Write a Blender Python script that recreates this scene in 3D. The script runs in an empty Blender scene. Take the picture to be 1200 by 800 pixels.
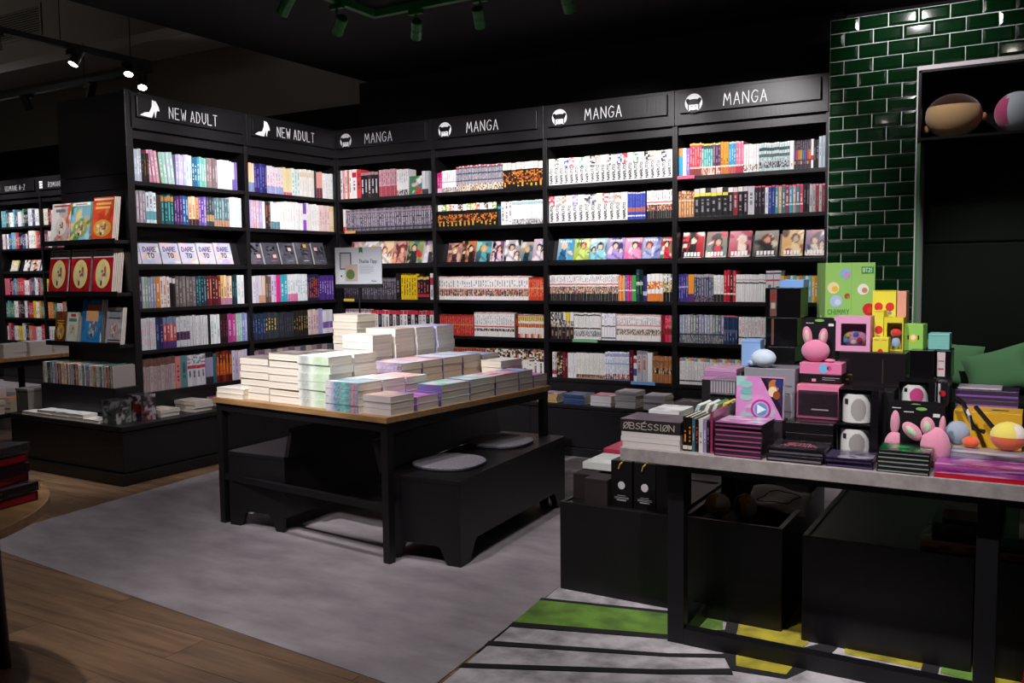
import bpy, math, random
from mathutils import Vector, Matrix, Euler
random.seed(7)
rnd = random.Random(11)
C = bpy.context.scene.collection
SC = bpy.context.scene
PI = math.pi

# ------------------------------------------------------------------ camera
cam = bpy.data.cameras.new('camera'); cam_o = bpy.data.objects.new('camera', cam); C.objects.link(cam_o)
yaw, pitch, roll = math.radians(-30.513), math.radians(-4.457), math.radians(-0.667)
fw = Vector((math.cos(pitch)*math.sin(yaw), math.cos(pitch)*math.cos(yaw), math.sin(pitch)))
rt = Vector((math.cos(yaw), -math.sin(yaw), 0)); up = rt.cross(fw)
r2 = rt*math.cos(roll)+up*math.sin(roll); u2 = up*math.cos(roll)-rt*math.sin(roll)
Mx = Matrix((r2, u2, -fw)).transposed().to_4x4(); Mx.translation = Vector((5.1514, -5.8471, 1.305))
cam_o.matrix_world = Mx
cam.sensor_width = 36; cam.lens = 36*1048.49/1200; cam.clip_start = 0.05; cam.clip_end = 100
SC.camera = cam_o
# ------------------------------------------------------------------ world, exposure
w = bpy.data.worlds.new('world'); SC.world = w; w.use_nodes = True
w.node_tree.nodes['Background'].inputs[0].default_value = (0.75, 0.72, 0.8, 1)
w.node_tree.nodes['Background'].inputs[1].default_value = 0.007
SC.view_settings.view_transform = 'Standard'; SC.view_settings.look = 'None'
SC.view_settings.exposure = 1.0; SC.view_settings.gamma = 1.0; SC.view_settings.use_curve_mapping = False

# spotlights of the place and an added alcove one: (head position, target, watts, cone degrees)
GREEN_HEADS = [  # green heads on the angled track over the manga corner
    ((1.46, -2.07, 2.76), (0.0, -1.75, 1.50), 66, 74),
    ((1.45, -1.60, 2.76), (0.0, -0.72, 1.78), 76, 70),
    ((1.78, -1.25, 2.76), (0.75, 0.0, 1.55), 44, 74),
    ((2.25, -1.25, 2.76), (1.75, 0.0, 1.65), 54, 72),
    ((2.84, -1.25, 2.76), (2.55, 0.0, 1.80), 54, 72),
    ((3.55, -1.25, 2.76), (3.45, 0.0, 1.75), 56, 72),
    ((4.43, -0.62, 2.90), (4.52, 0.0, 2.62), 11, 95),
    ((4.95, -1.25, 2.76), (4.98, -0.05, 0.65), 60, 54),  # added unseen head that brightens the alcove cushions
]
DOWN_HEADS = [  # black heads on the tracks nearer the camera
    ((1.95, -4.20, 2.85), (1.90, -2.25, 0.95), 210, 38),
    ((2.75, -3.30, 2.85), (2.35, -2.10, 0.70), 40, 56),
    ((3.30, -3.30, 2.85), (3.05, -2.60, 0.00), 28, 66),
    ((4.20, -4.30, 2.85), (4.35, -2.80, 0.90), 84, 44),
    ((5.05, -4.30, 2.85), (4.95, -2.75, 0.90), 84, 46),
    ((2.60, -4.60, 2.85), (1.50, -3.00, 0.00), 50, 72),
    ((3.70, -4.60, 2.85), (3.30, -3.30, 0.00), 42, 66),
]

# ------------------------------------------------------------------ colours and materials
def lin(h):
    h = h.lstrip('#')
    if len(h) == 3: h = ''.join(c*2 for c in h)
    o = []
    for i in (0, 2, 4):
        v = int(h[i:i+2], 16)/255
        o.append(v/12.92 if v <= .04045 else ((v+.055)/1.055)**2.4)
    return tuple(o)
MATS = {}
def mat(name, col='808080', rough=.5, metal=0, attr=False, spec=.5, bump=None, noise=None, emit=None, coat=0, sheen=0, objrand=0):
    m = bpy.data.materials.new(name); m.use_nodes = True; nt = m.node_tree; N = nt.nodes; L = nt.links
    b = N['Principled BSDF']; b.inputs['Roughness'].default_value = rough; b.inputs['Metallic'].default_value = metal
    b.inputs['Specular IOR Level'].default_value = spec; b.inputs['Coat Weight'].default_value = coat
    if sheen: b.inputs['Sheen Weight'].default_value = sheen; b.inputs['Sheen Roughness'].default_value = .5
    c = (*lin(col), 1); b.inputs['Base Color'].default_value = c
    src = None
    if attr:
        a = N.new('ShaderNodeAttribute'); a.attribute_name = 'col'; src = a.outputs['Color']
    tc = N.new('ShaderNodeTexCoord')
    if noise:   # (scale xyz, detail, colour a, colour b, lo, hi)
        sc, det, ca, cb, lo, hi = noise
        mp = N.new('ShaderNodeMapping'); mp.inputs['Scale'].default_value = sc
        L.new(tc.outputs['Object'], mp.inputs['Vector'])
        nz = N.new('ShaderNodeTexNoise'); nz.inputs['Scale'].default_value = 1; nz.inputs['Detail'].default_value = det; nz.inputs['Roughness'].default_value = .6
        L.new(mp.outputs[0], nz.inputs['Vector'])
        rp = N.new('ShaderNodeValToRGB'); rp.color_ramp.elements[0].position = lo; rp.color_ramp.elements[1].position = hi
        rp.color_ramp.elements[0].color = (*lin(ca), 1); rp.color_ramp.elements[1].color = (*lin(cb), 1)
        if objrand:
            oi = N.new('ShaderNodeObjectInfo'); ad = N.new('ShaderNodeVectorMath'); ad.operation = 'MULTIPLY_ADD'
            L.new(oi.outputs['Random'], ad.inputs[0]); ad.inputs[1].default_value = (37, 19, 11); L.new(mp.outputs[0], ad.inputs[2])
            L.new(ad.outputs[0], nz.inputs['Vector'])
        L.new(nz.outputs['Fac'], rp.inputs['Fac']); src2 = rp.outputs['Color']
        if attr:
            mx = N.new('ShaderNodeMix'); mx.data_type = 'RGBA'; mx.blend_type = 'MULTIPLY'; mx.inputs[0].default_value = 1
            L.new(src, mx.inputs[6]); L.new(src2, mx.inputs[7]); src = mx.outputs[2]
        else: src = src2
        if objrand:
            hs = N.new('ShaderNodeHueSaturation'); mr = N.new('ShaderNodeMapRange')
            mr.inputs[3].default_value = 1-objrand; mr.inputs[4].default_value = 1+objrand
            L.new(oi.outputs['Random'], mr.inputs[0]); L.new(mr.outputs[0], hs.inputs['Value']); L.new(src, hs.inputs['Color']); src = hs.outputs[0]
    if src: L.new(src, b.inputs['Base Color'])
    if bump:    # (scale xyz, strength)
        mp = N.new('ShaderNodeMapping'); mp.inputs['Scale'].default_value = bump[0]; L.new(tc.outputs['Object'], mp.inputs['Vector'])
        nz = N.new('ShaderNodeTexNoise'); nz.inputs['Scale'].default_value = 1; nz.inputs['Detail'].default_value = 3; L.new(mp.outputs[0], nz.inputs['Vector'])
        bp = N.new('ShaderNodeBump'); bp.inputs['Strength'].default_value = bump[1]; bp.inputs['Distance'].default_value = .002
        L.new(nz.outputs['Fac'], bp.inputs['Height']); L.new(bp.outputs[0], b.inputs['Normal'])
    if emit: b.inputs['Emission Color'].default_value = (*lin(emit[0]), 1); b.inputs['Emission Strength'].default_value = emit[1]
    MATS[name] = m; return m
mat('black_wood', rough=.42, noise=((3, 3, 60), 4, '0d0b0e', '141115', .3, .7), bump=((4, 4, 90), .25))
mat('black_wood_flat', rough=.42, noise=((60, 3, 3), 4, '0d0b0e', '141115', .3, .7), bump=((90, 4, 4), .25))
mat('black_metal', '0e0d10', .45, 0, spec=.5)
mat('black_paint', '0b0a0d', .8, spec=.25, bump=((30, 30, 30), .1))
mat('beige_wall', '8a8478', .85, bump=((30, 30, 30), .1))
mat('white_ceiling', 'b0aaa0', .9)
mat('print', attr=True, rough=.42, spec=.4)
mat('print_gloss', attr=True, rough=.22, spec=.5)
mat('matte', attr=True, rough=.6, spec=.3)
mat('paper', rough=.85, spec=.1, noise=((3, 3, 420), 2, 'cfc4b4', 'e6ddd0', .3, .7))
mat('oak', rough=.45, noise=((4, 34, 34), 5, '7c5a38', 'a88358', .3, .72), bump=((8, 80, 80), .15))
mat('plank', rough=.42, noise=((2.2, 26, 8), 6, '5c4636', '967659', .28, .75), bump=((6, 90, 20), .2), objrand=.22)
mat('grey_floor', rough=.48, noise=((3.2, 7, 2), 14, '837b80', 'aca4a8', .30, .72), bump=((40, 40, 40), .08))
mat('rug', attr=True, rough=.95, spec=.1, noise=((9, 9, 9), 6, 'b0b0b0', 'ffffff', .34, .6), bump=((260, 260, 260), .6), sheen=.3)
mat('tile', '0a2a14', .12, spec=.5, coat=.3, noise=((3, 3, 3), 3, '07240f', '0c3016', .35, .65))
mat('grout', 'e6dfe2', .85)
mat('stone_top', rough=.5, noise=((30, 30, 30), 6, '8c8482', 'a09896', .35, .65))
mat('felt', rough=.95, spec=.1, noise=((120, 120, 120), 4, '5c5860', '8c888e', .3, .7), sheen=.1)
mat('felt_dark', rough=.95, spec=.1, noise=((120, 120, 120), 4, '4c4850', '5c5860', .3, .7))
mat('upholstery', '0a130a', .85, spec=.2, bump=((200, 200, 200), .2))
mat('pillow', '588a5c', .8, spec=.2, bump=((160, 160, 160), .3), sheen=.2)
mat('plush', attr=True, rough=.95, spec=.1, bump=((300, 300, 300), .7), sheen=.5)
mat('green_metal', '1d6b2c', .4, spec=.5)
mat('white_print', 'f2f2f4', .5)
mat('lens', 'ffffff', .3, emit=('fff4ea', 14))
mat('white_ceramic', 'dcdad8', .18, coat=.4)
mat('leather', '151214', .35)
def clear_mat():
    m = bpy.data.materials.new('clear_film'); m.use_nodes = True; nt = m.node_tree; N = nt.nodes; L = nt.links
    N.remove(N['Principled BSDF'])
    t = N.new('ShaderNodeBsdfTransparent'); t.inputs[0].default_value = (.93, .93, .95, 1)
    g = N.new('ShaderNodeBsdfGlossy'); g.inputs['Roughness'].default_value = .12; g.inputs[0].default_value = (.9, .9, .95, 1)
    tc = N.new('ShaderNodeTexCoord'); nz = N.new('ShaderNodeTexNoise'); nz.inputs['Scale'].default_value = 60
    L.new(tc.outputs['Object'], nz.inputs['Vector'])
    bp = N.new('ShaderNodeBump'); bp.inputs['Strength'].default_value = .5; bp.inputs['Distance'].default_value = .004
    L.new(nz.outputs['Fac'], bp.inputs['Height']); L.new(bp.outputs[0], g.inputs['Normal'])
    mx = N.new('ShaderNodeMixShader'); mx.inputs[0].default_value = .16
    L.new(t.outputs[0], mx.inputs[1]); L.new(g.outputs[0], mx.inputs[2]); L.new(mx.outputs[0], N['Material Output'].inputs[0])
    MATS['clear_film'] = m
clear_mat()

# ------------------------------------------------------------------ mesh helpers
class MB:
    def __init__(s): s.v = []; s.f = []; s.c = []; s.m = []; s.vc = {}
    def face(s, idx, col=(1, 1, 1), m=0): s.f.append(tuple(idx)); s.c.append(col); s.m.append(m)
    def quad(s, a, b, c, d, col=(1, 1, 1), m=0):
        n = len(s.v); s.v += [tuple(a), tuple(b), tuple(c), tuple(d)]; s.face((n, n+1, n+2, n+3), col, m)
    def box(s, x0, x1, y0, y1, z0, z1, col=(1, 1, 1), m=0, skip=''):
        n = len(s.v)
        s.v += [(x0, y0, z0), (x1, y0, z0), (x1, y1, z0), (x0, y1, z0), (x0, y0, z1), (x1, y0, z1), (x1, y1, z1), (x0, y1, z1)]
        for k, q in (('b', (3, 2, 1, 0)), ('t', (4, 5, 6, 7)), ('f', (0, 1, 5, 4)), ('r', (1, 2, 6, 5)), ('k', (2, 3, 7, 6)), ('l', (3, 0, 4, 7))):
            if k not in skip: s.face([n+i for i in q], col, m)
        return s
    def prism(s, pts, y0, y1, col=(1, 1, 1), m=0):   # outline in x,z extruded along y (counter-clockwise seen from -y)
        n = len(s.v); k = len(pts)
        s.v += [(x, y0, z) for x, z in pts]+[(x, y1, z) for x, z in pts]
        s.face(range(n, n+k), col, m); s.face(range(n+2*k-1, n+k-1, -1), col, m)
        for i in range(k): j = (i+1) % k; s.face((n+j, n+i, n+k+i, n+k+j), col, m)
        return s
    def slab(s, pts, z0, z1, col=(1, 1, 1), m=0):    # outline in x,y extruded along z
        a = sum(pts[i][0]*pts[(i+1) % len(pts)][1]-pts[(i+1) % len(pts)][0]*pts[i][1] for i in range(len(pts)))
        if a < 0: pts = pts[::-1]
        n = len(s.v); k = len(pts)
        s.v += [(x, y, z0) for x, y in pts]+[(x, y, z1) for x, y in pts]
        s.face(range(n+k-1, n-1, -1), col, m); s.face(range(n+k, n+2*k), col, m)
        for i in range(k): j = (i+1) % k; s.face((n+i, n+j, n+k+j, n+k+i), col, m)
        return s
    def lathe(s, prof, seg=24, col=(1, 1, 1), m=0, cap=True):  # profile (r,z) about z
        n = len(s.v); k = len(prof)
        for r, z in prof:
            for i in range(seg): a = 2*PI*i/seg; s.v.append((r*math.cos(a), r*math.sin(a), z))
        for j in range(k-1):
            for i in range(seg):
                q = (i+1) % seg; s.face((n+j*seg+i, n+j*seg+q, n+(j+1)*seg+q, n+(j+1)*seg+i), col, m)
        if cap: s.face(range(n+seg-1, n-1, -1), col, m); s.face(range(n+(k-1)*seg, n+k*seg), col, m)
        return s
    def tube(s, pts, r, seg=8, col=(1, 1, 1), m=0):
        n = len(s.v); P = [Vector(p) for p in pts]
        for i, p in enumerate(P):
            d = (P[min(i+1, len(P)-1)]-P[max(i-1, 0)]).normalized(); a = d.orthogonal().normalized(); b = d.cross(a)
            for j in range(seg): t = 2*PI*j/seg; s.v.append(tuple(p+a*r*math.cos(t)+b*r*math.sin(t)))
        for i in range(len(P)-1):
            for j in range(seg):
                q = (j+1) % seg; s.face((n+i*seg+j, n+i*seg+q, n+(i+1)*seg+q, n+(i+1)*seg+j), col, m)
        s.face(range(n+seg-1, n-1, -1), col, m); k = n+(len(P)-1)*seg; s.face(range(k, k+seg), col, m)
        return s
    def ball(s, c, r, col=(1, 1, 1), m=0, su=16, sv=10, fn=None):
        n = len(s.v); rx, ry, rz = (r, r, r) if not hasattr(r, '__len__') else r
        for j in range(sv+1):
            t = PI*j/sv
            for i in range(su):
                a = 2*PI*i/su; s.v.append((c[0]+rx*math.sin(t)*math.cos(a), c[1]+ry*math.sin(t)*math.sin(a), c[2]-rz*math.cos(t)))
        for j in range(sv):
            for i in range(su):
                q = (i+1) % su; ids = (n+j*su+i, n+j*su+q, n+(j+1)*su+q, n+(j+1)*su+i)
                cc = col
                if fn: cc = fn([sum(s.v[k][d] for k in ids)/4-c[d] for d in range(3)])
                s.face(ids, cc, m)
        return s
    def grid(s, o, r, u, nx, ny, fn, m=0):           # a coloured sheet, colour per vertex fn(a,b)
        n = len(s.v); o, r, u = Vector(o), Vector(r), Vector(u)
        for j in range(ny+1):
            for i in range(nx+1):
                a, b = i/nx, j/ny; s.vc[len(s.v)] = fn(a, b); s.v.append(tuple(o+r*a+u*b))
        for j in range(ny):
            for i in range(nx): k = n+j*(nx+1)+i; s.face((k, k+1, k+nx+2, k+nx+1), None, m)
        return s
    def mesh(s, name, smooth=False):
        me = bpy.data.meshes.new(name); me.from_pydata(s.v, [], s.f)
        at = me.color_attributes.new('col', 'FLOAT_COLOR', 'CORNER'); buf = []
        for f, c in zip(s.f, s.c):
            for i in f:
                k = s.vc.get(i) or c or (1, 1, 1); buf += [k[0], k[1], k[2], 1]
        at.data.foreach_set('color', buf)
        me.polygons.foreach_set('material_index', s.m)
        if smooth: me.polygons.foreach_set('use_smooth', [True]*len(s.f))
        me.update(); return me
def obj(name, mb, m, parent=None, loc=(0, 0, 0), rot=(0, 0, 0), smooth=False, bevel=0):
    me = mb if isinstance(mb, bpy.types.Mesh) else mb.mesh(name, smooth)
    if not me.materials:
        for k in (m if isinstance(m, (list, tuple)) else [m]): me.materials.append(MATS[k])
    o = bpy.data.objects.new(name, me); C.objects.link(o); o.location = loc; o.rotation_euler = rot
    if parent: o.parent = parent
    if bevel:
        b = o.modifiers.new('bevel', 'BEVEL'); b.width = bevel; b.segments = 2; b.limit_method = 'ANGLE'
    return o
def tag(o, label, cat, group=None):
    o['label'] = label; o['category'] = cat
    if group: o['group'] = group
    return o
def thing(name, label, cat, loc=(0, 0, 0), rotz=0, group=None):
    o = bpy.data.objects.new(name, None); C.objects.link(o); o.location = loc; o.rotation_euler = (0, 0, rotz)
    o.empty_display_size = .05
    return tag(o, label, cat, group)
def struct(name, mb, m, **k):
    o = obj(name, mb, m, **k); o['kind'] = 'structure'; return o
def bx(*a, **k): return MB().box(*a, **k)
def copy_tree(o, parent=None):
    c = o.copy(); C.objects.link(c); c.parent = parent
    for ch in o.children: copy_tree(ch, c)
    return c
# stroke lettering -----------------------------------------------------------
GL = {'A': [[(0, 0), (.5, 1), (1, 0)], [(.2, .36), (.8, .36)]], 'B': [[(0, 0), (0, 1), (.7, 1), (.9, .8), (.7, .54), (0, .54)], [(.7, .54), (1, .28), (.75, 0), (0, 0)]],
 'C': [[(1, .85), (.6, 1), (.2, .85), (0, .5), (.2, .12), (.6, 0), (1, .15)]], 'D': [[(0, 0), (0, 1), (.55, .95), (1, .5), (.6, .05), (0, 0)]],
 'E': [[(1, 1), (0, 1), (0, 0), (1, 0)], [(0, .52), (.8, .52)]], 'F': [[(1, 1), (0, 1), (0, 0)], [(0, .52), (.8, .52)]],
 'G': [[(1, .85), (.55, 1), (.1, .75), (0, .4), (.25, .05), (.7, .02), (1, .25), (1, .45), (.6, .45)]], 'H': [[(0, 0), (0, 1)], [(1, 0), (1, 1)], [(0, .52), (1, .52)]],
 'I': [[(.5, 0), (.5, 1)]], 'K': [[(0, 0), (0, 1)], [(1, 1), (0, .45), (1, 0)]], 'L': [[(0, 1), (0, 0), (1, 0)]],
 'M': [[(0, 0), (.15, 1), (.5, .35), (.85, 1), (1, 0)]], 'N': [[(0, 0), (0, 1), (1, 0), (1, 1)]],
 'O': [[(.5, 0), (.12, .15), (0, .5), (.12, .85), (.5, 1), (.88, .85), (1, .5), (.88, .15), (.5, 0)]],
 'P': [[(0, 0), (0, 1), (.7, 1), (1, .78), (.7, .5), (0, .5)]], 'R': [[(0, 0), (0, 1), (.7, 1), (1, .78), (.7, .52), (0, .5)], [(.5, .5), (1, 0)]],
 'S': [[(.95, .88), (.5, 1), (.08, .78), (.3, .56), (.75, .46), (.95, .22), (.5, 0), (.03, .14)]], 'T': [[(0, 1), (1, 1)], [(.5, 1), (.5, 0)]],
 'U': [[(0, 1), (.03, .25), (.5, 0), (.97, .25), (1, 1)]], 'V': [[(0, 1), (.5, 0), (1, 1)]], 'W': [[(0, 1), (.25, 0), (.5, .7), (.75, 0), (1, 1)]],
 'X': [[(0, 0), (1, 1)], [(0, 1), (1, 0)]], 'Y': [[(0, 1), (.5, .5), (1, 1)], [(.5, .5), (.5, 0)]], 'Z': [[(0, 1), (1, 1), (0, 0), (1, 0)]],
 '-': [[(.15, .5), (.85, .5)]], '1': [[(.3, .8), (.6, 1), (.6, 0)]], '2': [[(.05, .8), (.5, 1), (.95, .75), (0, 0), (1, 0)]],
 'h': [[(0, 0), (0, 1)], [(0, .45), (.5, .62), (.8, .45), (.8, 0)]], 'a': [[(.8, .6), (.3, .62), (0, .3), (.3, 0), (.8, .15)], [(.8, .62), (.8, 0)]],
 'l': [[(.4, 0), (.4, 1)]], 'i': [[(.4, 0), (.4, .6)], [(.4, .78), (.4, .88)]], 'p': [[(0, -.35), (0, .62)], [(0, .5), (.5, .62), (.85, .3), (.5, 0), (0, .1)]],
 '0': [[(.5, 0), (.12, .15), (0, .5), (.12, .85), (.5, 1), (.88, .85), (1, .5), (.88, .15), (.5, 0)], [(-.1, -.05), (1.1, 1.05)]],
 '3': [[(.95, .88), (.5, 1), (.08, .78), (.3, .56), (.75, .46), (.95, .22), (.5, 0), (.03, .14)]], '5': [[(1, 1), (0, 1), (0, 0), (1, 0)], [(0, .52), (.8, .52)], [(.4, 1.12), (.75, 1.32)]]}
def text(mb, s, h, o, r, u, col=(1, 1, 1), sw=.1, wid=.62, gap=.22, depth=.0008, center=False):
    """strokes of s as thin raised bars; o origin at baseline, r reading direction, u up"""
    o, r, u = Vector(o), Vector(r).normalized(), Vector(u).normalized(); n = r.cross(u)
    if center: o = o-r*(text_len(s, h, wid, gap)/2)
    x = 0; hw = sw*h/2
    for ch in s:
        w = wid*h*(1.25 if ch in 'MW' else .35 if ch in 'I1li' else 1)
        for st in GL.get(ch, []):
            for (a, b), (c, d) in zip(st, st[1:]):
                p = Vector((x+a*w, b*h)); q = Vector((x+c*w, d*h)); dv = (q-p)
                if dv.length < 1e-6: continue
                dv.normalize(); p = p-dv*hw*.7; q = q+dv*hw*.7; pe = Vector((-dv.y, dv.x))*hw
                P = [o+r*z.x+u*z.y for z in (p-pe, q-pe, q+pe, p+pe)]
                k = len(mb.v); mb.v += [tuple(z+n*depth) for z in P]+[tuple(z) for z in P]
                mb.face((k, k+1, k+2, k+3), col)
                for i in range(4): j = (i+1) % 4; mb.face((k+j, k+i, k+4+i, k+4+j), col)
        x += w+gap*h*(.8 if ch != ' ' else 0)
        if ch == ' ': x -= w*.3
    return mb
def text_len(s, h, wid=.62, gap=.22):
    x = 0
    for ch in s:
        w = wid*h*(1.25 if ch in 'MW' else .35 if ch in 'I1li' else 1)
        x += w+gap*h*(.8 if ch != ' ' else 0)
        if ch == ' ': x -= w*.3
    return x-gap*h*.8
def jit(c, a=.06, r=rnd):
    k = 1+r.uniform(-a, a); return tuple(max(0, min(1, v*k*(1+r.uniform(-a, a)*.4))) for v in c)
def mixc(a, b, t): return tuple(x*(1-t)+y*t for x, y in zip(a, b))
def art_fn(cols, seed, n=9):
    """irregular patches of colour for a printed cover"""
    r = random.Random(seed); cs = [lin(c) for c in cols]
    bl = []
    for _ in range(int(n*1.6)):
        a = r.uniform(0, PI); bl.append((r.random(), r.random(), r.uniform(.05, .22), r.uniform(.12, .42), math.cos(a), math.sin(a), r.choice(cs)))
    def fn(a, b):
        c = mixc(cs[0], cs[1 % len(cs)], b*.5)
        for x, y, s, q, ca, sa, k in bl:
            dx, dy = a-x, (b-y)*1.3
            d = math.hypot((dx*ca+dy*sa)/q, (dy*ca-dx*sa)/s)
            if d < 1: c = mixc(c, k, min(1, (1-d)*4))
        return c
    return fn
def fig_fn(cols, seed):
    """a manga style cover: patterned ground with one or two plain figure shapes"""
    r = random.Random(seed); base = art_fn(cols, seed, 7); cs = [lin(c) for c in cols]
    skin, hair, cloth = lin(r.choice(['e8c0a0', 'f0d0b8', 'd8a888'])), lin(r.choice(['241c20', '4c2c20', 'c8a050', '883028', 'd8d0c8', '2c3448'])), r.choice(cs[1:])
    F = [(r.uniform(.35, .65), r.uniform(.58, .68), 1, r.uniform(-.25, .25))]
    if r.random() < .5: F.append((r.uniform(.1, .25) if F[0][0] > .5 else r.uniform(.75, .9), r.uniform(.38, .5), .7, 0))
    def fn(a, b):
        c = base(a, b)
        for x, y, s, sl in F:
            xb = x+sl*(y-b)
            if b < y-.10*s and abs(a-xb) < (.13+.35*(y-b)*.6)*s: c = cloth if (int(b*9+a*5) % 4) else mixc(cloth, (0, 0, 0), .5)
            if math.hypot((a-x)/.21, (b-y-.04)/.17) < s: c = hair
            if math.hypot((a-x)/.13, (b-y)/.115) < s: c = skin
        return c
    return fn
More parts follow.
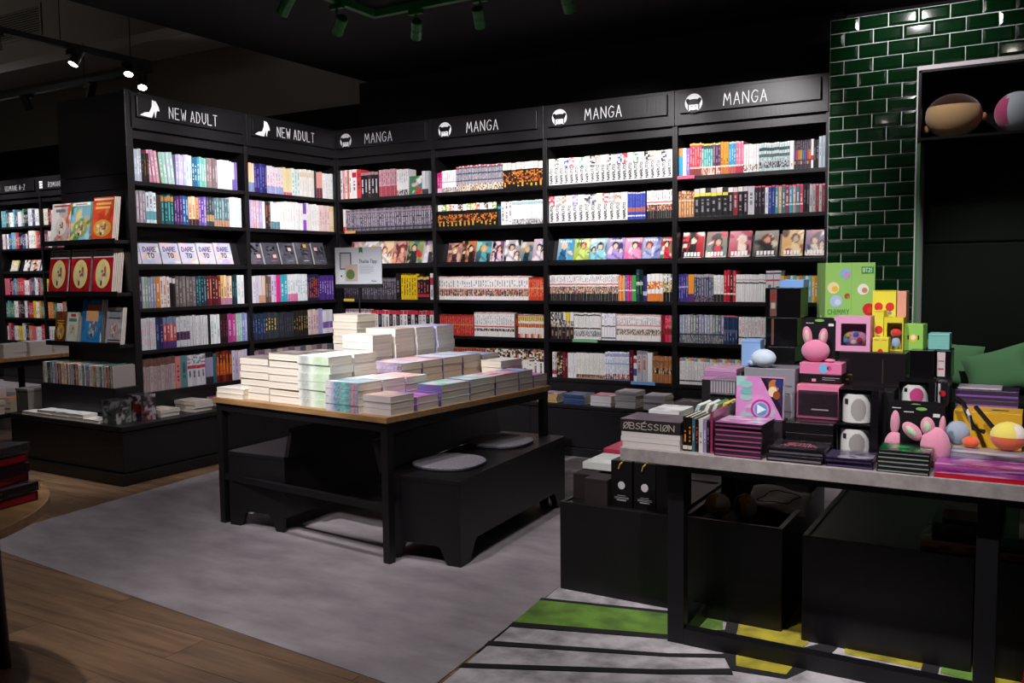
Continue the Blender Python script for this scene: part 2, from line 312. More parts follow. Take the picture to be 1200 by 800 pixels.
RUNS=[
 ('M1',1,0.022,0.144,5,0.240,'tall mixed white pink and orange manga volume',{'b': ['f2eef0', 'e8a0a8', 'f0e8e4', 'd87850', 'f4f0f4'], 'k': (), 't': (0.2, 0.8, '555060'), 'a': None}),
 ('M1',1,0.153,0.245,2,0.240,'tall white and red art book',{'b': ['f4eeee', 'd03840'], 'k': ((0.7, 0.9, 'c02838'),), 't': (0.2, 0.6, '302830'), 'a': None}),
 ('M1',1,0.245,0.427,5,0.208,'black manga volume with white lettering',{'b': ['221c24', '1a181e', '403038'], 'k': ((0.9, 1, 'b08890'),), 't': (0.15, 0.7, 'd8d4d8'), 'a': None}),
 ('M1',1,0.436,0.621,8,0.219,'rose pink manga volume with red foot',{'b': ['d8a8b4', 'cc9aa8'], 'k': ((0, 0.4, 'b04858'),), 't': (0.45, 0.9, '80505c'), 'a': None}),
 ('M1',1,0.621,0.734,5,0.210,'white manga volume with black foot art',{'b': ['f2f0f0'], 'k': (), 't': (0.5, 0.9, 'b0a8b0'), 'a': (0, 0.2, ['302c30', '908890', 'c8c0c0'])}),
 ('M1',1,0.870,0.937,2,0.180,'pale grey manga volume with dark foot',{'b': ['d8d8dc', 'b8b8c0'], 'k': ((0, 0.2, '403c44'),), 't': None, 'a': None}),
 ('M1',2,0.041,0.069,1,0.185,'white manga volume with red foot',{'b': ['f0ecec'], 'k': ((0, 0.2, 'd03038'),), 't': None, 'a': None}),
 ('M1',2,0.069,0.972,40,0.180,'grey violet manga volume with white lines',{'b': ['7a7482', '6c6676', '888090', '5c5666'], 'k': ((0.82, 0.9, 'b09098'), (0.55, 0.6, '2c2830'), (0.1, 0.15, '2c2830')), 't': (0.2, 0.8, 'c8c0cc'), 'a': None}),
 ('M1',4,0.031,0.191,7,0.174,'dark charcoal manga volume with slim white title',{'b': ['39353d', '2d2a32'], 'k': ((0.88, 0.95, '706870'),), 't': (0.2, 0.8, '807884'), 'a': None}),
 ('M1',4,0.228,0.589,15,0.178,'smoky grey manga volume with pale lettering',{'b': ['4a464e', '3d3942', '565060'], 'k': ((0.85, 0.93, '807880'), (0.5, 0.54, '242028')), 't': (0.2, 0.8, '989098'), 'a': None}),
 ('M1',4,0.589,0.633,1,0.210,'tall black manga volume with grey title',{'b': ['17151a'], 'k': (), 't': (0.3, 0.7, '888'), 'a': None}),
 ('M1',4,0.642,0.798,6,0.208,'bright yellow manga volume with black lettering',{'b': ['e6c21c'], 'k': ((0.94, 1, '5a4a10'),), 't': (0.15, 0.85, '302818'), 'a': None}),
 ('M1',4,0.807,0.926,4,0.193,'black manga volume with gold top and red title',{'b': ['1c1618'], 'k': ((0.84, 0.95, 'e0b868'), (0.12, 0.2, 'c83038')), 't': (0.3, 0.75, 'd06068'), 'a': None}),
 ('M1',4,0.934,0.967,1,0.212,'white manga volume with red block',{'b': ['e8e4e8'], 'k': ((0.55, 0.85, 'b83848'),), 't': (0.1, 0.4, '887880'), 'a': None}),
 ('M1',5,0.040,0.320,12,0.196,'white and pink manga volume behind the poster stand',{'b': ['e4d4da', 'd8b8c4'], 'k': ((0.6, 0.8, 'b06070'), (0.9, 1, '8a7078')), 't': (0.1, 0.5, 'c03848'), 'a': None}),
 ('M1',5,0.320,0.961,17,0.190,'black and white manga volume with red cap',{'b': ['1c1a1e', 'f0eef0', '1c1a1e', 'e8e8ea', 'f4f2f4'], 'k': ((0.86, 1, 'd03448'),), 't': (0.15, 0.8, '8c888c'), 'a': None}),
 ('M1',6,0.020,0.955,28,0.193,'cream manga volume on the shaded lowest shelf',{'b': ['c8c0b8', 'b0a8a0'], 'k': (), 't': (0.2, 0.8, '605858'), 'a': None}),
 ('M2',1,0.020,0.065,2,0.158,'magenta manga volume',{'b': ['c82878'], 'k': ((0, 0.2, 'e8c0d0'),), 't': (0.3, 0.8, 'f0a0c8'), 'a': None}),
 ('M2',1,0.065,0.199,8,0.170,'white manga volume with thin grey title',{'b': ['f0eeee'], 'k': ((0.45, 0.5, 'c0b8bc'),), 't': (0.5, 0.95, 'b8b4b8'), 'a': (0, 0.2, ['a09890', 'd8d0c0', '707078'])}),
 ('M2',1,0.199,0.627,28,0.193,'grey striped manga volume with bright coloured top edge',{'b': ['a8a6b0', '9896a2'], 'k': ((0.9, 0.95, '3c3a44'), (0.66, 0.7, '3c3a44'), (0.38, 0.43, '5c4a54'), (0.95, 1, ['e04888', 'f0c030', 'd85098', 'e8e0e8', 'c84078'])), 't': (0.45, 0.9, '54525e'), 'a': (0, 0.3, ['e8e0d0', 'c0a080', '383438', 'd8c8b0'])}),
 ('M2',1,0.627,0.972,9,0.188,'black manga volume with orange dragon lettering and pale head art',{'b': ['1c1613'], 'k': ((0.66, 0.72, '100c0c'),), 't': (0.05, 0.2, 'e0b040'), 'a': (0.25, 0.64, ['c87028', 'a85020', 'd89038', '281c14', '402814', '281c14', '1c1613']), 'a2': (0.72, 1, ['f0e8e0', 'e8c8b8', 'd8d0d8'])}),
 ('M2',2,0.020,0.570,14,0.177,'black manga volume with orange lettering and bright coloured head art',{'b': ['1a1513'], 'k': ((0.6, 0.66, '100c0c'),), 't': (0.05, 0.2, 'e0b040'), 'a': (0.25, 0.58, ['c87028', 'a85020', 'd89038', '281c14', '402814', '281c14', '1c1613']), 'a2': (0.7, 1, ['f0e8e0', '88b848', 'e8d058', 'd06040', 'e8e0e8', '604838'])}),
 ('M2',2,0.577,0.608,1,0.160,'dark teal manga volume',{'b': ['1c3038'], 'k': ((0.8, 0.9, '40a0a8'),), 't': None, 'a': None}),
 ('M2',2,0.608,0.706,3,0.173,'white manga volume with black numbers',{'b': ['ece8ea'], 'k': (), 't': (0.1, 0.95, '504850'), 'a': None}),
 ('M2',2,0.706,0.969,16,0.176,'white manga volume with pale teal top',{'b': ['eef0f0'], 'k': ((0.86, 0.97, 'a0c8cc'),), 't': (0.25, 0.85, 'd0d8d8'), 'a': (0, 0.2, ['68686c', 'a8a4a4', 'e0e0e0'])}),
 ('M2',4,0.020,0.839,38,0.182,'white manga volume with black title and small coloured art band',{'b': ['f4f0f0'], 'k': ((0.93, 1, 'e8b0ac'), (0.44, 0.5, 'e8a898')), 't': (0.58, 0.85, '605c60'), 'a': (0.18, 0.42, ['b04838', '383030', 'e8c8b0', '304858', 'c89068', '706060'])}),
 ('M2',4,0.839,0.971,8,0.172,'orange red manga volume',{'b': ['d84c30', 'cc4028'], 'k': ((0.92, 1, '802818'), (0.5, 0.55, 'e8a860')), 't': (0.15, 0.9, 'f0a080'), 'a': None}),
 ('M2',5,0.020,0.342,16,0.163,'red manga volume with thin gold stripe',{'b': ['c43c34', 'b83430'], 'k': ((0.94, 1, '6c3028'), (0.5, 0.55, 'c89050')), 't': (0.1, 0.9, 'd87868'), 'a': None}),
 ('M2',5,0.350,0.713,18,0.185,'white manga volume with dark art band near foot',{'b': ['f0ecec'], 'k': ((0.92, 1, 'd8a8a8'), (0.38, 0.42, 'b84840')), 't': (0.5, 0.88, 'a09ca0'), 'a': (0.2, 0.36, ['403838', '805848', '285070', 'd8b898'])}),
 ('M2',5,0.717,0.747,1,0.182,'brown and red thick manga volume',{'b': ['5c3424'], 'k': ((0.5, 0.8, 'a84028'),), 't': None, 'a': None}),
 ('M2',5,0.747,0.968,12,0.174,'white manga volume with yellow top and magenta foot',{'b': ['f0e8e0'], 'k': ((0.7, 0.92, 'd8c058'), (0.92, 1, 'c04890'), (0.44, 0.6, 'c86838'), (0, 0.14, ['d83098', 'e8d030', 'f0e8e8'])), 't': (0.7, 0.9, '706030'), 'a': None}),
 ('M2',6,0.020,0.451,20,0.190,'yellow banded manga volume with red top',{'b': ['d8cc98'], 'k': ((0.86, 1, 'a83830'), (0.5, 0.8, 'c8b048')), 't': (0.5, 0.8, '504018'), 'a': (0.1, 0.4, ['c85828', '384878', 'e0c080', '803020'])}),
 ('M2',6,0.459,0.965,11,0.196,'white manga volume with bold black brush lettering and dark top art',{'b': ['f0ece8'], 'k': (), 't': (0.05, 0.5, '141216'), 'a': (0.55, 1, ['1c1818', 'e8d8c0', 'c87850', 'f0ece8', '504040'])}),
 ('M3',1,0.022,0.976,23,0.190,'white ninja manga volume with upright black title, full top shelf row',{'b': ['f6f4f2'], 'k': (), 't': None, 'a': None, 'a2': (0.6, 1, ['f6f0e0', '302c34', 'f0d8c8', '4058b0', 'e05058', 'f6f2e8', '60a080', 'f4ecd8', '181818', 'e8a090']), 'T': 'NARUTO'}),
 ('M3',2,0.020,0.644,13,0.194,'white ninja manga volume with upright black title, left of the blue volumes',{'b': ['f6f4f2'], 'k': (), 't': None, 'a': None, 'a2': (0.6, 1, ['d84058', 'a8a8b0', 'e87030', 'f6f0e8', '9080c8', 'f0ece8', '303040', '483868', 'f4ecc8']), 'T': 'NARUTO'}),
 ('M3',2,0.644,0.778,7,0.189,'royal blue manga volume with white head and foot',{'b': ['3848a0', '4450b0'], 'k': ((0.94, 1, 'd0d4e8'), (0.12, 0.18, 'e0dce4'), (0.3, 0.42, 'b86858')), 't': (0.45, 0.9, '5868c0'), 'a': None}),
 ('M3',2,0.788,0.977,12,0.192,'white manga volume with red line and black foot',{'b': ['f2eeec'], 'k': ((0.55, 0.62, 'd87068'), (0, 0.26, '2c2a28')), 't': (0.66, 0.95, '6c7078'), 'a': (0.3, 0.52, ['486048', 'c87838', 'e8d0b8', '303848', 'a03030'])}),
 ('M3',4,0.020,0.571,38,0.186,'slim white manga volume with red line and black foot',{'b': ['f2eeec'], 'k': ((0.6, 0.66, 'd87068'), (0, 0.28, '262422')), 't': (0.7, 0.92, '6c7078'), 'a': (0.3, 0.58, ['b04038', '486078', 'e8d0b8', '383848', 'c8a070'])}),
 ('M3',4,0.571,0.623,4,0.181,'orange and yellow manga volume',{'b': ['e87048', 'f0a848', 'e06850', 'e8b850'], 'k': ((0.38, 0.44, 'f0e0d0'),), 't': (0.5, 0.9, 'f0c0a0'), 'a': None}),
 ('M3',4,0.623,0.675,3,0.181,'magenta and violet manga volume',{'b': ['6858a8', 'd03878', 'c83088'], 'k': ((0.38, 0.44, 'e8d0e0'),), 't': (0.5, 0.9, 'e0a0d0'), 'a': None}),
 ('M3',4,0.675,0.708,2,0.180,'green manga volume',{'b': ['50a858', '48a050'], 'k': ((0.38, 0.44, 'e0e8d0'),), 't': None, 'a': None}),
 ('M3',4,0.708,0.759,2,0.221,'tall black and teal manga volume',{'b': ['184048', '1a1c1a'], 'k': ((0.5, 0.6, 'd8d8d0'),), 't': (0.2, 0.9, '508850'), 'a': None}),
 ('M3',4,0.759,0.791,2,0.178,'navy manga volume with white mark',{'b': ['283468', '304078'], 'k': ((0.2, 0.4, 'c0c4d8'),), 't': None, 'a': None}),
 ('M3',4,0.791,0.907,4,0.190,'white and orange manga volume',{'b': ['f4f0ee'], 'k': ((0.0, 0.26, 'e88030'),), 't': None, 'a': (0.45, 0.75, ['e88030', 'd06020', 'f4f0ee', 'f0a860'])}),
 ('M3',4,0.910,0.978,3,0.188,'white manga volume with heavy black capitals, right end of the row',{'b': ['f0eeea'], 'k': ((0, 0.36, '1a1618'),), 't': (0.7, 1, '141214'), 'a': (0.36, 0.7, ['d8c8a8', '605850', 'c8b040', 'e8e4e0'])}),
 ('M3',5,0.026,0.217,6,0.196,'manga volume with heavy black capitals over dark foot, left end of the row',{'b': ['ece8e2', 'ece8e2', 'ece8e2', 'ece8e2', 'e0c030', 'ece8e2'], 'k': ((0, 0.45, '2c2224'),), 't': (0.1, 0.35, 'b09080'), 'a': (0.45, 0.66, ['988c84', '605450', 'c8b8a8', 'd8d0c8']), 'G': 'SOUL'}),
 ('M3',5,0.220,0.437,16,0.193,'pale grey white manga volume with black dots',{'b': ['e8e6e4'], 'k': ((0.9, 0.94, '383438'), (0.4, 0.43, '383438')), 't': (0.5, 0.88, 'd0cccc'), 'a': (0.1, 0.36, ['a8a8a8', 'd8d8d8', '787478'])}),
 ('M3',5,0.443,0.550,5,0.190,'white and lilac manga volume',{'b': ['eceaf0'], 'k': ((0.06, 0.12, '585868'), (0.5, 0.56, '706878')), 't': (0.6, 0.95, 'a098c8'), 'a': None}),
 ('M3',5,0.557,0.892,25,0.187,'white manga volume with pink lines and brown art foot',{'b': ['f2eeec'], 'k': ((0.94, 1, 'e8b0b0'), (0.55, 0.6, 'e09898')), 't': (0.62, 0.9, '8c8488'), 'a': (0.2, 0.42, ['a08068', 'd8c8b8', '806858', 'f0e8e0', '605048'])}),
 ('M3',5,0.892,0.923,2,0.184,'dark red manga volume',{'b': ['8c1828', '701420'], 'k': (), 't': (0.3, 0.8, 'c04858'), 'a': None}),
 ('M3',5,0.923,0.967,3,0.183,'pink red manga volume',{'b': ['d83058', 'c8283c', 'e04078'], 'k': ((0.3, 0.5, '803030'),), 't': (0.5, 0.9, 'f0a0b0'), 'a': None}),
 ('M3',5,0.967,0.980,1,0.183,'lime green manga volume',{'b': ['58b830'], 'k': ((0.3, 0.5, '304820'),), 't': None, 'a': None}),
 ('M3',6,0.037,0.073,2,0.185,'slim white and red manga volume, left end',{'b': ['e8e4e2', 'd8c8c8'], 'k': ((0.1, 0.3, 'a03040'),), 't': (0.3, 0.9, '605860'), 'a': None}),
 ('M3',6,0.073,0.123,2,0.178,'black and cream manga volume',{'b': ['241c1c', '302420'], 'k': (), 't': None, 'a': (0.1, 0.9, ['d8c8a0', '241c1c', 'a08858', '302420'])}),
 ('M3',6,0.123,0.166,2,0.190,'maroon manga volume',{'b': ['701c28', '5c1620'], 'k': (), 't': (0.3, 0.8, 'c08890'), 'a': None}),
 ('M3',6,0.166,0.236,3,0.183,'plain white manga volume',{'b': ['eae8e8'], 'k': (), 't': (0.2, 0.5, 'c8c0c0'), 'a': None}),
 ('M3',6,0.236,0.469,15,0.187,'cream white manga volume with pastel title',{'b': ['ece8e0', 'e8ece4', 'eee6e4'], 'k': ((0, 0.1, 'a89888'),), 't': (0.25, 0.8, 'c8d0c8'), 'a': (0.08, 0.18, ['805040', 'c89870', '483838'])}),
 ('M3',6,0.469,0.655,10,0.203,'white manga volume with blue markings',{'b': ['e8ecf0'], 'k': ((0.82, 0.97, 'a0a8d8'), (0.55, 0.62, '90b0d8'), (0.0, 0.2, '686880')), 't': (0.2, 0.8, 'a8c0e0'), 'a': (0.05, 0.22, ['303860', 'd07060', 'e8e0e0'])}),
 ('M3',6,0.655,0.688,1,0.219,'thick maroon manga volume',{'b': ['5a1420'], 'k': (), 't': (0.3, 0.8, 'a06870'), 'a': None}),
 ('M3',6,0.688,0.714,1,0.182,'blue and red manga volume',{'b': ['d8dce8'], 'k': ((0.2, 0.5, '3858a0'), (0.7, 0.9, 'c03840')), 't': None, 'a': None}),
 ('M3',6,0.714,0.791,2,0.218,'tall silver manga volume with red lettering',{'b': ['b8b8bc'], 'k': ((0.9, 1, '8c8890'),), 't': (0.3, 0.85, 'c84840'), 'a': None}),
 ('M3',6,0.791,0.829,1,0.211,'tall plain white volume',{'b': ['e8e8ea'], 'k': (), 't': None, 'a': None}),
 ('M3',6,0.829,0.980,10,0.185,'orange brown manga volume with dark centre band',{'b': ['b87c50', 'a87048'], 'k': ((0.78, 0.82, '8c5838'),), 't': (0.6, 0.76, '704830'), 'a': (0.36, 0.54, ['e0c8a8', '282020', 'c89060', '403030'])}),
 ('M4',1,0.020,0.049,1,0.189,'orange and blue manga volume',{'b': ['3090c0'], 'k': ((0.7, 1, 'e08048'),), 't': None, 'a': None}),
 ('M4',1,0.049,0.097,2,0.188,'white and violet manga volume',{'b': ['ece8f0', '8868b8'], 'k': (), 't': (0.2, 0.8, 'b0a0c8'), 'a': None}),
 ('M4',1,0.097,0.180,5,0.215,'tall scarlet manga volume with yellow cap',{'b': ['d83848'], 'k': ((0.93, 1, 'e8c058'), (0.2, 0.28, 'e8b0a8'), (0, 0.2, '803838')), 't': (0.3, 0.9, 'f0a0a0'), 'a': None}),
 ('M4',1,0.180,0.256,5,0.208,'teal manga volume with dark cap',{'b': ['58a8a0', '50989c'], 'k': ((0.93, 1, 'd8c868'), (0.85, 0.93, '383c40'), (0.22, 0.28, 'e0c8b8')), 't': (0.3, 0.85, 'b0d8d0'), 'a': (0, 0.22, ['a86050', 'e8d0c0'])}),
 ('M4',1,0.256,0.309,3,0.207,'plum manga volume',{'b': ['603860', '403040', '582c58'], 'k': ((0.93, 1, 'd8c868'), (0.22, 0.28, 'e0c8b8')), 't': (0.4, 0.9, 'a880a8'), 'a': (0, 0.22, ['a84038', 'e0c8c0'])}),
 ('M4',1,0.309,0.364,3,0.212,'amber orange manga volume',{'b': ['e09830', 'e8a038'], 'k': ((0.22, 0.28, 'e8d0b8'), (0, 0.2, 'c87840')), 't': (0.3, 0.5, '805018'), 'a': None}),
 ('M4',1,0.364,0.411,3,0.205,'sky blue manga volume',{'b': ['38a0c8', '48b0d0'], 'k': ((0.93, 1, 'e8e0d0'), (0.22, 0.28, 'e8d8d0'), (0, 0.2, 'c86058')), 't': (0.4, 0.8, 'c0e0f0'), 'a': None}),
 ('M4',1,0.411,0.462,3,0.205,'pink manga volume',{'b': ['e07898', 'e888a0'], 'k': ((0.93, 1, 'f0c0d0'), (0.22, 0.28, 'f0d8d8'), (0, 0.2, 'c03850')), 't': (0.4, 0.8, 'f8c0d0'), 'a': None}),
 ('M4',1,0.462,0.562,6,0.181,'plain white manga volume with small dark foot art',{'b': ['f4f2f2'], 'k': (), 't': (0.5, 0.85, 'd8d4d4'), 'a': (0.08, 0.3, ['303038', 'd8c0a8', 'f0eeee', 'f0eeee'])}),
 ('M4',1,0.562,0.758,12,0.179,'pale teal manga volume with black blocks',{'b': ['c8d8d6', 'c0d4d2'], 'k': ((0.92, 1, 'e8eeee'), (0.72, 0.85, '405054'), (0.52, 0.6, '58686a')), 't': (0.35, 0.5, '708488'), 'a': (0.1, 0.32, ['302c34', '705868', 'c8c8d0', '90a8a0'])}),
 ('M4',1,0.758,0.784,1,0.183,'single white volume beside the teal set',{'b': ['f2f0f0'], 'k': (), 't': (0.1, 0.3, 'a8a8b0'), 'a': None}),
 ('M4',1,0.784,0.889,8,0.177,'charcoal manga volume with orange and blue stripes',{'b': ['3c3640', '483e48'], 'k': ((0.36, 0.64, ['c87838', 'a89848', '3878a0', '784088', 'a85040']), (0.16, 0.3, ['406898', 'c89048', '783048'])), 't': (0.66, 0.95, '786c78'), 'a': None}),
 ('M4',1,0.889,0.905,1,0.181,'white manga volume with red band',{'b': ['ece8e8'], 'k': ((0.3, 0.45, 'c83848'),), 't': None, 'a': None}),
 ('M4',1,0.905,0.936,2,0.175,'black manga volume',{'b': ['18161a'], 'k': (), 't': (0.3, 0.8, '888088'), 'a': None}),
 ('M4',1,0.936,0.977,2,0.196,'tall pale blue grey volume',{'b': ['c0ccd4', 'b0bcc8'], 'k': (), 't': (0.3, 0.8, '8090a0'), 'a': None}),
 ('M4',2,0.020,0.128,6,0.177,'copper brown manga volume',{'b': ['b88458', 'a8744c'], 'k': ((0.6, 0.66, 'e0c0a0'),), 't': (0.1, 0.55, 'e0b890'), 'a': (0.7, 1, ['d8b890', 'a06840', '804c38'])}),
 ('M4',2,0.128,0.362,6,0.187,'black manga volume with yellow cap band',{'b': ['1c1a1c'], 'k': ((0.7, 0.82, 'd8c848'), (0.86, 1, ['d8d0c8', '282428', 'c0b8b8'])), 't': (0.15, 0.6, '888890'), 'a': None}),
 ('M4',2,0.362,0.493,4,0.183,'black manga volume with red slash',{'b': ['201a1e', '8c2430', '1e1c20', '201a1c'], 'k': ((0.84, 1, ['e0d8d8', 'c8c0c0']),), 't': (0.1, 0.7, 'a8a0a8'), 'a': None}),
 ('M4',2,0.493,0.537,1,0.182,'thick silver grey volume',{'b': ['c0c0c8'], 'k': (), 't': (0.3, 0.8, '606068'), 'a': None}),
 ('M4',2,0.537,0.604,3,0.181,'black manga volume with pink cap',{'b': ['241e26', '302630'], 'k': ((0.92, 1, 'e05070'),), 't': (0.2, 0.8, '888088'), 'a': None}),
 ('M4',2,0.604,0.669,3,0.180,'white and navy manga volume with pink cap',{'b': ['e0dce4', '384890', '2c3c80'], 'k': ((0.92, 1, 'e05070'),), 't': (0.2, 0.8, '9098c0'), 'a': None}),
 ('M4',2,0.669,0.734,3,0.180,'teal and tan manga volume with pink cap',{'b': ['4890a0', 'c8a880', '387888'], 'k': ((0.92, 1, 'e05070'),), 't': (0.2, 0.8, 'd8d8d0'), 'a': None}),
 ('M4',2,0.734,0.846,5,0.178,'bright mixed manga volume with pink cap',{'b': ['903848', '38a0c0', 'a8988c', '507888', 'b84858'], 'k': ((0.92, 1, 'e05070'), (0.3, 0.36, 'e0d8d0')), 't': (0.4, 0.85, 'e0d0d0'), 'a': None}),
 ('M4',2,0.846,0.883,2,0.182,'near black manga volume',{'b': ['1e1a20', '28222a'], 'k': (), 't': (0.3, 0.8, '786c78'), 'a': None}),
 ('M4',2,0.883,0.980,5,0.176,'grey and crimson manga volume',{'b': ['b8b4b4', 'a8a4a4', '8c2c40', 'b0a8a8', '7c2838'], 'k': ((0.92, 1, 'd890a0'),), 't': (0.2, 0.8, '706870'), 'a': None}),
 ('M4',4,0.021,0.088,4,0.186,'navy and purple manga volume',{'b': ['283070', '483078', '2c3880', '50306c'], 'k': ((0.5, 0.58, 'c0b8d0'),), 't': (0.1, 0.9, '8080b8'), 'a': None}),
 ('M4',4,0.088,0.131,1,0.186,'orange manga volume',{'b': ['e09030'], 'k': ((0.0, 0.3, '583070'),), 't': None, 'a': None}),
 ('M4',4,0.131,0.267,8,0.184,'slate blue manga volume with pale title',{'b': ['484c60', '3c4054', '585c70', '68606c'], 'k': ((0.9, 1, 'a8a0a8'),), 't': (0.2, 0.85, 'a0a4b8'), 'a': (0, 0.2, ['383040', '807080'])}),
 ('M4',4,0.267,0.337,3,0.176,'white manga volume with black foot',{'b': ['e8e6e4'], 'k': ((0, 0.3, '2c2a2c'),), 't': (0.4, 0.9, 'b8b4b4'), 'a': None}),
 ('M4',4,0.337,0.418,4,0.209,'tall red and black manga volume',{'b': ['c82838', 'b82030', '3c1c20', 'cc3040'], 'k': ((0.2, 0.3, 'e8d8d0'),), 't': (0.35, 0.85, 'e8a0a0'), 'a': None}),
 ('M4',4,0.418,0.615,13,0.179,'clean white manga volume with tiny black numbers',{'b': ['f2f0ee'], 'k': ((0.78, 0.82, 'c8c0c0'), (0.66, 0.7, '584c50')), 't': None, 'a': None}),
 ('M4',4,0.615,0.714,2,0.204,'tall pale grey volume with red dot',{'b': ['d8d8dc'], 'k': ((0.66, 0.74, 'd04848'), (0.9, 0.94, '585860')), 't': (0.1, 0.55, '282830'), 'a': None}),
 ('M4',4,0.714,0.980,14,0.168,'mixed bright manga volume behind the green box',{'b': ['e8c858', 'e08840', '58a8a0', 'f0ece8', '78b8d0'], 'k': (), 't': (0.2, 0.8, 'f0e8e0'), 'a': None}),
 ('M4',5,0.028,0.339,16,0.191,'misty blue grey manga volume',{'b': ['8c90a8', 'a8b0b8', '989cb0', 'b0a8a8', '788898', '90a080', '706c80', 'a098b0'], 'k': ((0.3, 0.36, '404458'),), 't': (0.4, 0.9, 'c8ccd8'), 'a': (0, 0.3, ['586078', 'a8a0a8', '788070'])}),
 ('M4',5,0.339,0.432,5,0.188,'dark navy manga volume with pink cap',{'b': ['283858', '2c4468'], 'k': ((0.92, 1, 'd06878'), (0.4, 0.5, '606888')), 't': (0.1, 0.4, '8890b0'), 'a': None}),
 ('M4',5,0.438,0.651,10,0.180,'white manga volume with pink and green script',{'b': ['eeecec', 'f0e4e8', 'e6f0e8'], 'k': ((0.2, 0.28, '584858'),), 't': (0.4, 0.9, 'd8a0b0'), 'a': None}),
 ('M4',5,0.651,0.980,18,0.170,'pale manga volume behind the merchandise',{'b': ['d8d4dc', 'c8ccd8'], 'k': (), 't': (0.2, 0.8, '807888'), 'a': None}),
 ('M4',6,0.029,0.457,20,0.180,'white manga volume with coloured top marks',{'b': ['eeecea'], 'k': ((0.9, 1, ['e0a848', 'd87090', '58a0a0', 'e8d8c0']), (0.1, 0.14, '504850')), 't': (0.3, 0.85, 'd8d0d0'), 'a': None}),
 ('M4',6,0.457,0.980,26,0.173,'grey white manga volume low behind the merchandise',{'b': ['c8c4c8', 'b8b4bc'], 'k': (), 't': (0.2, 0.8, '807888'), 'a': None}),
 ('L1',1,0.031,0.103,4,0.212,'pale blue grey paperback',{'b': ['b0c0cc', 'a8b4c8', 'c0c4cc', 'a0b0c0'], 'k': (), 't': (0.2, 0.8, 'e8ecf0'), 'a': None}),
 ('L1',1,0.103,0.163,3,0.191,'dark brown paperback',{'b': ['241c1c', '30201e', '1c181a'], 'k': (), 't': (0.2, 0.8, '806050'), 'a': None}),
 ('L1',1,0.163,0.245,3,0.216,'pink paperback leaning over',{'b': ['d888a0', 'c898b0', 'e0a0b0'], 'k': (), 't': (0.2, 0.8, 'f8e0e8'), 'a': None, 'lean': -6}),
 ('L1',1,0.252,0.371,4,0.214,'mint green paperback leaning over',{'b': ['a0c8b8', 'a8d0c4', 'b8c8d0', 'a8c8c0'], 'k': (), 't': (0.2, 0.8, 'e8f4f0'), 'a': None, 'lean': -5}),
 ('L1',1,0.378,0.464,4,0.211,'lilac paperback',{'b': ['b0a8d0', 'c0b8d8', 'b8b0d8'], 'k': (), 't': (0.2, 0.8, 'e8e0f4'), 'a': None}),
 ('L1',1,0.464,0.516,2,0.213,'white teal paperback',{'b': ['c8e0e4', 'd8ecec'], 'k': (), 't': (0.2, 0.8, '60a0a8'), 'a': None}),
 ('L1',1,0.516,0.583,3,0.208,'deep teal blue paperback',{'b': ['286078', '305890', '3890a0'], 'k': (), 't': (0.2, 0.8, 'c0e0e8'), 'a': None}),
 ('L1',1,0.583,0.644,3,0.210,'sea green paperback',{'b': ['78b8b0', '68a8a0'], 'k': (), 't': (0.2, 0.8, 'e0f0e8'), 'a': None}),
 ('L1',1,0.644,0.745,4,0.212,'taupe paperback',{'b': ['7c6c6c', '887878', '74646a'], 'k': (), 't': (0.2, 0.8, 'b8a8a8'), 'a': None}),
 ('L1',1,0.745,0.881,5,0.209,'white paperback with pale title',{'b': ['f0f0f0', 'e8eef0'], 'k': (), 't': (0.2, 0.8, 'c8d0d8'), 'a': None}),
 ('L1',1,0.881,0.930,2,0.205,'white and violet paperback',{'b': ['e8e0f0', '8070b0'], 'k': ((0, 0.4, '7060a8'),), 't': None, 'a': None}),
 ('L1',2,0.024,0.050,1,0.209,'red and white paperback',{'b': ['d8c8cc'], 'k': ((0.4, 0.9, 'a83848'),), 't': None, 'a': None}),
 ('L1',2,0.050,0.123,3,0.211,'dusty grey pink paperback',{'b': ['988c98', 'a898a4', '887c8c'], 'k': (), 't': (0.1, 0.9, 'd8c8d4'), 'a': None}),
 ('L1',2,0.123,0.207,3,0.208,'white paperback with teal wash',{'b': ['e0eaf0', 'd8e4ec', 'e8eef0'], 'k': ((0.1, 0.4, '68a8b0'),), 't': (0.5, 0.9, '604878'), 'a': None}),
 ('L1',2,0.207,0.245,1,0.198,'dark brown thin paperback',{'b': ['40302c'], 'k': (), 't': None, 'a': None}),
 ('L1',2,0.245,0.350,4,0.200,'dark teal paperback with orange top',{'b': ['205c64', '1c5058'], 'k': ((0.8, 0.95, 'b88048'),), 't': (0.1, 0.75, '68b8b8'), 'a': None}),
 ('L1',2,0.350,0.422,3,0.197,'deep purple paperback',{'b': ['382850', '482c60', '503068'], 'k': (), 't': (0.1, 0.9, 'a878b8'), 'a': None}),
 ('L1',2,0.422,0.473,2,0.198,'cobalt blue paperback',{'b': ['285898', '204878'], 'k': (), 't': (0.1, 0.9, 'a0c8e0'), 'a': None}),
 ('L1',2,0.473,0.562,3,0.200,'peach and cream paperback',{'b': ['e8b890', 'f0d0a8', 'd89868'], 'k': ((0, 0.2, '382830'),), 't': (0.3, 0.8, '805848'), 'a': None}),
 ('L1',2,0.562,0.631,3,0.202,'violet paperback',{'b': ['7050a0', '583c90', '8068b0'], 'k': (), 't': (0.1, 0.9, 'c8b0e0'), 'a': None}),
 ('L1',2,0.631,0.701,3,0.204,'charcoal paperback with gold emblem',{'b': ['40444c', '383c48'], 'k': ((0.15, 0.4, 'a89068'),), 't': (0.5, 0.9, '808890'), 'a': None}),
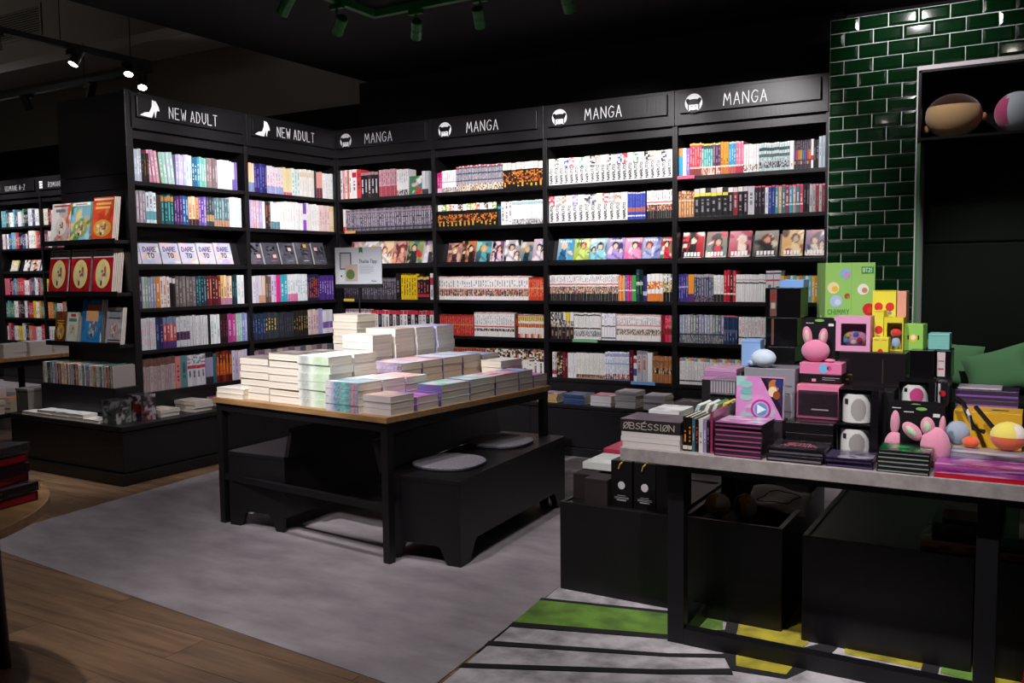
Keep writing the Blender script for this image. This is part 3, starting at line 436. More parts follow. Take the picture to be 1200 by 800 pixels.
 ('L1',2,0.701,0.844,6,0.207,'grey teal paperback',{'b': ['587880', '688c90', '486870', '789498', '587078'], 'k': ((0, 0.2, 'b88870'),), 't': (0.3, 0.9, 'a8c0c4'), 'a': None}),
 ('L1',2,0.844,0.959,4,0.216,'white paperback at shelf end',{'b': ['e8f0f4', 'f4f6f8', 'd8e0e8'], 'k': (), 't': (0.2, 0.8, 'b8c8d8'), 'a': None}),
 ('L1',4,0.021,0.067,2,0.216,'plum paperback',{'b': ['583460', '4c2c54'], 'k': (), 't': (0.2, 0.8, 'a080a8'), 'a': None}),
 ('L1',4,0.067,0.114,2,0.211,'sage green paperback',{'b': ['a0b8a8', '98b0a0'], 'k': (), 't': (0.2, 0.8, 'e0ece4'), 'a': None}),
 ('L1',4,0.114,0.175,3,0.207,'lilac grey paperback',{'b': ['9898b0', 'a4a4bc'], 'k': (), 't': (0.2, 0.8, 'd8d8e8'), 'a': None}),
 ('L1',4,0.175,0.209,1,0.208,'orange paperback',{'b': ['d88838'], 'k': (), 't': (0.2, 0.8, 'f8e0c0'), 'a': None}),
 ('L1',4,0.209,0.286,3,0.210,'white paperback with red ornament',{'b': ['ece4e0', 'e8dcd8'], 'k': (), 't': (0.1, 0.9, 'c84840'), 'a': None}),
 ('L1',4,0.286,0.336,2,0.212,'black paperback with white crest',{'b': ['1c181c', '241c20'], 'k': ((0.8, 0.92, 'd8d4d8'),), 't': None, 'a': None}),
 ('L1',4,0.336,0.512,6,0.209,'grey brown paperback',{'b': ['6c6464', '605858', '74686c'], 'k': (), 't': (0.1, 0.9, 'a09494'), 'a': None}),
 ('L1',4,0.512,0.604,4,0.213,'dark petrol paperback',{'b': ['183c48', '245058', '1c2c3c'], 'k': (), 't': (0.1, 0.9, '68a0b0'), 'a': None}),
 ('L1',4,0.604,0.737,5,0.210,'dark red paperback',{'b': ['5c1824', '6c2030', '4c141e'], 'k': (), 't': (0.2, 0.9, 'c89878'), 'a': None}),
 ('L1',4,0.737,0.842,4,0.213,'yellow cream paperback',{'b': ['e0b060', 'e8d0a0', 'd8a8a0', 'ecdcc0'], 'k': ((0, 0.2, 'b880a0'),), 't': (0.3, 0.8, '886038'), 'a': None}),
 ('L1',4,0.842,0.892,2,0.216,'black teal paperback',{'b': ['182c34', '1c3840'], 'k': (), 't': (0.2, 0.8, '508890'), 'a': None}),
 ('L1',4,0.892,0.959,2,0.217,'bright white paperback',{'b': ['f0f4f6'], 'k': (), 't': (0.2, 0.8, 'c8d0d8'), 'a': None}),
 ('L1',5,0.020,0.161,6,0.213,'pale grey paperback with pink lettering',{'b': ['ccd0d4', 'd4d0d8', 'c8d4d8'], 'k': (), 't': (0.1, 0.9, 'd8a0b0'), 'a': None}),
 ('L1',5,0.161,0.223,2,0.216,'midnight blue paperback',{'b': ['28305c', '302c54'], 'k': (), 't': (0.2, 0.8, '8080b0'), 'a': None}),
 ('L1',5,0.223,0.329,4,0.213,'sunset red paperback',{'b': ['c05860', 'b84858', 'd07868'], 'k': ((0.8, 1, '6888a8'), (0, 0.2, '503878')), 't': (0.3, 0.75, 'f0d0d0'), 'a': None}),
 ('L1',5,0.329,0.446,4,0.210,'white paperback with purple block',{'b': ['d8d4dc', 'ccd4d4'], 'k': ((0.2, 0.5, '503058'),), 't': (0.6, 0.9, 'b0a8b8'), 'a': None}),
 ('L1',5,0.446,0.606,7,0.214,'plain off white paperback',{'b': ['d8d8dc', 'd0d0d4', 'dcd8dc'], 'k': (), 't': (0.2, 0.8, 'c0c0c8'), 'a': None}),
 ('L1',5,0.606,0.629,1,0.216,'thin black paperback',{'b': ['181418'], 'k': (), 't': None, 'a': None}),
 ('L1',5,0.629,0.716,3,0.212,'white teal edged paperback',{'b': ['e4ecec', 'f0f2f2'], 'k': (), 't': (0.2, 0.8, 'a0c0c0'), 'a': None}),
 ('L1',5,0.716,0.788,3,0.214,'black paperback with maroon title',{'b': ['201418', '2c181c'], 'k': (), 't': (0.2, 0.8, '803040'), 'a': None}),
 ('L1',5,0.788,0.870,2,0.209,'magenta paperback',{'b': ['a83880', 'b8488c'], 'k': (), 't': (0.2, 0.8, 'e0a0d0'), 'a': None}),
 ('L1',5,0.870,0.929,3,0.211,'mint paperback',{'b': ['a8c8bc', '98bcb4'], 'k': (), 't': (0.2, 0.8, 'e0f0e8'), 'a': None}),
 ('L1',5,0.929,0.980,2,0.213,'periwinkle blue paperback',{'b': ['8090c8', 'a0a8d8'], 'k': (), 't': (0.2, 0.8, 'd8e0f8'), 'a': None}),
 ('L1',6,0.038,0.308,9,0.224,'beige paperback with brown patterned top',{'b': ['a89498', 'a08c90', 'b09c9c'], 'k': ((0.8, 1, '6c4840'),), 't': (0.2, 0.7, '8c787c'), 'a': None}),
 ('L1',6,0.308,0.352,1,0.223,'salmon paperback',{'b': ['c87878'], 'k': (), 't': (0.2, 0.8, '582838'), 'a': None}),
 ('L1',6,0.352,0.410,1,0.224,'teal blue hardback',{'b': ['58888c'], 'k': (), 't': (0.2, 0.8, '284448'), 'a': None}),
 ('L1',6,0.410,0.569,4,0.222,'white paperback with pink and teal motif',{'b': ['d4d4dc', 'ccccd8'], 'k': ((0.8, 0.95, 'b0889c'), (0.55, 0.68, 'b83858')), 't': (0.3, 0.5, '504850'), 'a': (0.7, 0.95, ['58a098', 'd06880', 'd4d4dc'])}),
 ('L1',6,0.569,0.639,1,0.225,'thick lilac volume with black curve',{'b': ['9c94b4'], 'k': ((0.86, 1, '1c181c'), (0, 0.2, '2c2430')), 't': None, 'a': None}),
 ('L1',6,0.639,0.670,1,0.220,'dark teal thin paperback',{'b': ['286874'], 'k': (), 't': None, 'a': None}),
 ('L1',6,0.670,0.816,5,0.223,'dark ember red paperback',{'b': ['6c2018', '501418', '7c2c18'], 'k': ((0.2, 0.6, 'b85020'),), 't': (0.3, 0.9, 'd88838'), 'a': None}),
 ('L1',6,0.816,0.967,5,0.220,'white and lilac paperback',{'b': ['d4ccdc', 'c0b4d0', 'dcc8d0'], 'k': (), 't': (0.2, 0.8, 'a878a8'), 'a': None}),
 ('L2',1,0.022,0.099,3,0.215,'sunrise orange and blue paperback',{'b': ['e8b078', 'f0c898', 'e8d0c0'], 'k': ((0, 0.35, '7890c0'),), 't': None, 'a': None}),
 ('L2',1,0.099,0.231,5,0.218,'indigo paperback',{'b': ['382868', '302060', '284890'], 'k': (), 't': (0.1, 0.9, '8878d0'), 'a': None}),
 ('L2',1,0.231,0.404,6,0.209,'white paperback with lilac and pink wash',{'b': ['f2ecf4', 'eee0ec', 'f4e4e8'], 'k': ((0, 0.3, 'a0a8e0'),), 't': (0.3, 0.8, 'e0a0b8'), 'a': None}),
 ('L2',1,0.404,0.498,3,0.212,'pale yellow paperback',{'b': ['f4e8b0', 'f0e0b8'], 'k': ((0, 0.12, 'd86890'),), 't': None, 'a': None}),
 ('L2',1,0.498,0.585,3,0.214,'white paperback with teal flowers',{'b': ['e4f0ee', 'd8ece8'], 'k': (), 't': (0.1, 0.9, '88c0b8'), 'a': None}),
 ('L2',1,0.585,0.753,6,0.218,'ivory white paperback',{'b': ['f4f0ea', 'f0ece8'], 'k': ((0.7, 0.9, 'e8d8c0'),), 't': (0.2, 0.6, 'e0dcd8'), 'a': None}),
 ('L2',1,0.753,0.784,1,0.220,'slim dark paperback',{'b': ['383840'], 'k': (), 't': None, 'a': None}),
 ('L2',1,0.784,0.855,2,0.214,'pink paperback with maroon foot',{'b': ['e8a898'], 'k': ((0, 0.4, '6c3444'),), 't': None, 'a': None}),
 ('L2',1,0.855,0.980,4,0.209,'white paperback at the corner end',{'b': ['f0f0f0', 'e8ecec'], 'k': (), 't': (0.2, 0.8, 'd0d4d8'), 'a': None}),
 ('L2',2,0.020,0.166,5,0.208,'lilac and peach paperback',{'b': ['b8a8d8', 'c8b0d8', 'e0b8a8', 'd8b8d0'], 'k': (), 't': (0.2, 0.8, 'e8e0f0'), 'a': None}),
 ('L2',2,0.174,0.201,1,0.204,'thin white paperback',{'b': ['f0f0f0'], 'k': (), 't': None, 'a': None}),
 ('L2',2,0.201,0.255,2,0.206,'black floral paperback',{'b': ['28242c', '302c34'], 'k': (), 't': (0.1, 0.9, 'c87858'), 'a': None}),
 ('L2',2,0.255,0.355,3,0.208,'white paperback with teal foot',{'b': ['f2f4f4'], 'k': ((0, 0.3, '5c8c98'),), 't': None, 'a': None}),
 ('L2',2,0.355,0.612,9,0.219,'glossy bright white paperback',{'b': ['fafafa', 'f6f6f8'], 'k': (), 't': (0.3, 0.7, 'f0d8d8'), 'a': None}),
 ('L2',2,0.612,0.652,1,0.215,'white paperback with violet stripe',{'b': ['f4f0f8'], 'k': ((0.0, 0.4, '9858c8'), (0.6, 1, '8850c0')), 't': None, 'a': None}),
 ('L2',2,0.652,0.803,5,0.218,'milky white paperback',{'b': ['f8f6f4', 'f4f4f4'], 'k': (), 't': (0.2, 0.8, 'e4e0e0'), 'a': None}),
 ('L2',2,0.803,0.928,4,0.214,'blush pink paperback',{'b': ['ecd0d0', 'f0d8d4'], 'k': (), 't': (0.2, 0.8, 'c8a0a0'), 'a': None}),
 ('L2',2,0.928,0.980,1,0.209,'cream paperback',{'b': ['ecd0a0'], 'k': ((0.2, 0.8, 'f0e0c0'),), 't': None, 'a': None}),
 ('L2',4,0.020,0.105,3,0.208,'white lilac paperback',{'b': ['dcd8e4', 'e4e0e8', 'ccc8dc'], 'k': (), 't': (0.2, 0.8, 'b8a8c8'), 'a': None}),
 ('L2',4,0.105,0.176,2,0.210,'grey peach paperback',{'b': ['d0ccd0', 'd8c0b0'], 'k': ((0.0, 0.3, 'c89880'),), 't': None, 'a': None}),
 ('L2',4,0.176,0.239,2,0.199,'brown paperback',{'b': ['5c4844', '705850'], 'k': (), 't': (0.2, 0.8, 'a09088'), 'a': None}),
 ('L2',4,0.239,0.293,2,0.213,'pale violet paperback',{'b': ['d8c8e4', 'c8b8dc'], 'k': (), 't': (0.2, 0.8, '8858a0'), 'a': None}),
 ('L2',4,0.293,0.339,1,0.208,'hot pink paperback',{'b': ['d82880'], 'k': (), 't': None, 'a': None}),
 ('L2',4,0.339,0.414,2,0.210,'turquoise paperback',{'b': ['38a0b8', '40a8c0'], 'k': (), 't': (0.2, 0.8, 'c0e8f0'), 'a': None}),
 ('L2',4,0.414,0.529,4,0.212,'white paperback with pink blossom',{'b': ['e4e8ec', 'ece8ec'], 'k': ((0, 0.3, 'd070a0'),), 't': (0.3, 0.8, '88b8b0'), 'a': None}),
 ('L2',4,0.529,0.638,4,0.215,'white teal trimmed paperback',{'b': ['e0ecee', 'dce4ec'], 'k': (), 't': (0.2, 0.8, '90a8c8'), 'a': None}),
 ('L2',4,0.638,0.780,6,0.211,'navy paperback with red and orange title',{'b': ['1c2444', '20284c'], 'k': (), 't': (0.1, 0.9, 'd06038'), 'a': None}),
 ('L2',4,0.780,0.958,6,0.200,'violet blue paperback',{'b': ['482c80', '583890'], 'k': (), 't': (0.2, 0.8, 'c0a8e8'), 'a': None}),
 ('L2',5,0.031,0.163,5,0.197,'navy blue paperback',{'b': ['202c44', '283450'], 'k': (), 't': (0.2, 0.8, '5878b0'), 'a': None}),
 ('L2',5,0.163,0.281,4,0.200,'dark grey paperback with yellow title',{'b': ['2c3038', '343840'], 'k': (), 't': (0.35, 0.8, 'd0c040'), 'a': None}),
 ('L2',5,0.281,0.469,7,0.197,'slate black paperback',{'b': ['2c3038', '24282e'], 'k': (), 't': (0.2, 0.8, '484c54'), 'a': None}),
 ('L2',5,0.469,0.636,6,0.201,'black paperback with gold title',{'b': ['1c1a1a', '24201c'], 'k': (), 't': (0.2, 0.8, 'a88838'), 'a': None}),
 ('L2',5,0.636,0.758,4,0.205,'cream and pink paperback',{'b': ['d8c8bc', 'd0b0b8'], 'k': (), 't': (0.2, 0.8, '905878'), 'a': None}),
 ('L2',5,0.758,0.810,2,0.207,'lavender paperback',{'b': ['9890c8', 'a8a0d0'], 'k': (), 't': None, 'a': None}),
 ('L2',5,0.810,0.936,3,0.194,'white paperback with purple wave',{'b': ['e0dce8', 'd8d4e0'], 'k': ((0.2, 0.5, '7858a0'),), 't': None, 'a': None}),
 ('L2',6,0.020,0.925,14,0.201,'dim mixed paperback behind the table piles',{'b': ['887880', '605060', '98888c', '485058', 'a89890'], 'k': (), 't': (0.2, 0.8, 'b8b0b0'), 'a': None}),
]
# ------------------------------------------------------------------ the setting
HZ = 2.97   # black ceiling over the manga corner
struct('floor', bx(-10, 8, -9, 1.2, -.08, -.02), 'black_paint')
fl = bpy.data.objects['floor']
# oak planks, run parallel to the long shelf wall
PW, PL = .185, 1.28
plank_me = bx(.001, PL-.001, .001, PW-.001, -.02, 0).mesh('plank')
GREY = [(0.62, -3.46), (3.54, -3.69), (3.47, -2.60), (6.6, -2.55), (6.6, .4), (-.9, .4), (.36, -.9)]
k = 0
for j in range(26):
    y = -5.75+j*PW
    x = -2.9-(j*.47 % 1)*PL
    while x < 4.6:
        inside = (x > .75 and y > -3.40) or (y > -2.25 and x > -1 and x+PL < .28) or (x+PL < -1.2 and y > -1.5)
        if not inside:
            o = obj('plank', plank_me, 'plank', parent=fl, loc=(x, y, 0)); k += 1
        x += PL
obj('subfloor_vinyl', MB().slab(GREY, -.02, .003), 'grey_floor', parent=fl)
obj('subfloor_vinyl', bx(-10, -.9, -1.6, .7, -.02, -.001), 'grey_floor', parent=fl)
struct('wall_back', bx(0, 4.0, .40, .52, 0, HZ), 'black_paint')
struct('wall_far', bx(-9.5, 0.0, 1.0, 1.1, 2.94, 3.9), 'beige_wall')
struct('wall_far_lower', bx(-9.5, 0.0, 1.0, 1.1, 0, 2.94), 'black_paint')
struct('wall_corner_return', bx(-.06, 0, .40, 1.0, 0, HZ), 'black_paint')
struct('ceiling', bx(.04, 8, -8, .52, HZ, HZ+.9), 'black_paint')
struct('ceiling_left', bx(-9.5, .04, -8, 1.1, 3.72, 3.87), 'white_ceiling')
struct('trim_1', bx(-6.0, .04, -1.62, -1.45, 3.0, 3.72), 'beige_wall')      # dropped bulkhead with the air grille
# air grille on the bulkhead
g = thing('air_grille', 'slatted air conditioning grille on the beige bulkhead', 'vent', (-1.87, -1.62, 3.27))
gm = MB(); gm.box(-.40, .40, -.012, 0, .10, .12); gm.box(-.40, .40, -.012, 0, -.12, -.10); gm.box(-.40, -.38, -.012, 0, -.10, .10); gm.box(.38, .40, -.012, 0, -.10, .10)
obj('frame', gm, 'beige_wall', g); obj('backing', bx(-.38, .38, -.002, 0, -.10, .10), 'black_paint', g)
sl = MB().prism([(-.38, -.004), (.38, -.004), (.38, .004), (-.38, .004)], -.012, -.003).mesh('slat')
for i in range(11): obj('slat', sl, 'beige_wall', g, loc=(0, 0, -.09+i*.018))

# tile wall --------------------------------------------------------------------
TX0, TX1 = 4.0, 5.6; CH, TWD = .0832, .1655; TTOP = 2.812
tw = struct('wall_right', bx(TX0+.002, 4.5, -.008, .40, 0, TTOP), 'grout')
obj('lintel', bx(4.5, TX1, -.008, .40, 2.455, TTOP), 'grout', tw)
def tile_mesh(wd):
    m = MB(); a = .0022; b = .016
    x0, x1, z0, z1 = a, wd-a, a, CH-a
    o = [(x0, 0, z0), (x1, 0, z0), (x1, 0, z1), (x0, 0, z1)]; e = [(x0+.001, -.005, z0+.001), (x1-.001, -.005, z0+.001), (x1-.001, -.005, z1-.001), (x0+.001, -.005, z1-.001)]
    i = [(x0+b, -.010, z0+b), (x1-b, -.010, z0+b), (x1-b, -.010, z1-b), (x0+b, -.010, z1-b)]
    m.v = o+e+i
    for p, q in ((0, 4), (4, 8)):
        for s in range(4): t = (s+1) % 4; m.face((p+s, p+t, q+t, q+s))
    m.face((8, 9, 10, 11)); return m.mesh('tile')
T_full, T_half = tile_mesh(TWD), tile_mesh(TWD/2)
for r in range(33):
    z = TTOP-(r+1)*CH
    if z < .0: break
    odd = r % 2
    xs = []; x = TX0+.002
    if odd: xs.append((x, 1)); x += TWD/2
    lim = TX1 if z > 2.44 else 4.5
    while x < lim-.04:
        if x+TWD <= lim+.01: xs.append((x, 2)); x += TWD
        else: xs.append((x, 1)); x += TWD/2
    for x, kd in xs:
        obj('tile', T_full if kd == 2 else T_half, 'tile', parent=tw, loc=(x, -.008, z), rot=(rnd.uniform(-.004, .004), 0, rnd.uniform(-.004, .004)))
obj('edge_trim', bx(4.5, 4.506, -.02, .02, .86, 2.455), 'grout', tw)
# the niche with its shelf and the upholstered seat alcove
nc = struct('trim_3', bx(4.506, TX1, .30, .40, 0, 2.455), 'upholstery')
nf = MB(); nf.box(4.506, 4.522, -.02, .30, 2.045, 2.45); nf.box(4.506, TX1, -.02, .30, 2.438, 2.452); obj('niche_lining', nf, 'black_metal', nc)
obj('niche_back', bx(4.522, TX1, .27, .30, 2.062, 2.438), 'black_paint', nc)
obj('niche_shelf', bx(4.506, TX1, -.022, .30, 2.046, 2.062), 'black_metal', nc)
obj('upper_back_pad', bx(4.522, TX1, .235, .30, 1.452, 2.03), 'upholstery', nc, bevel=.01)
obj('lower_back_pad', bx(4.522, TX1, .23, .30, .58, 1.446), 'upholstery', nc, bevel=.01)
obj('side_pad', bx(4.506, 4.522, -.01, .24, .5, 2.044), 'pillow', nc)
obj('seat_box', bx(4.506, TX1, -.40, .235, 0, .46), 'black_wood', nc)
obj('seat_pad', bx(4.51, TX1, -.42, .235, .46, .58), 'upholstery', nc, bevel=.02)
def pillow_mesh(w, h, t, su=14):
    m = MB(); n = su
    for s in (-1, 1):
        base = len(m.v)
        for j in range(n+1):
            for i in range(n+1):
                a, b = i/n*2-1, j/n*2-1
                puff = (max(0, (1-a**4))*max(0, (1-b**4)))**.6
                pin = 1-.10*(a*a)*(1-b*b)*0-.08*(1-abs(a))*abs(b)**3-.08*(1-abs(b))*abs(a)**3
                m.v.append((a*w/2*(1-.09*(1-abs(b))*0)*pin, s*puff*t/2, b*h/2*pin))
        for j in range(n):
            for i in range(n):
                k0 = base+j*(n+1)+i; q = (k0, k0+1, k0+n+2, k0+n+1); m.face(q if s < 0 else q[::-1])
    return m.mesh('pillow', True)
pm = pillow_mesh(.34, .28, .11)
for (x, y, z, ry, rx, lb) in ((4.70, .12, .715, .12, -.35, 'dark green cushion leaning at the left end of the alcove seat'),
                              (4.96, -.06, .70, -.30, -.45, 'pointed green cushion in the middle of the alcove seat'),
                              (5.30, .03, .70, .28, -.40, 'green cushion cut off by the right edge of the photo')):
    tag(obj('cushion', pm, 'pillow', loc=(x, y, z), rot=(rx, ry, 0)), lb, 'cushion', 'green cushions on the alcove seat')

# ------------------------------------------------------------------ bookcases
HR = [1.932, 1.659, 1.374, 1.089, .807, .52]
TOP, FB = 2.505, 2.271
BAYS = {'M1': (0, 0, 0), 'M2': (1, 0, 0), 'M3': (2, 0, 0), 'M4': (3, 0, 0), 'L1': (0, -2, PI/2), 'L2': (0, -1, PI/2),
        'R1': (-6.15, .65, 0), 'R2': (-5.264, .65, 0), 'R3': (-4.378, .65, 0)}
def b2w(bay, x, y, z):
    ox, oy, a = BAYS[bay]; return (ox+x*math.cos(a)-y*math.sin(a), oy+x*math.sin(a)+y*math.cos(a), z)
def pict_shoe(m, x, z, s):       # high-heeled shoe pictogram
    P = [(-.62, -.40), (-.30, -.22), (.02, -.16), (.20, .18), (.22, .56), (.48, .50), (.66, .22), (.72, -.02), (.55, -.02), (.50, -.12), (.44, -.42), (.40, -.42), (.38, -.02), (.30, -.20), (.18, -.46), (-.1, -.45)]
    return m.prism([(x+a*s, z+b*s) for a, b in P], -.0012, 0)
def pict_head(m, x, z, s):       # round pictogram of a head with two hair buns on a white disc
    E = lambda cx, cz, rx, rz, c, k: m.prism([(x+s*(cx+rx*math.cos(2*PI*i/20)), z+s*(cz+rz*math.sin(2*PI*i/20))) for i in range(20)], -.0012-k*.0004, 0, c)
    W, K = (.86, .86, .88), (.006, .005, .007)
    E(0, 0, 1, 1, W, 0); E(0, -.9, .52, .20, K, 1)
    E(0, .08, .80, .34, K, 2); E(-.68, .30, .22, .20, K, 2); E(.68, .30, .22, .20, K, 2)
    E(0, -.42, .50, .36, W, 3); E(0, -.06, .58, .14, K, 4)
    m.box(x-.34*s, x-.10*s, -.003, 0, z-.40*s, z-.32*s, K); m.box(x+.10*s, x+.34*s, -.003, 0, z-.40*s, z-.32*s, K)
    m.box(x-.66*s, x-.54*s, -.003, 0, z-.75*s, z-.05*s, K); m.box(x+.54*s, x+.66*s, -.003, 0, z-.75*s, z-.05*s, K)
    return m
def pict_books(m, x, z, s):
    for i in range(3): m.box(x-.55*s, x+.55*s, -.0012, 0, z+(-.75+i*.55)*s, z+(-.75+i*.55+.4)*s)
    return m
def bookcase(bay, W, label, word, pict, tx, ix, depth=.32, base=(0, 1), front=-.27, rows=HR, base_on=True, th=.078, cover_row=2):
    ox, oy, a = BAYS[bay]
    t = thing('bookcase', label, 'bookcase', (ox, oy, 0), a, 'black bookcase units')
    p = .018
    obj('side_panel', bx(0, p, 0, depth, .37, TOP), 'black_wood', t, bevel=.0015)
    obj('side_panel', bx(W-p, W, 0, depth, .37, TOP), 'black_wood', t, bevel=.0015)
    obj('back_panel', bx(p, W-p, .30, .32, .37, TOP-.02), 'black_wood', t)
    obj('top_panel', bx(p, W-p, .0, depth, TOP-.02, TOP-.002), 'black_wood_flat', t)
    for i, z in enumerate(rows):
        obj('shelf', bx(p, W-p, .006, .30, z-.026, z), 'black_wood_flat', t, bevel=.0015)
    obj('riser', bx(p, W-p, .012, .024, .37, rows[-1]-.026), 'black_wood_flat', t)
    hb = obj('header_board', bx(.0015, W-.0015, -.012, 0, FB, TOP), 'black_wood_flat', t, bevel=.002)
    obj('valance', bx(p, W-p, .02, .035, FB-.06, FB), 'black_wood_flat', t)
    sp = obj('sign_plate', bx(.045, W-.045, -.034, -.012, 2.345, 2.482), 'black_wood_flat', t, bevel=.002)
    wl = .5
    while text_len(word, th, wl, .3) > {'MANGA': .29, 'NEW ADULT': .41}.get(word, .43) and wl > .3: wl -= .01
    tm = MB(); text(tm, word, th, (tx, -.0342, 2.368), (1, 0, 0), (0, .0, 1), sw=.062, wid=wl, gap=.30, depth=.0015)
    obj('lettering', tm, 'white_print', sp)
    im = MB(); pict(im, 0, 0, {'pict_shoe': .115, 'pict_head': .060}.get(pict.__name__, .056))
    obj('pictogram', im, 'print', sp, loc=(ix, -.0343, 2.405))
    z = rows[cover_row]
    obj('cover_rest', MB().prism([(p, z), (W-p, z), (W-p, z+.012), (p, z+.012)], .026, .034), 'black_wood_flat', t)
    rest = MB(); n = len(rest.v); rest.v += [(p, .075, z), (W-p, .075, z), (W-p, .135, z+.20), (p, .135, z+.20), (p, .083, z), (W-p, .083, z), (W-p, .143, z+.20), (p, .143, z+.20)]
    for q in ((0, 1, 2, 3), (5, 4, 7, 6), (3, 2, 6, 7), (1, 5, 6, 2), (4, 0, 3, 7)): rest.face(q)
    obj('slanted_rest', rest, 'black_wood_flat', t)
    if base_on:
        b0, b1 = base
        obj('ledge', bx(b0, b1, front, .32, .342, .37), 'black_wood_flat', t, bevel=.003)
        obj('base_panel', bx(b0+.001, b1-.001, front+.012, .30, .07, .334), 'black_wood_flat', t, bevel=.002)
        obj('kickboard', bx(b0, b1, front-.0, .30, 0.003, .066), 'black_wood_flat', t, bevel=.002)
    return t
bookcase('M1', 1, 'black wooden manga bookcase in the corner beside the NEW ADULT shelves', 'MANGA', pict_head, .345, .143, base=(.285, 1))
bookcase('M2', 1, 'black wooden manga bookcase, second from the corner', 'MANGA', pict_head, .345, .143)
bookcase('M3', 1, 'black wooden manga bookcase, third from the corner', 'MANGA', pict_head, .345, .143)
bookcase('M4', 1, 'black wooden manga bookcase touching the green tile wall', 'MANGA', pict_head, .345, .143)
bookcase('L1', 1, 'black wooden bookcase under the left NEW ADULT sign', 'NEW ADULT', pict_shoe, .295, .135, depth=.70, base_on=False, th=.074)
bookcase('L2', 1, 'black wooden bookcase under the right NEW ADULT sign in the corner', 'NEW ADULT', pict_shoe, .295, .135, depth=.70, base_on=False, th=.074)
for k, lb in (('R1', 'distant black bookcase with the ROMANE A-Z sign at the left photo edge'), ('R2', 'distant black bookcase mostly hidden behind the comics end panel')):
    bookcase(k, .886, lb, 'ROMANE A-Z', pict_books, .245, .10, front=-.05, base=(0, .886), th=.06)
# end wall of the left bookcase, clad in boards, with comic ledges
ep = thing('end_display', 'black boarded end panel of the bookcase with ledges of comic albums', 'display panel', (0, -2.0, 0))
zs = [.37, .86, 1.20, 1.545, 1.876, 1.973, 2.505]
for z0, z1 in zip(zs, zs[1:]): obj('board', bx(-.715, -.001, -.03, -.001, z0+.0025, z1-.0025), 'black_wood_flat', ep, bevel=.002)
obj('corner_post', bx(-.001, .012, -.032, .02, .37, 2.515), 'black_wood', ep, bevel=.0015)
for z in (.858, 1.197, 1.540):
    lg = obj('ledge', bx(-.80, -.0, -.135, -.031, z-.022, z), 'black_wood_flat', ep, bevel=.002)
    obj('lip', bx(-.80, -.0, -.142, -.135, z-.022, z+.010), 'black_wood_flat', lg)
obj('step', bx(-.78, .03, -.205, -.031, .37, .582), 'black_wood_flat', ep, bevel=.003)
# plinth under the left bookcase and its end
bp = thing('display_plinth', 'low black wooden plinth under the NEW ADULT bookcase', 'plinth', (0, 0, 0))
obj('top', MB().slab([(-1.0, -2.325), (.27, -2.345), (.275, .3), (-1.0, .3)], .338, .3695), 'black_wood_flat', bp, bevel=.003)
obj('body', MB().slab([(-.985, -2.31), (.255, -2.33), (.26, .3), (-.985, .3)], .075, .33), 'black_wood_flat', bp, bevel=.003)
obj('kickboard', MB().slab([(-1.0, -2.34), (.285, -2.365), (.283, .3), (-1.0, .3)], .003, .07), 'black_wood_flat', bp, bevel=.003)

# ------------------------------------------------------------------ shelf books
def spine_mesh(mb, st, w, h, d, i, r, ox=0, oy=0, oz=0, xf=None):
    """one upright book, spine towards -y; colours by rows of small faces"""
    base = lin(st['b'][i % len(st['b'])]); base = jit(base, .05, r)
    NR = 18; cols3 = []
    vol = r.random()
    for j in range(NR):
        f = (j+.5)/NR; c = base; mid = None
        for (f0, f1, cc) in st.get('k', ()):
            if f0 <= f < f1: c = lin(cc if isinstance(cc, str) else cc[(i+int(f0*10)) % len(cc)])
        a = st.get('a')
        row = [c, c, c]
        if a and a[0] <= f < a[1]: row = [lin(r.choice(a[2])) for _ in range(3)]
        a = st.get('a2')
        if a and a[0] <= f < a[1]:
            key = a[2][i % len(a[2])]; row = [mixc(lin(key), lin('fbf8f4'), r.choice((0, .25, .6, 1))) for _ in range(3)]
        t = st.get('t')
        if t and t[0] <= f < t[1] and r.random() < .72: row[1] = mixc(row[1], lin(t[2]), r.uniform(.6, 1))
        cols3.append(row)
    xs = (-w/2, -w*.2, w*.2, w/2); bow = (0.0012, 0, 0, .0012)
    n = len(mb.v); P = []
    for j in range(NR+1):
        for x, y in zip(xs, bow): P.append((x, y, h*j/NR))
    bk = [(-w/2, d, 0), (w/2, d, 0), (w/2, d, h), (-w/2, d, h)]
    # page top, slightly sunk between the boards
    e = min(.0012, w*.12); pg = [(-w/2+e, .003, h-.003), (w/2-e, .003, h-.003), (w/2-e, d-.002, h-.003), (-w/2+e, d-.002, h-.003)]
    P += bk+pg
    if xf: P = [xf(p) for p in P]
    mb.v += P
    for j in range(NR):
        for q in range(3):
            k0 = n+j*4+q; mb.face((k0, k0+1, k0+5, k0+4), cols3[j][q])
    B = n+(NR+1)*4; G = B+4
    tl, tr = n+NR*4, n+NR*4+3
    mb.face((n+3, B+1, B+2, tr), base); mb.face((B, n, tl, B+3), base); mb.face((B+1, B, B+3, B+2), lin('e0d8cc'))
    mb.face((n, B, B+1, n+3), base)
    pc = lin('ded6ca')
    mb.face((G, G+1, G+2, G+3), pc)
    mb.face((tl, G, G+3, B+3), base); mb.face((tr, B+2, G+2, G+1), base); mb.face((tl, n+NR*4+1, n+NR*4+2, tr, G+1, G), base)
    return mb
ORD = ['top', 'second', 'third', 'fourth', 'fifth', 'lowest']
BAYN = {'M1': 'corner MANGA bookcase', 'M2': 'second MANGA bookcase', 'M3': 'third MANGA bookcase', 'M4': 'tile-side MANGA bookcase', 'L1': 'left NEW ADULT bookcase', 'L2': 'right NEW ADULT bookcase',
        'R1': 'far ROMANE bookcase', 'R2': 'far bookcase beside the comics'}
title_me = {}
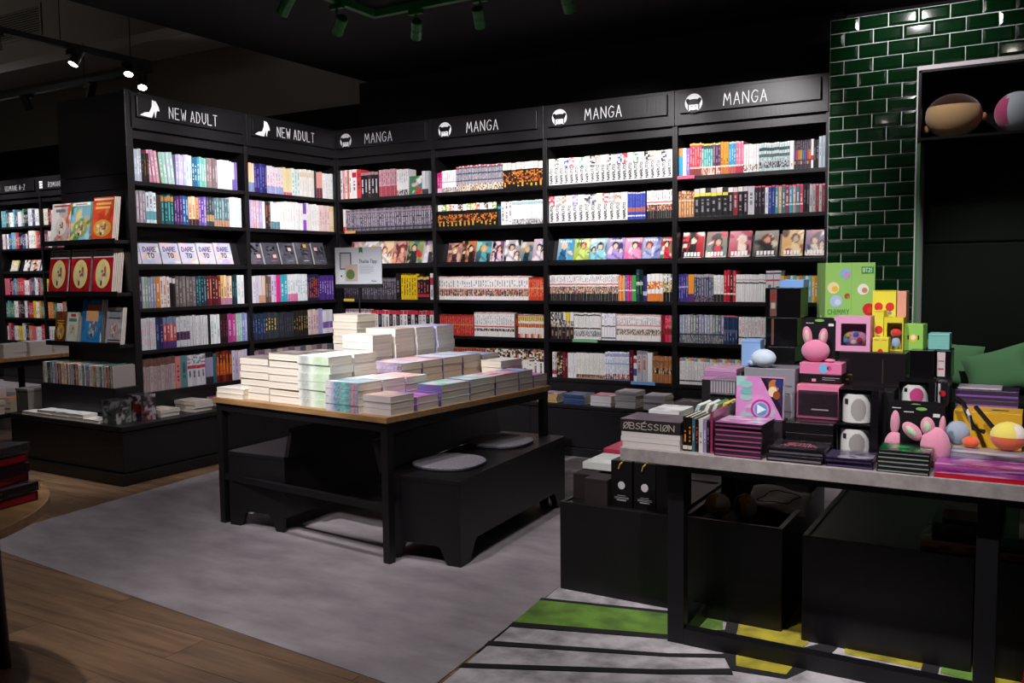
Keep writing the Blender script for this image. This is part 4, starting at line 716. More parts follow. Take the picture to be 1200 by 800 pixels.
NTH = ['first', 'second', 'third', 'fourth', 'fifth', 'sixth', 'seventh', 'eighth', 'ninth', 'tenth', 'eleventh', 'twelfth', 'thirteenth', 'fourteenth', 'fifteenth', 'sixteenth', 'seventeenth', 'eighteenth', 'nineteenth', 'twentieth']
NTH += ['twenty-'+q for q in NTH[:9]]+['thirtieth']+['thirty-'+q for q in NTH[:9]]+['fortieth']+['forty-'+q for q in NTH[:9]]+['fiftieth']+['fifty-'+q for q in NTH[:9]]+['sixtieth']
def short_label(desc, pos, where):
    rest = f', {pos}, {where}'; w_ = desc.replace(',', '').split()[:16-len(rest.replace(',', '').split())]
    while w_[-1] in ('with', 'and', 'of', 'the', 'in', 'on', 'behind', 'over', 'small', 'thin', 'to', 'left', 'full', 'a', 'by', 'pale', 'black'): w_.pop()
    return ' '.join(w_)+rest
def naruto_title(h):
    m = MB(); text(m, 'NARUTO', .0190, (.0095, -.0006, .012), (0, 0, 1), (-1, 0, 0), col=lin('141216'), sw=.24, wid=.80, gap=.22, depth=.0006)
    return m.mesh('title')
# the 300 manga that show largest are objects of their own, the rest one stuff object
NEARF = {'M1': .72, 'M2': .82, 'M3': .95, 'M4': 1.1}
runs_m = sorted([q for q in RUNS if q[0][0] == 'M'], key=lambda q: -((q[3]-q[2])/q[4])*q[5]*NEARF[q[0]]**2)
single, cnt = set(), 0
for q in runs_m:
    if cnt+q[4] <= 310: single.add(id(q)); cnt += q[4]
stuff = MB()
for q in RUNS:
    bay, row, f0, f1, n, h, desc, st = q
    r = random.Random(int(f0*1000)+row*7919+ord(bay[1])*131+ord(bay[0]))
    ww = (f1-f0)/n; z = HR[row-1]; a = BAYS[bay][2]; d = .115 if bay[0] == 'M' else .125
    nm = 'manga_volume' if bay[0] == 'M' else 'paperback_novel'
    ind = bay[0] != 'M' or id(q) in single
    grp = f'{desc}, {ORD[row-1]} shelf, {BAYN[bay]}'
    for i in range(n):
        x = f0+ww*(i+.5); w = ww-min(.0022, ww*.09); hh = h*(1+r.uniform(-.015, .015)*(1 if bay[0] == 'M' else 1.6)); y = .022+r.uniform(0, .004)
        ln = math.radians(st.get('lean', 0)) if ind else 0
        if ind:
            mb = MB(); spine_mesh(mb, st, w*(1 if not ln else .93), hh, d, i, r)
            o = obj(nm, mb, 'print', loc=b2w(bay, x-(math.sin(ln)*hh*.0), y, z+abs(math.sin(ln))*w*.5), rot=(0, ln, a) if ln == 0 else Euler((0, 0, a)))
            if ln: o.rotation_euler = (Matrix.Rotation(a, 3, 'Z') @ Matrix.Rotation(ln, 3, 'Y')).to_euler()
            tag(o, short_label(desc, (f'{NTH[i]} from left' if n > 1 else 'single'), f'{ORD[row-1]} shelf, {BAYN[bay]}'), 'book', grp)
            if st.get('T'):
                if 'N' not in title_me: title_me['N'] = naruto_title(h)
                obj('title', title_me['N'], 'print', o)
            if st.get('G') and i < 4:
                m = MB(); text(m, st['G'][i], .058, (0, -.0008, hh*.68), (1, 0, 0), (0, 0, 1), col=lin('121012'), sw=.16, wid=w/.058*.62, gap=0, depth=.0006, center=True)
                obj('title', m, 'print', o)
        else:
            spine_mesh(stuff, st, w, hh, d, i, r, xf=lambda p, x=x, y=y: b2w(bay, x+p[0], y+p[1], z+p[2]))
so = obj('manga_volumes', stuff, 'print'); tag(so, 'thin manga volumes packed in rows across the four MANGA bookcases', 'books'); so['kind'] = 'stuff'
# far novels -------------------------------------------------------------------
FARC = ['e8c820', 'b8c8e0', 'f0eeee', '283048', 'd8d4d4', 'c83848', 'e8e0e0', '3858a0', '60a8b0', '1c1c20', 'e06078', 'f4f2f0', '588868', 'd88838', '8898a8', '703048', 'f0e8d0', '40506c']
far = MB()
for bay in ('R1', 'R2'):
    for row in (1, 2, 4, 5, 6):
        r = random.Random(row*31+ord(bay[1])); x = .03; last = None
        lim = .86 if bay == 'R1' else .62
        while x < lim-.05:
            c = r.choice([q for q in FARC if q != last]); last = c; n = r.choice((1, 1, 2, 3)); w = r.uniform(.026, .04); h = r.uniform(.17, .215)
            for i in range(n):
                if x+w > lim: break
                spine_mesh(far, dict(b=[c], t=(.2, .8, '807880' if c[0] in 'ef' else 'd8d0d0')), w-.001, h, .13, i, r, xf=lambda q, x=x, w=w: b2w(bay, x+w/2+q[0], .02+q[1], HR[row-1]+q[2]))
                x += w
fo = obj('paperback_novels', far, 'print'); tag(fo, 'distant paperbacks filling the ROMANE shelves at the left edge', 'books'); fo['kind'] = 'stuff'
# face-out covers ----------------------------------------------------------------
def album(name, w, h, t, fn, lab, cat, loc, rz, tilt, grp=None, titles=(), pages=True, edge='e8e4e0', nx=16, ny=22, gloss='print_gloss'):
    """upright album seen from its front cover, facing local -y, leaning back by tilt"""
    mb = MB(); e = lin(edge)
    mb.grid((-w/2, 0, 0), (w, 0, 0), (0, 0, h), nx, ny, fn)
    mb.quad((w/2, t, 0), (-w/2, t, 0), (-w/2, t, h), (w/2, t, h), e)
    mb.box(-w/2, -w/2+.0015, 0.0001, t, 0, h, e, skip='fk')
    b = .0012
    mb.box(-w/2, w/2, .0001, b, 0, h, e, skip='f'); mb.box(-w/2, w/2, t-b, t-.0001, 0, h, e, skip='k')
    o = obj(name, mb, gloss, loc=loc); o.rotation_euler = (Matrix.Rotation(rz, 3, 'Z') @ Matrix.Rotation(-tilt, 3, 'X')).to_euler()
    tag(o, lab, cat, grp)
    if t > .005: obj('page_block', bx(-w/2+.0015, w/2-.002, b, t-b, .002, h-.002), 'paper', o)
    for (s, th, cx, z, col, sw) in titles:
        m = MB(); text(m, s, th, (cx, -.0006, z), (1, 0, 0), (0, 0, 1), col=lin(col), sw=sw, wid=.66, gap=.26, depth=.0006, center=True)
        obj('title', m, 'print', o)
    return o
COV = [
 ('M1', 3, ((.075, .211, .208), (.221, .374, .206), (.383, .532, .204), (.532, .679, .202), (.679, .84, .2), (.849, .963, .198)),
  (('d8d0d0 c83040 e8e0e0 803030', 'red and white'), ('e8e4e4 f4f0f0 b0a8a0 584858', 'white'), ('e8c060 f0e8e0 d87838 80b8c8', 'golden orange'), ('a82838 f0d8c8 e0a080 5c1c28', 'crimson'), ('308878 e0c040 1c2420 d8b8a0 c03038', 'teal and yellow'), ('ece8ec 3c3040 a888b8 d8c8d0', 'white and violet'))),
 ('M2', 3, ((.084, .211, .168), (.211, .352, .181), (.352, .49, .177), (.499, .602, .172), (.61, .751, .178), (.752, .859, .160), (.859, .973, .181)),
  (('6c4448 d8a898 402830 c87868', 'dusky pink'), ('5c3830 e0a878 28181c c86838', 'brown and orange'), ('2c3440 58a0a8 181c24 90c8b8', 'dark teal'), ('38283c 886890 181418 d8b8c8', 'plum black'), ('686068 e0d8d8 282428 a89898', 'grey'), ('486878 e8c898 a8c0d0 203848', 'blue and cream'), ('a890a8 e8d8e0 584060 80b0a8', 'pale mauve'))),
 ('M3', 3, ((.069, .203, .174), (.203, .333, .172), (.333, .471, .171), (.471, .605, .169), (.605, .737, .167), (.741, .875, .165), (.875, .975, .163)),
  (('4898c0 e8d0a8 78b8d8 306890', 'blue'), ('88b040 e8e0a0 589030 c8d878', 'lime green'), ('489aa8 d8e8e8 306878 88c8d0', 'turquoise'), ('6858a8 e8c8d8 403878 a890d0', 'purple'), ('d868a0 f0d0d8 903868 e898c0', 'pink'), ('7880b8 d8d8f0 505898 a8b0d8', 'periwinkle'), ('408058 d83048 e8e0d8 c02838', 'green and red'))),
 ('M4', 3, ((.031, .186, .195), (.199, .343, .193), (.356, .509, .19), (.525, .683, .187), (.702, .842, .185), (.852, .980, .182)),
  (('a81c28 d83840 e8e0d8 201418', 'deep red'), ('589080 c83848 e8d0c8 302830', 'teal and red'), ('b03850 e8a0a8 f0d8c8 582030', 'rose red'), ('3c3838 d8d0c0 a88858 1c1818', 'black and cream'), ('d89838 f0d8a0 a83828 583020', 'amber'), ('4870a0 c83838 e8d8c8 202840', 'blue and red'))),
 ('L2', 3, ((.029, .192, .182), (.202, .368, .186), (.385, .548, .19), (.560, .738, .195), (.758, .911, .199)),
  (('53535f 4a4a55 60606c', 'slate grey romance cover with pink sticker'), ('4f4f5b 484853 5c5c68', 'slate grey romance cover with magenta line'), ('50505c 474752 5e5e6a', 'slate grey romance cover with green line'), ('52525e 494954 606070', 'slate grey romance cover with round gold seal'), ('4e4e5a 454550 5a5a66', 'slate grey romance cover with blue line'))),
]
for bay, row, rects, cols in COV:
    for i, ((f0, f1, h), (cs, cn)) in enumerate(zip(rects, cols)):
        lab = (f'{cn}, {ORD[row-1]} shelf, {BAYN[bay]}' if bay == 'L2' else f'manga volume displayed face-out with {cn} cover, {BAYN[bay]}')
        o = album('manga_volume' if bay[0] == 'M' else 'paperback_novel', (f1-f0)*.97, h, .014, (fig_fn if bay[0] == 'M' else art_fn)(cs.split(), i*17+ord(bay[1])), lab, 'book', b2w(bay, (f0+f1)/2, .040, HR[row-1]), BAYS[bay][2], .27)
        w = (f1-f0)*.97
        if bay == 'M4':
            m = MB(); m.box(-w*.40, w*.40, -.0008, 0, .012, .016, lin('f4f0ec'))
            for q in range(5): m.box(-w*.38+q*w*.155, -w*.38+q*w*.155+w*.11, -.001, 0, .022, .05, lin('f4f0ec'))
            obj('title', m, 'print', o)
        elif bay == 'M3':
            m = MB()
            for q in range(5): m.box(-w*.36+q*w*.15, -w*.36+q*w*.15+w*.09, -.0008, 0, h*.84, h*.93, lin('f4f0f4'))
            obj('title', m, 'print', o)
        elif bay == 'L2':
            m = MB(); r = random.Random(i)
            for q in range(14): a = r.uniform(-.28, .28)*w; b = r.uniform(.45, .85)*h; m.box(a, a+r.uniform(.01, .03), -.0008, 0, b, b+r.uniform(.004, .02), lin('141418'))
            sx, sz = ((.25, .42), (.22, .42), (.2, .72), (.18, .86), (-.2, .72))[i]; m.box(sx*w-.018, sx*w+.018, -.001, 0, sz*h-.014, sz*h+.014, lin(('e8b8b8', 'e8b8a8', 'e8c0b8', 'e8a840', 'e8b8b8')[i]))
            m.box(-.01, .05, -.001, 0, h*.20, h*.225, lin(('d05070', 'e04080', '40b088', 'e8d0b0', '4090d0')[i]))
            obj('sticker', m, 'print', o)
DT = ((.018, .092, .164), (.093, .252, .167), (.256, .412, .171), (.416, .565, .174), (.569, .722, .178), (.726, .889, .182))
for i, (f0, f1, h) in enumerate(DT):
    w = (f1-f0)*.97
    o = album('paperback_novel', w, h*.95, .014, art_fn(['d8d0e4', 'b8c8e4', 'e8d0e0', 'f0ece8', 'c8b8d8', 'e8c8b8'], 60+i, 7),
          ('pastel romance novel titled DARE TO, ' + ('cut narrow at the left end', 'first full cover from the left', 'second full cover from the left', 'third full cover from the left', 'fourth full cover from the left', 'rightmost of its row')[i]), 'book',
          b2w('L1', (f0+f1)/2, .040, HR[2]), PI/2, .27, titles=(('DARE' if i else 'RE', .031, 0, h*.60, '6c5888', .22), ('TO' if i else 'O', .031, 0, h*.34, '282430', .22)))
album('manga_volume', .13, .15, .014, art_fn(['508848', '4878c0', 'e8c8b0', 'd83040', 'f0ece8'], 5), 'bright green and blue comic cover facing out on the top corner shelf', 'book', b2w('M1', .80, .03, HR[0]), 0, .08)
for i, (f0, f1, c, lb) in enumerate(((.12, .28, 'd8d0b8 e0c840 e8e4d8', 'yellow and cream'), (.40, .52, 'e8e4e4 502838 f0ecec', 'white and maroon'), (.54, .74, 'e8e0dc 302428 e08858', 'white and orange'), (.76, .86, 'e4ece8 203038 f0f0f0', 'white and black'))):
    album('paperback_novel', (f1-f0)*.95, .15, .014, art_fn(c.split(), 80+i), f'distant {lb} cover facing out on the far ROMANE bookcase', 'book', b2w('R1', (f0+f1)/2, .04, HR[2]), 0, .27)
# price rail labels clipped to shelf fronts
for bay, row, f0, f1, c, lb in (('M1', 2, .08, .19, 'e8a860', 'orange'), ('M1', 4, .05, .16, 'e8d050', 'yellow'), ('M3', 5, .22, .42, '78b088', 'green'), ('M3', 6, .68, .86, '70a0d8', 'blue'), ('M4', 1, .02, .14, 'e05878', 'pink')):
    tag(obj('shelf_label', bx(f0, f1, -.004, .004, HR[row-1]-.018, HR[row-1]+.004, lin(c)), 'print', loc=(BAYS[bay][0], 0, 0)), f'small {lb} card label clipped to shelf edge, {BAYN[bay]}', 'label', 'shelf edge labels')
# ------------------------------------------------------------------ flat books and piles
def flat_book_meshes(w, d, t, fn, spine, hard=False, front='spine', edge=None):
    """lying book: w along x, d along y, t thick; the spine or the fore-edge faces -y"""
    cv = MB(); sc = lin(spine); b = .0012 if not hard else .0025
    cv.grid((0, 0, t), (w, 0, 0), (0, d, 0), 8, 6, fn)
    bc = mixc(sc, lin('e0d8cc'), .65); cv.box(0, w, 0, d, t-b, t-.0001, bc, skip='t'); cv.box(0, w, 0, d, 0, b, bc)
    ys = (0, .0015) if front == 'spine' else (d-.0015, d)
    cv.box(0, w, ys[0], ys[1], 0, t-.0001, bc if front == 'spine' else sc)
    if front == 'spine': cv.quad((0, -.0002, .0005), (w, -.0002, .0005), (w, -.0002, t-.0006), (0, -.0002, t-.0006), sc)
    if edge:   # banded spine art: list of colours along the spine
        n = len(edge); ec = [lin(c) for c in edge]; rr = random.Random(n)
        def efn(a, b):
            q = a*(n-1); k = min(n-2, int(q)); c = mixc(ec[k], ec[k+1], q-k)
            return mixc(c, (.8, .8, .78), rr.random()*.35)
        cv.grid((0, -.0005, .0012), (w, 0, 0), (0, 0, t-.0024), 24, 4, efn)
    e = .002
    py = (.0015, d-e) if front == 'spine' else (e, d-.0015)
    return cv.mesh('cover'), bx(e*.5, w-e*.5, py[0], py[1], b, t-b).mesh('page_block')
def pile(ux, vy, w, d, n, t, cols, spine, label, group, fr, z0, front='spine', edge=None, seed=0, rz=0, jr=.02, name='book', cat='book', hard=False, mt='print'):
    """a pile of n alike books; fr maps pile coordinates to the world, every book an object with a page block"""
    r = random.Random(seed*7+n); me = flat_book_meshes(w, d, t, art_fn(cols.split(), seed, 6), spine, hard, front, edge)
    X, Y, A = fr(ux, vy)
    for i in range(n):
        a = A+rz+r.uniform(-jr, jr); dx, dy = r.uniform(-.003, .003), r.uniform(-.003, .003)
        o = obj(name, me[0], mt, loc=(X+dx, Y+dy, z0+i*(t+.0004)), rot=(0, 0, a))
        tag(o, f'{label}, {PN(i, n)}' if n > 1 else label, cat, group); obj('page_block', me[1], 'paper', o)
    return z0+n*(t+.0004)
W0 = lambda x, y: (x, y, 0)
def PN(i, n):
    k = n-1-i
    return 'topmost' if k == 0 else 'bottommost' if i == 0 else f'{NTH[k]} from top'
# comics on the end ledges
def comic(x0, x1, h, z, n, t, cols, label, y=-2.128, titles=(), seed=0, extra=None):
    w = x1-x0
    for i in range(n):
        o = album('comic_album', w, h, t, art_fn(cols.split(), seed, 12), label if i == 0 else f'{label}, {NTH[i-1]} copy behind', 'comic', ((x0+x1)/2+i*.002, y+i*(t+.001)*1.03, z+.001), 0, .13, 'comics on the end panel ledges', titles=titles if i == 0 else (), nx=14, ny=18)
        if i == 0 and extra: obj('cover_print', extra(w, h), 'print', o)
def oval(w, h, cx, cz, rx, rz, c, more=()):
    m = MB(); n = 26
    def disc(cx, cz, rx, rz, c, dz):
        P = [(cx+rx*math.cos(2*PI*i/n), cz+rz*math.sin(2*PI*i/n)) for i in range(n)]; m.prism(P, -dz, 0, lin(c))
    disc(cx, cz, rx, rz, c, .0006)
    r = random.Random(3)
    for q in range(18):
        a = r.random()*6.28; s = r.random()**.5*.62; disc(cx+rx*s*math.cos(a), cz+rz*s*math.sin(a), rx*r.uniform(.07, .2), rz*r.uniform(.10, .32), r.choice([c, 'd8a888', '587898', '607850', 'd0c0a0', 'a85848', 'e0d0b8', '403840']), .0008+q*.00003)
    for (x0, x1, z0, z1, cc) in more: m.box(x0*w, x1*w, -.0008, 0, z0*h, z1*h, lin(cc))
    return m
comic(-.712, -.50, .262, 1.541, 2, .009, 'e8e4e0 d8d4d0 b8a8a0 8c8480 c85838', 'grey sketch comic album, top ledge left', seed=3, extra=lambda w, h: oval(w, h, 0, h*.4, w*.28, h*.24, 'cfc8c4', ((-.42, .42, .92, .96, 'a03030'), (-.3, .2, .78, .86, '687080'))))
comic(-.495, -.285, .262, 1.541, 2, .009, '88b8d8 4c8850 e0c878 386838 d8a858 a8d0e0', 'green and blue comic album, top ledge centre', seed=8, extra=lambda w, h: oval(w, h, .0, h*.32, w*.36, h*.22, '8c9c58', ((-.45, .45, .91, .99, 'e8e8e0'), (-.3, .3, .93, .96, 'c03030'))))
comic(-.262, -.045, .285, 1.541, 4, .009, 'c84828 d85830 e08840 b83820', 'orange red comic album, top ledge right', seed=12, extra=lambda w, h: oval(w, h, .0, h*.28, w*.42, h*.20, 'c89838', ((-.45, .45, .93, .97, 'e8d0b0'), (-.35, .35, .82, .87, 'e8b060'), (-.38, .3, .73, .78, 'e8b060'))))
for i, (x0, x1, n, s) in enumerate(((-.765, -.555, 1, 'left'), (-.525, -.312, 2, 'centre'), (-.285, -.075, 6, 'right'))):
    comic(x0, x1, .292, 1.198, n, .010, 'a01824 b82030 901420', f'red comic album with pale yellow oval picture, middle ledge {s}', seed=20+i,
          extra=lambda w, h: oval(w, h, 0, h*.43, w*.36, h*.33, 'e0d080', ((-.5, .5, .80, 1, 'dcd8d4'), (-.42, .42, .94, .97, '504848'), (-.38, .38, .84, .90, 'a82830'))))
comic(-.725, -.600, .21, .859, 2, .010, '6c3c18 7c4820 5c3010', 'brown comic album with yellow medallion, lower ledge', seed=31, extra=lambda w, h: oval(w, h, 0, h*.34, w*.34, h*.26, 'c89828', ((-.3, .3, .68, .71, 'd8a838'), (-.3, .3, .60, .63, 'd8a838'))))
comic(-.590, -.470, .205, .859, 5, .008, 'dcdcd0 c8d0c0 e8e4dc', 'white and green comic album with red title, lower ledge', seed=32, extra=lambda w, h: oval(w, h, 0, h*.44, w*.26, h*.16, 'c8c0b0', ((-.2, .25, .86, .95, 'c03038'), (-.35, .35, .70, .80, '489068'))))
comic(-.430, -.225, .295, .859, 3, .012, '2878b8 3888c8 2068a0', 'bright blue comic album with orange banner, lower ledge', seed=33, extra=lambda w, h: oval(w, h, .02, h*.34, w*.30, h*.24, '3c84c0', ((-.2, .45, .74, .88, 'd07028'), (-.28, .35, .5, .74, 'e0a878'))))
comic(-.165, -.005, .243, .859, 3, .008, 'a8a0a4 b8b0b4 989094', 'pale grey comic album with dark title bars, lower ledge', seed=34, extra=lambda w, h: oval(w, h, 0, h*.40, w*.28, h*.24, 'a09098', ((-.38, .38, .88, .91, '2c2428'), (-.34, .34, .76, .86, '788890'), (-.38, .38, .70, .73, '2c2428'), (-.38, .42, .10, .13, '2c2428'), (-.38, .42, .03, .06, '2c2428'))))
# thin comic spines in a row on the step
r = random.Random(5); x = -.755; i = 0
SPC = [('b83038', 'red'), ('d8d0c4', 'cream'), ('c8ccc8', 'pale grey'), ('485848', 'dark green'), ('88a0a0', 'grey green'), ('504848', 'charcoal'), ('e0dcd0', 'ivory'), ('58888c', 'teal'), ('c8b898', 'sand'), ('8878a8', 'violet'), ('b89890', 'dusty rose'), ('302c30', 'black'), ('a89880', 'khaki')]
while x < -.005:
    w = r.uniform(.010, .019); c, cn = SPC[i % 13 if r.random() < .5 else r.randrange(13)]
    mb = MB(); spine_mesh(mb, dict(b=[c], t=(.2, .8, '706860' if c[0] in 'cde' else 'c8c0b8')), w-.0012, .142*r.uniform(.94, 1.03), .17, i, r)
    tag(obj('comic_album', mb, 'print', loc=(x+w/2, -2.203, .583)), f'thin {cn} comic spine, {NTH[i]} from left in the row on the end step', 'comic', f'{cn} comic spines on the end step'); x += w; i += 1
album('comic_album', .16, .142, .012, lambda a, b: lin('988c8c'), 'grey backed comic closing the right end of the spine row', 'comic', (.012, -2.122, .583), PI/2, 0)
# flat white books, box sets and slipcases on the plinth
for i, (x, y, n) in enumerate(((-.84, -2.315, 1), (-.665, -2.317, 2), (-.49, -2.319, 2), (-.32, -2.321, 2), (-.15, -2.323, 1))):
    pile(x, y, .165, .105, n, .022, 'd8d8d8 e8e8e8 889098 c8ccd0', 'dcdcd8', f'flat white book on the plinth under the comics, {["leftmost","second","third","fourth","rightmost"][i]} spot from the left', 'flat white books on the plinth', W0, .37, seed=41+i, front='fore', name='book')
for i, (x0, x1, y0, y1, z1, c, lb) in enumerate(((.02, .155, -2.30, -2.19, .52, '383c3c a8a8a0 302828 c0c0b8 4c5850', 'grey green film boxed manga set at the plinth corner'), (.055, .19, -2.14, -2.03, .538, '382c30 c0b0b0 882028 d8d0d0 302830', 'grey and red film boxed manga set behind the first one'))):
    t = thing('box_set', lb, 'box set', ((x0+x1)/2, (y0+y1)/2, .37), .0, 'boxed manga sets on the plinth'); w, d, h = x1-x0, y1-y0, z1-.37
    m = MB(); m.grid((-w/2, -d/2, 0), (w, 0, 0), (0, 0, h), 12, 14, art_fn(c.split(), 50+i, 22)); m.grid((w/2, -d/2, 0), (0, d, 0), (0, 0, h), 10, 14, art_fn(c.split(), 55+i, 16))
    m.box(-w/2, w/2, -d/2, d/2, 0, h, lin('383438'), skip='fr'); obj('slipcase', m, 'print_gloss', t); obj('film_wrap', bx(-w/2-.003, w/2+.003, -d/2-.003, d/2+.003, 0, h+.003, skip='b'), 'clear_film', t)
pile(.015, -1.98, .15, .21, 2, .024, 'a89c98 c8bcb4 807470', 'c8c0b8', 'pale manga volume in the near low pile on the plinth front', 'near low pile on plinth', lambda x, y: (x+.16, y, PI/2), .37, seed=61)
pile(.015, -1.72, .15, .23, 3, .024, 'b0a49c d8ccc0 988c80', 'd0c8c0', 'pale manga volume in the farther taller pile on the plinth front', 'farther pile on plinth', lambda x, y: (x+.18, y, PI/2), .37, seed=62)
pile(.02, -1.44, .14, .2, 3, .02, 'b03068 882050 c85888', '983058', 'magenta volume lying in a pile beside the oak table', 'magenta pile on plinth', lambda x, y: (x+.17, y, PI/2), .37, seed=63)
t = thing('acrylic_box', 'smoky grey storage box at the left end of the plinth', 'box', (-.92, -2.16, .37))
m = MB(); m.box(-.07, .07, -.10, .10, 0, .006, lin('585450')); m.box(-.07, -.064, -.10, .10, .006, .15, lin('585450')); m.box(.064, .07, -.10, .10, .006, .15, lin('68625e')); m.box(-.064, .064, -.10, -.094, .006, .15, lin('585450')); m.box(-.064, .064, .094, .10, .006, .15, lin('585450'))
obj('body', m, 'print_gloss', t); obj('lid', bx(-.073, .073, -.103, .103, .150, .165, lin('787270')), 'print_gloss', t)
# volumes lying on the manga ledge ------------------------------------------------
LG = [(1.62, -.235, .17, .16, 2, .024, 'a89078 c8a880 807088 b8a8a0', 'b09468', 'tan patterned volume, two high on the manga ledge'),
      (1.84, -.24, .16, .17, 3, .020, '786068 a88890 504050', 'c0a070', 'sand spined volume with mauve cover on the manga ledge'),
      (2.05, -.24, .16, .17, 3, .020, '887080 c0a0b0 605068 d8c8c0', 'b89860', 'ochre spined volume with mixed cover on the manga ledge'),
      (2.26, -.24, .17, .17, 4, .0165, '505878 8888a0 384060', '304878', 'blue volume lying on the manga ledge'),
      (2.475, -.24, .155, .17, 3, .023, 'b85868 e8d8d8 883040', 'd8d8dc', 'white spined volume with red cover on the manga ledge'),
      (2.665, -.245, .15, .17, 7, .0155, 'a8a4a8 c8c4c8 888488', 'a8a4a8', 'silver grey volume, taller left of two grey piles'),
      (2.875, -.245, .15, .17, 6, .0155, 'b0acb0 d0ccd0 908c90', 'b0acb0', 'silver grey volume, right of two grey piles on the ledge'),
      (3.085, -.245, .16, .17, 4, .0165, '4c4440 a89890 302c30 c8c0b8', '989498', 'dark covered volume in the last low pile before the merchandise table'),
      (3.42, -.24, .16, .17, 5, .022, 'c8a880 a88860', 'c8a878', 'tan volume half hidden behind the merchandise table')]
for i, (x, y, w, d, n, t, c, s, lb) in enumerate(LG): pile(x, y, w, d, n, t, c, s, lb, f'{lb} pile', W0, .37, seed=70+i, jr=.03)

# ------------------------------------------------------------------ oak table
TA = math.atan2(-.125, 1.25); T0 = Vector((1.44, -2.642)); TW, TD, TH = 1.256, 1.305, .67
def TF(u, v): c, s = math.cos(TA), math.sin(TA); return (T0.x+u*c-v*s, T0.y+u*s+v*c, TA)
tb = thing('display_table', 'square oak topped display table on black metal legs piled with paperbacks', 'table', (T0.x, T0.y, 0), TA)
obj('tabletop', bx(0, TW, 0, TD, TH-.028, TH), 'oak', tb, bevel=.002)
fr = MB(); L = .04; top = TH-.028
obj('apron', bx(.012, TW-.012, .012, .012+L, top-.04, top), 'black_metal', tb); obj('apron', bx(.012, TW-.012, TD-.012-L, TD-.012, top-.04, top), 'black_metal', tb)
obj('apron', bx(.012, .012+L, .012+L, TD-.012-L, top-.04, top), 'black_metal', tb); obj('apron', bx(TW-.012-L, TW-.012, .012+L, TD-.012-L, top-.04, top), 'black_metal', tb)
for x in (.012, TW-.012-L):
    for y in (.012, TD-.012-L): obj('leg', bx(x, x+L, y, y+L, .003, top-.04), 'black_metal', tb, bevel=.002)
obj('stretcher', bx(.012+L, TW-.012-L, .018, .018+.03, .235, .265), 'black_metal', tb); obj('stretcher', bx(.012+L, TW-.012-L, TD-.048, TD-.018, .235, .265), 'black_metal', tb)
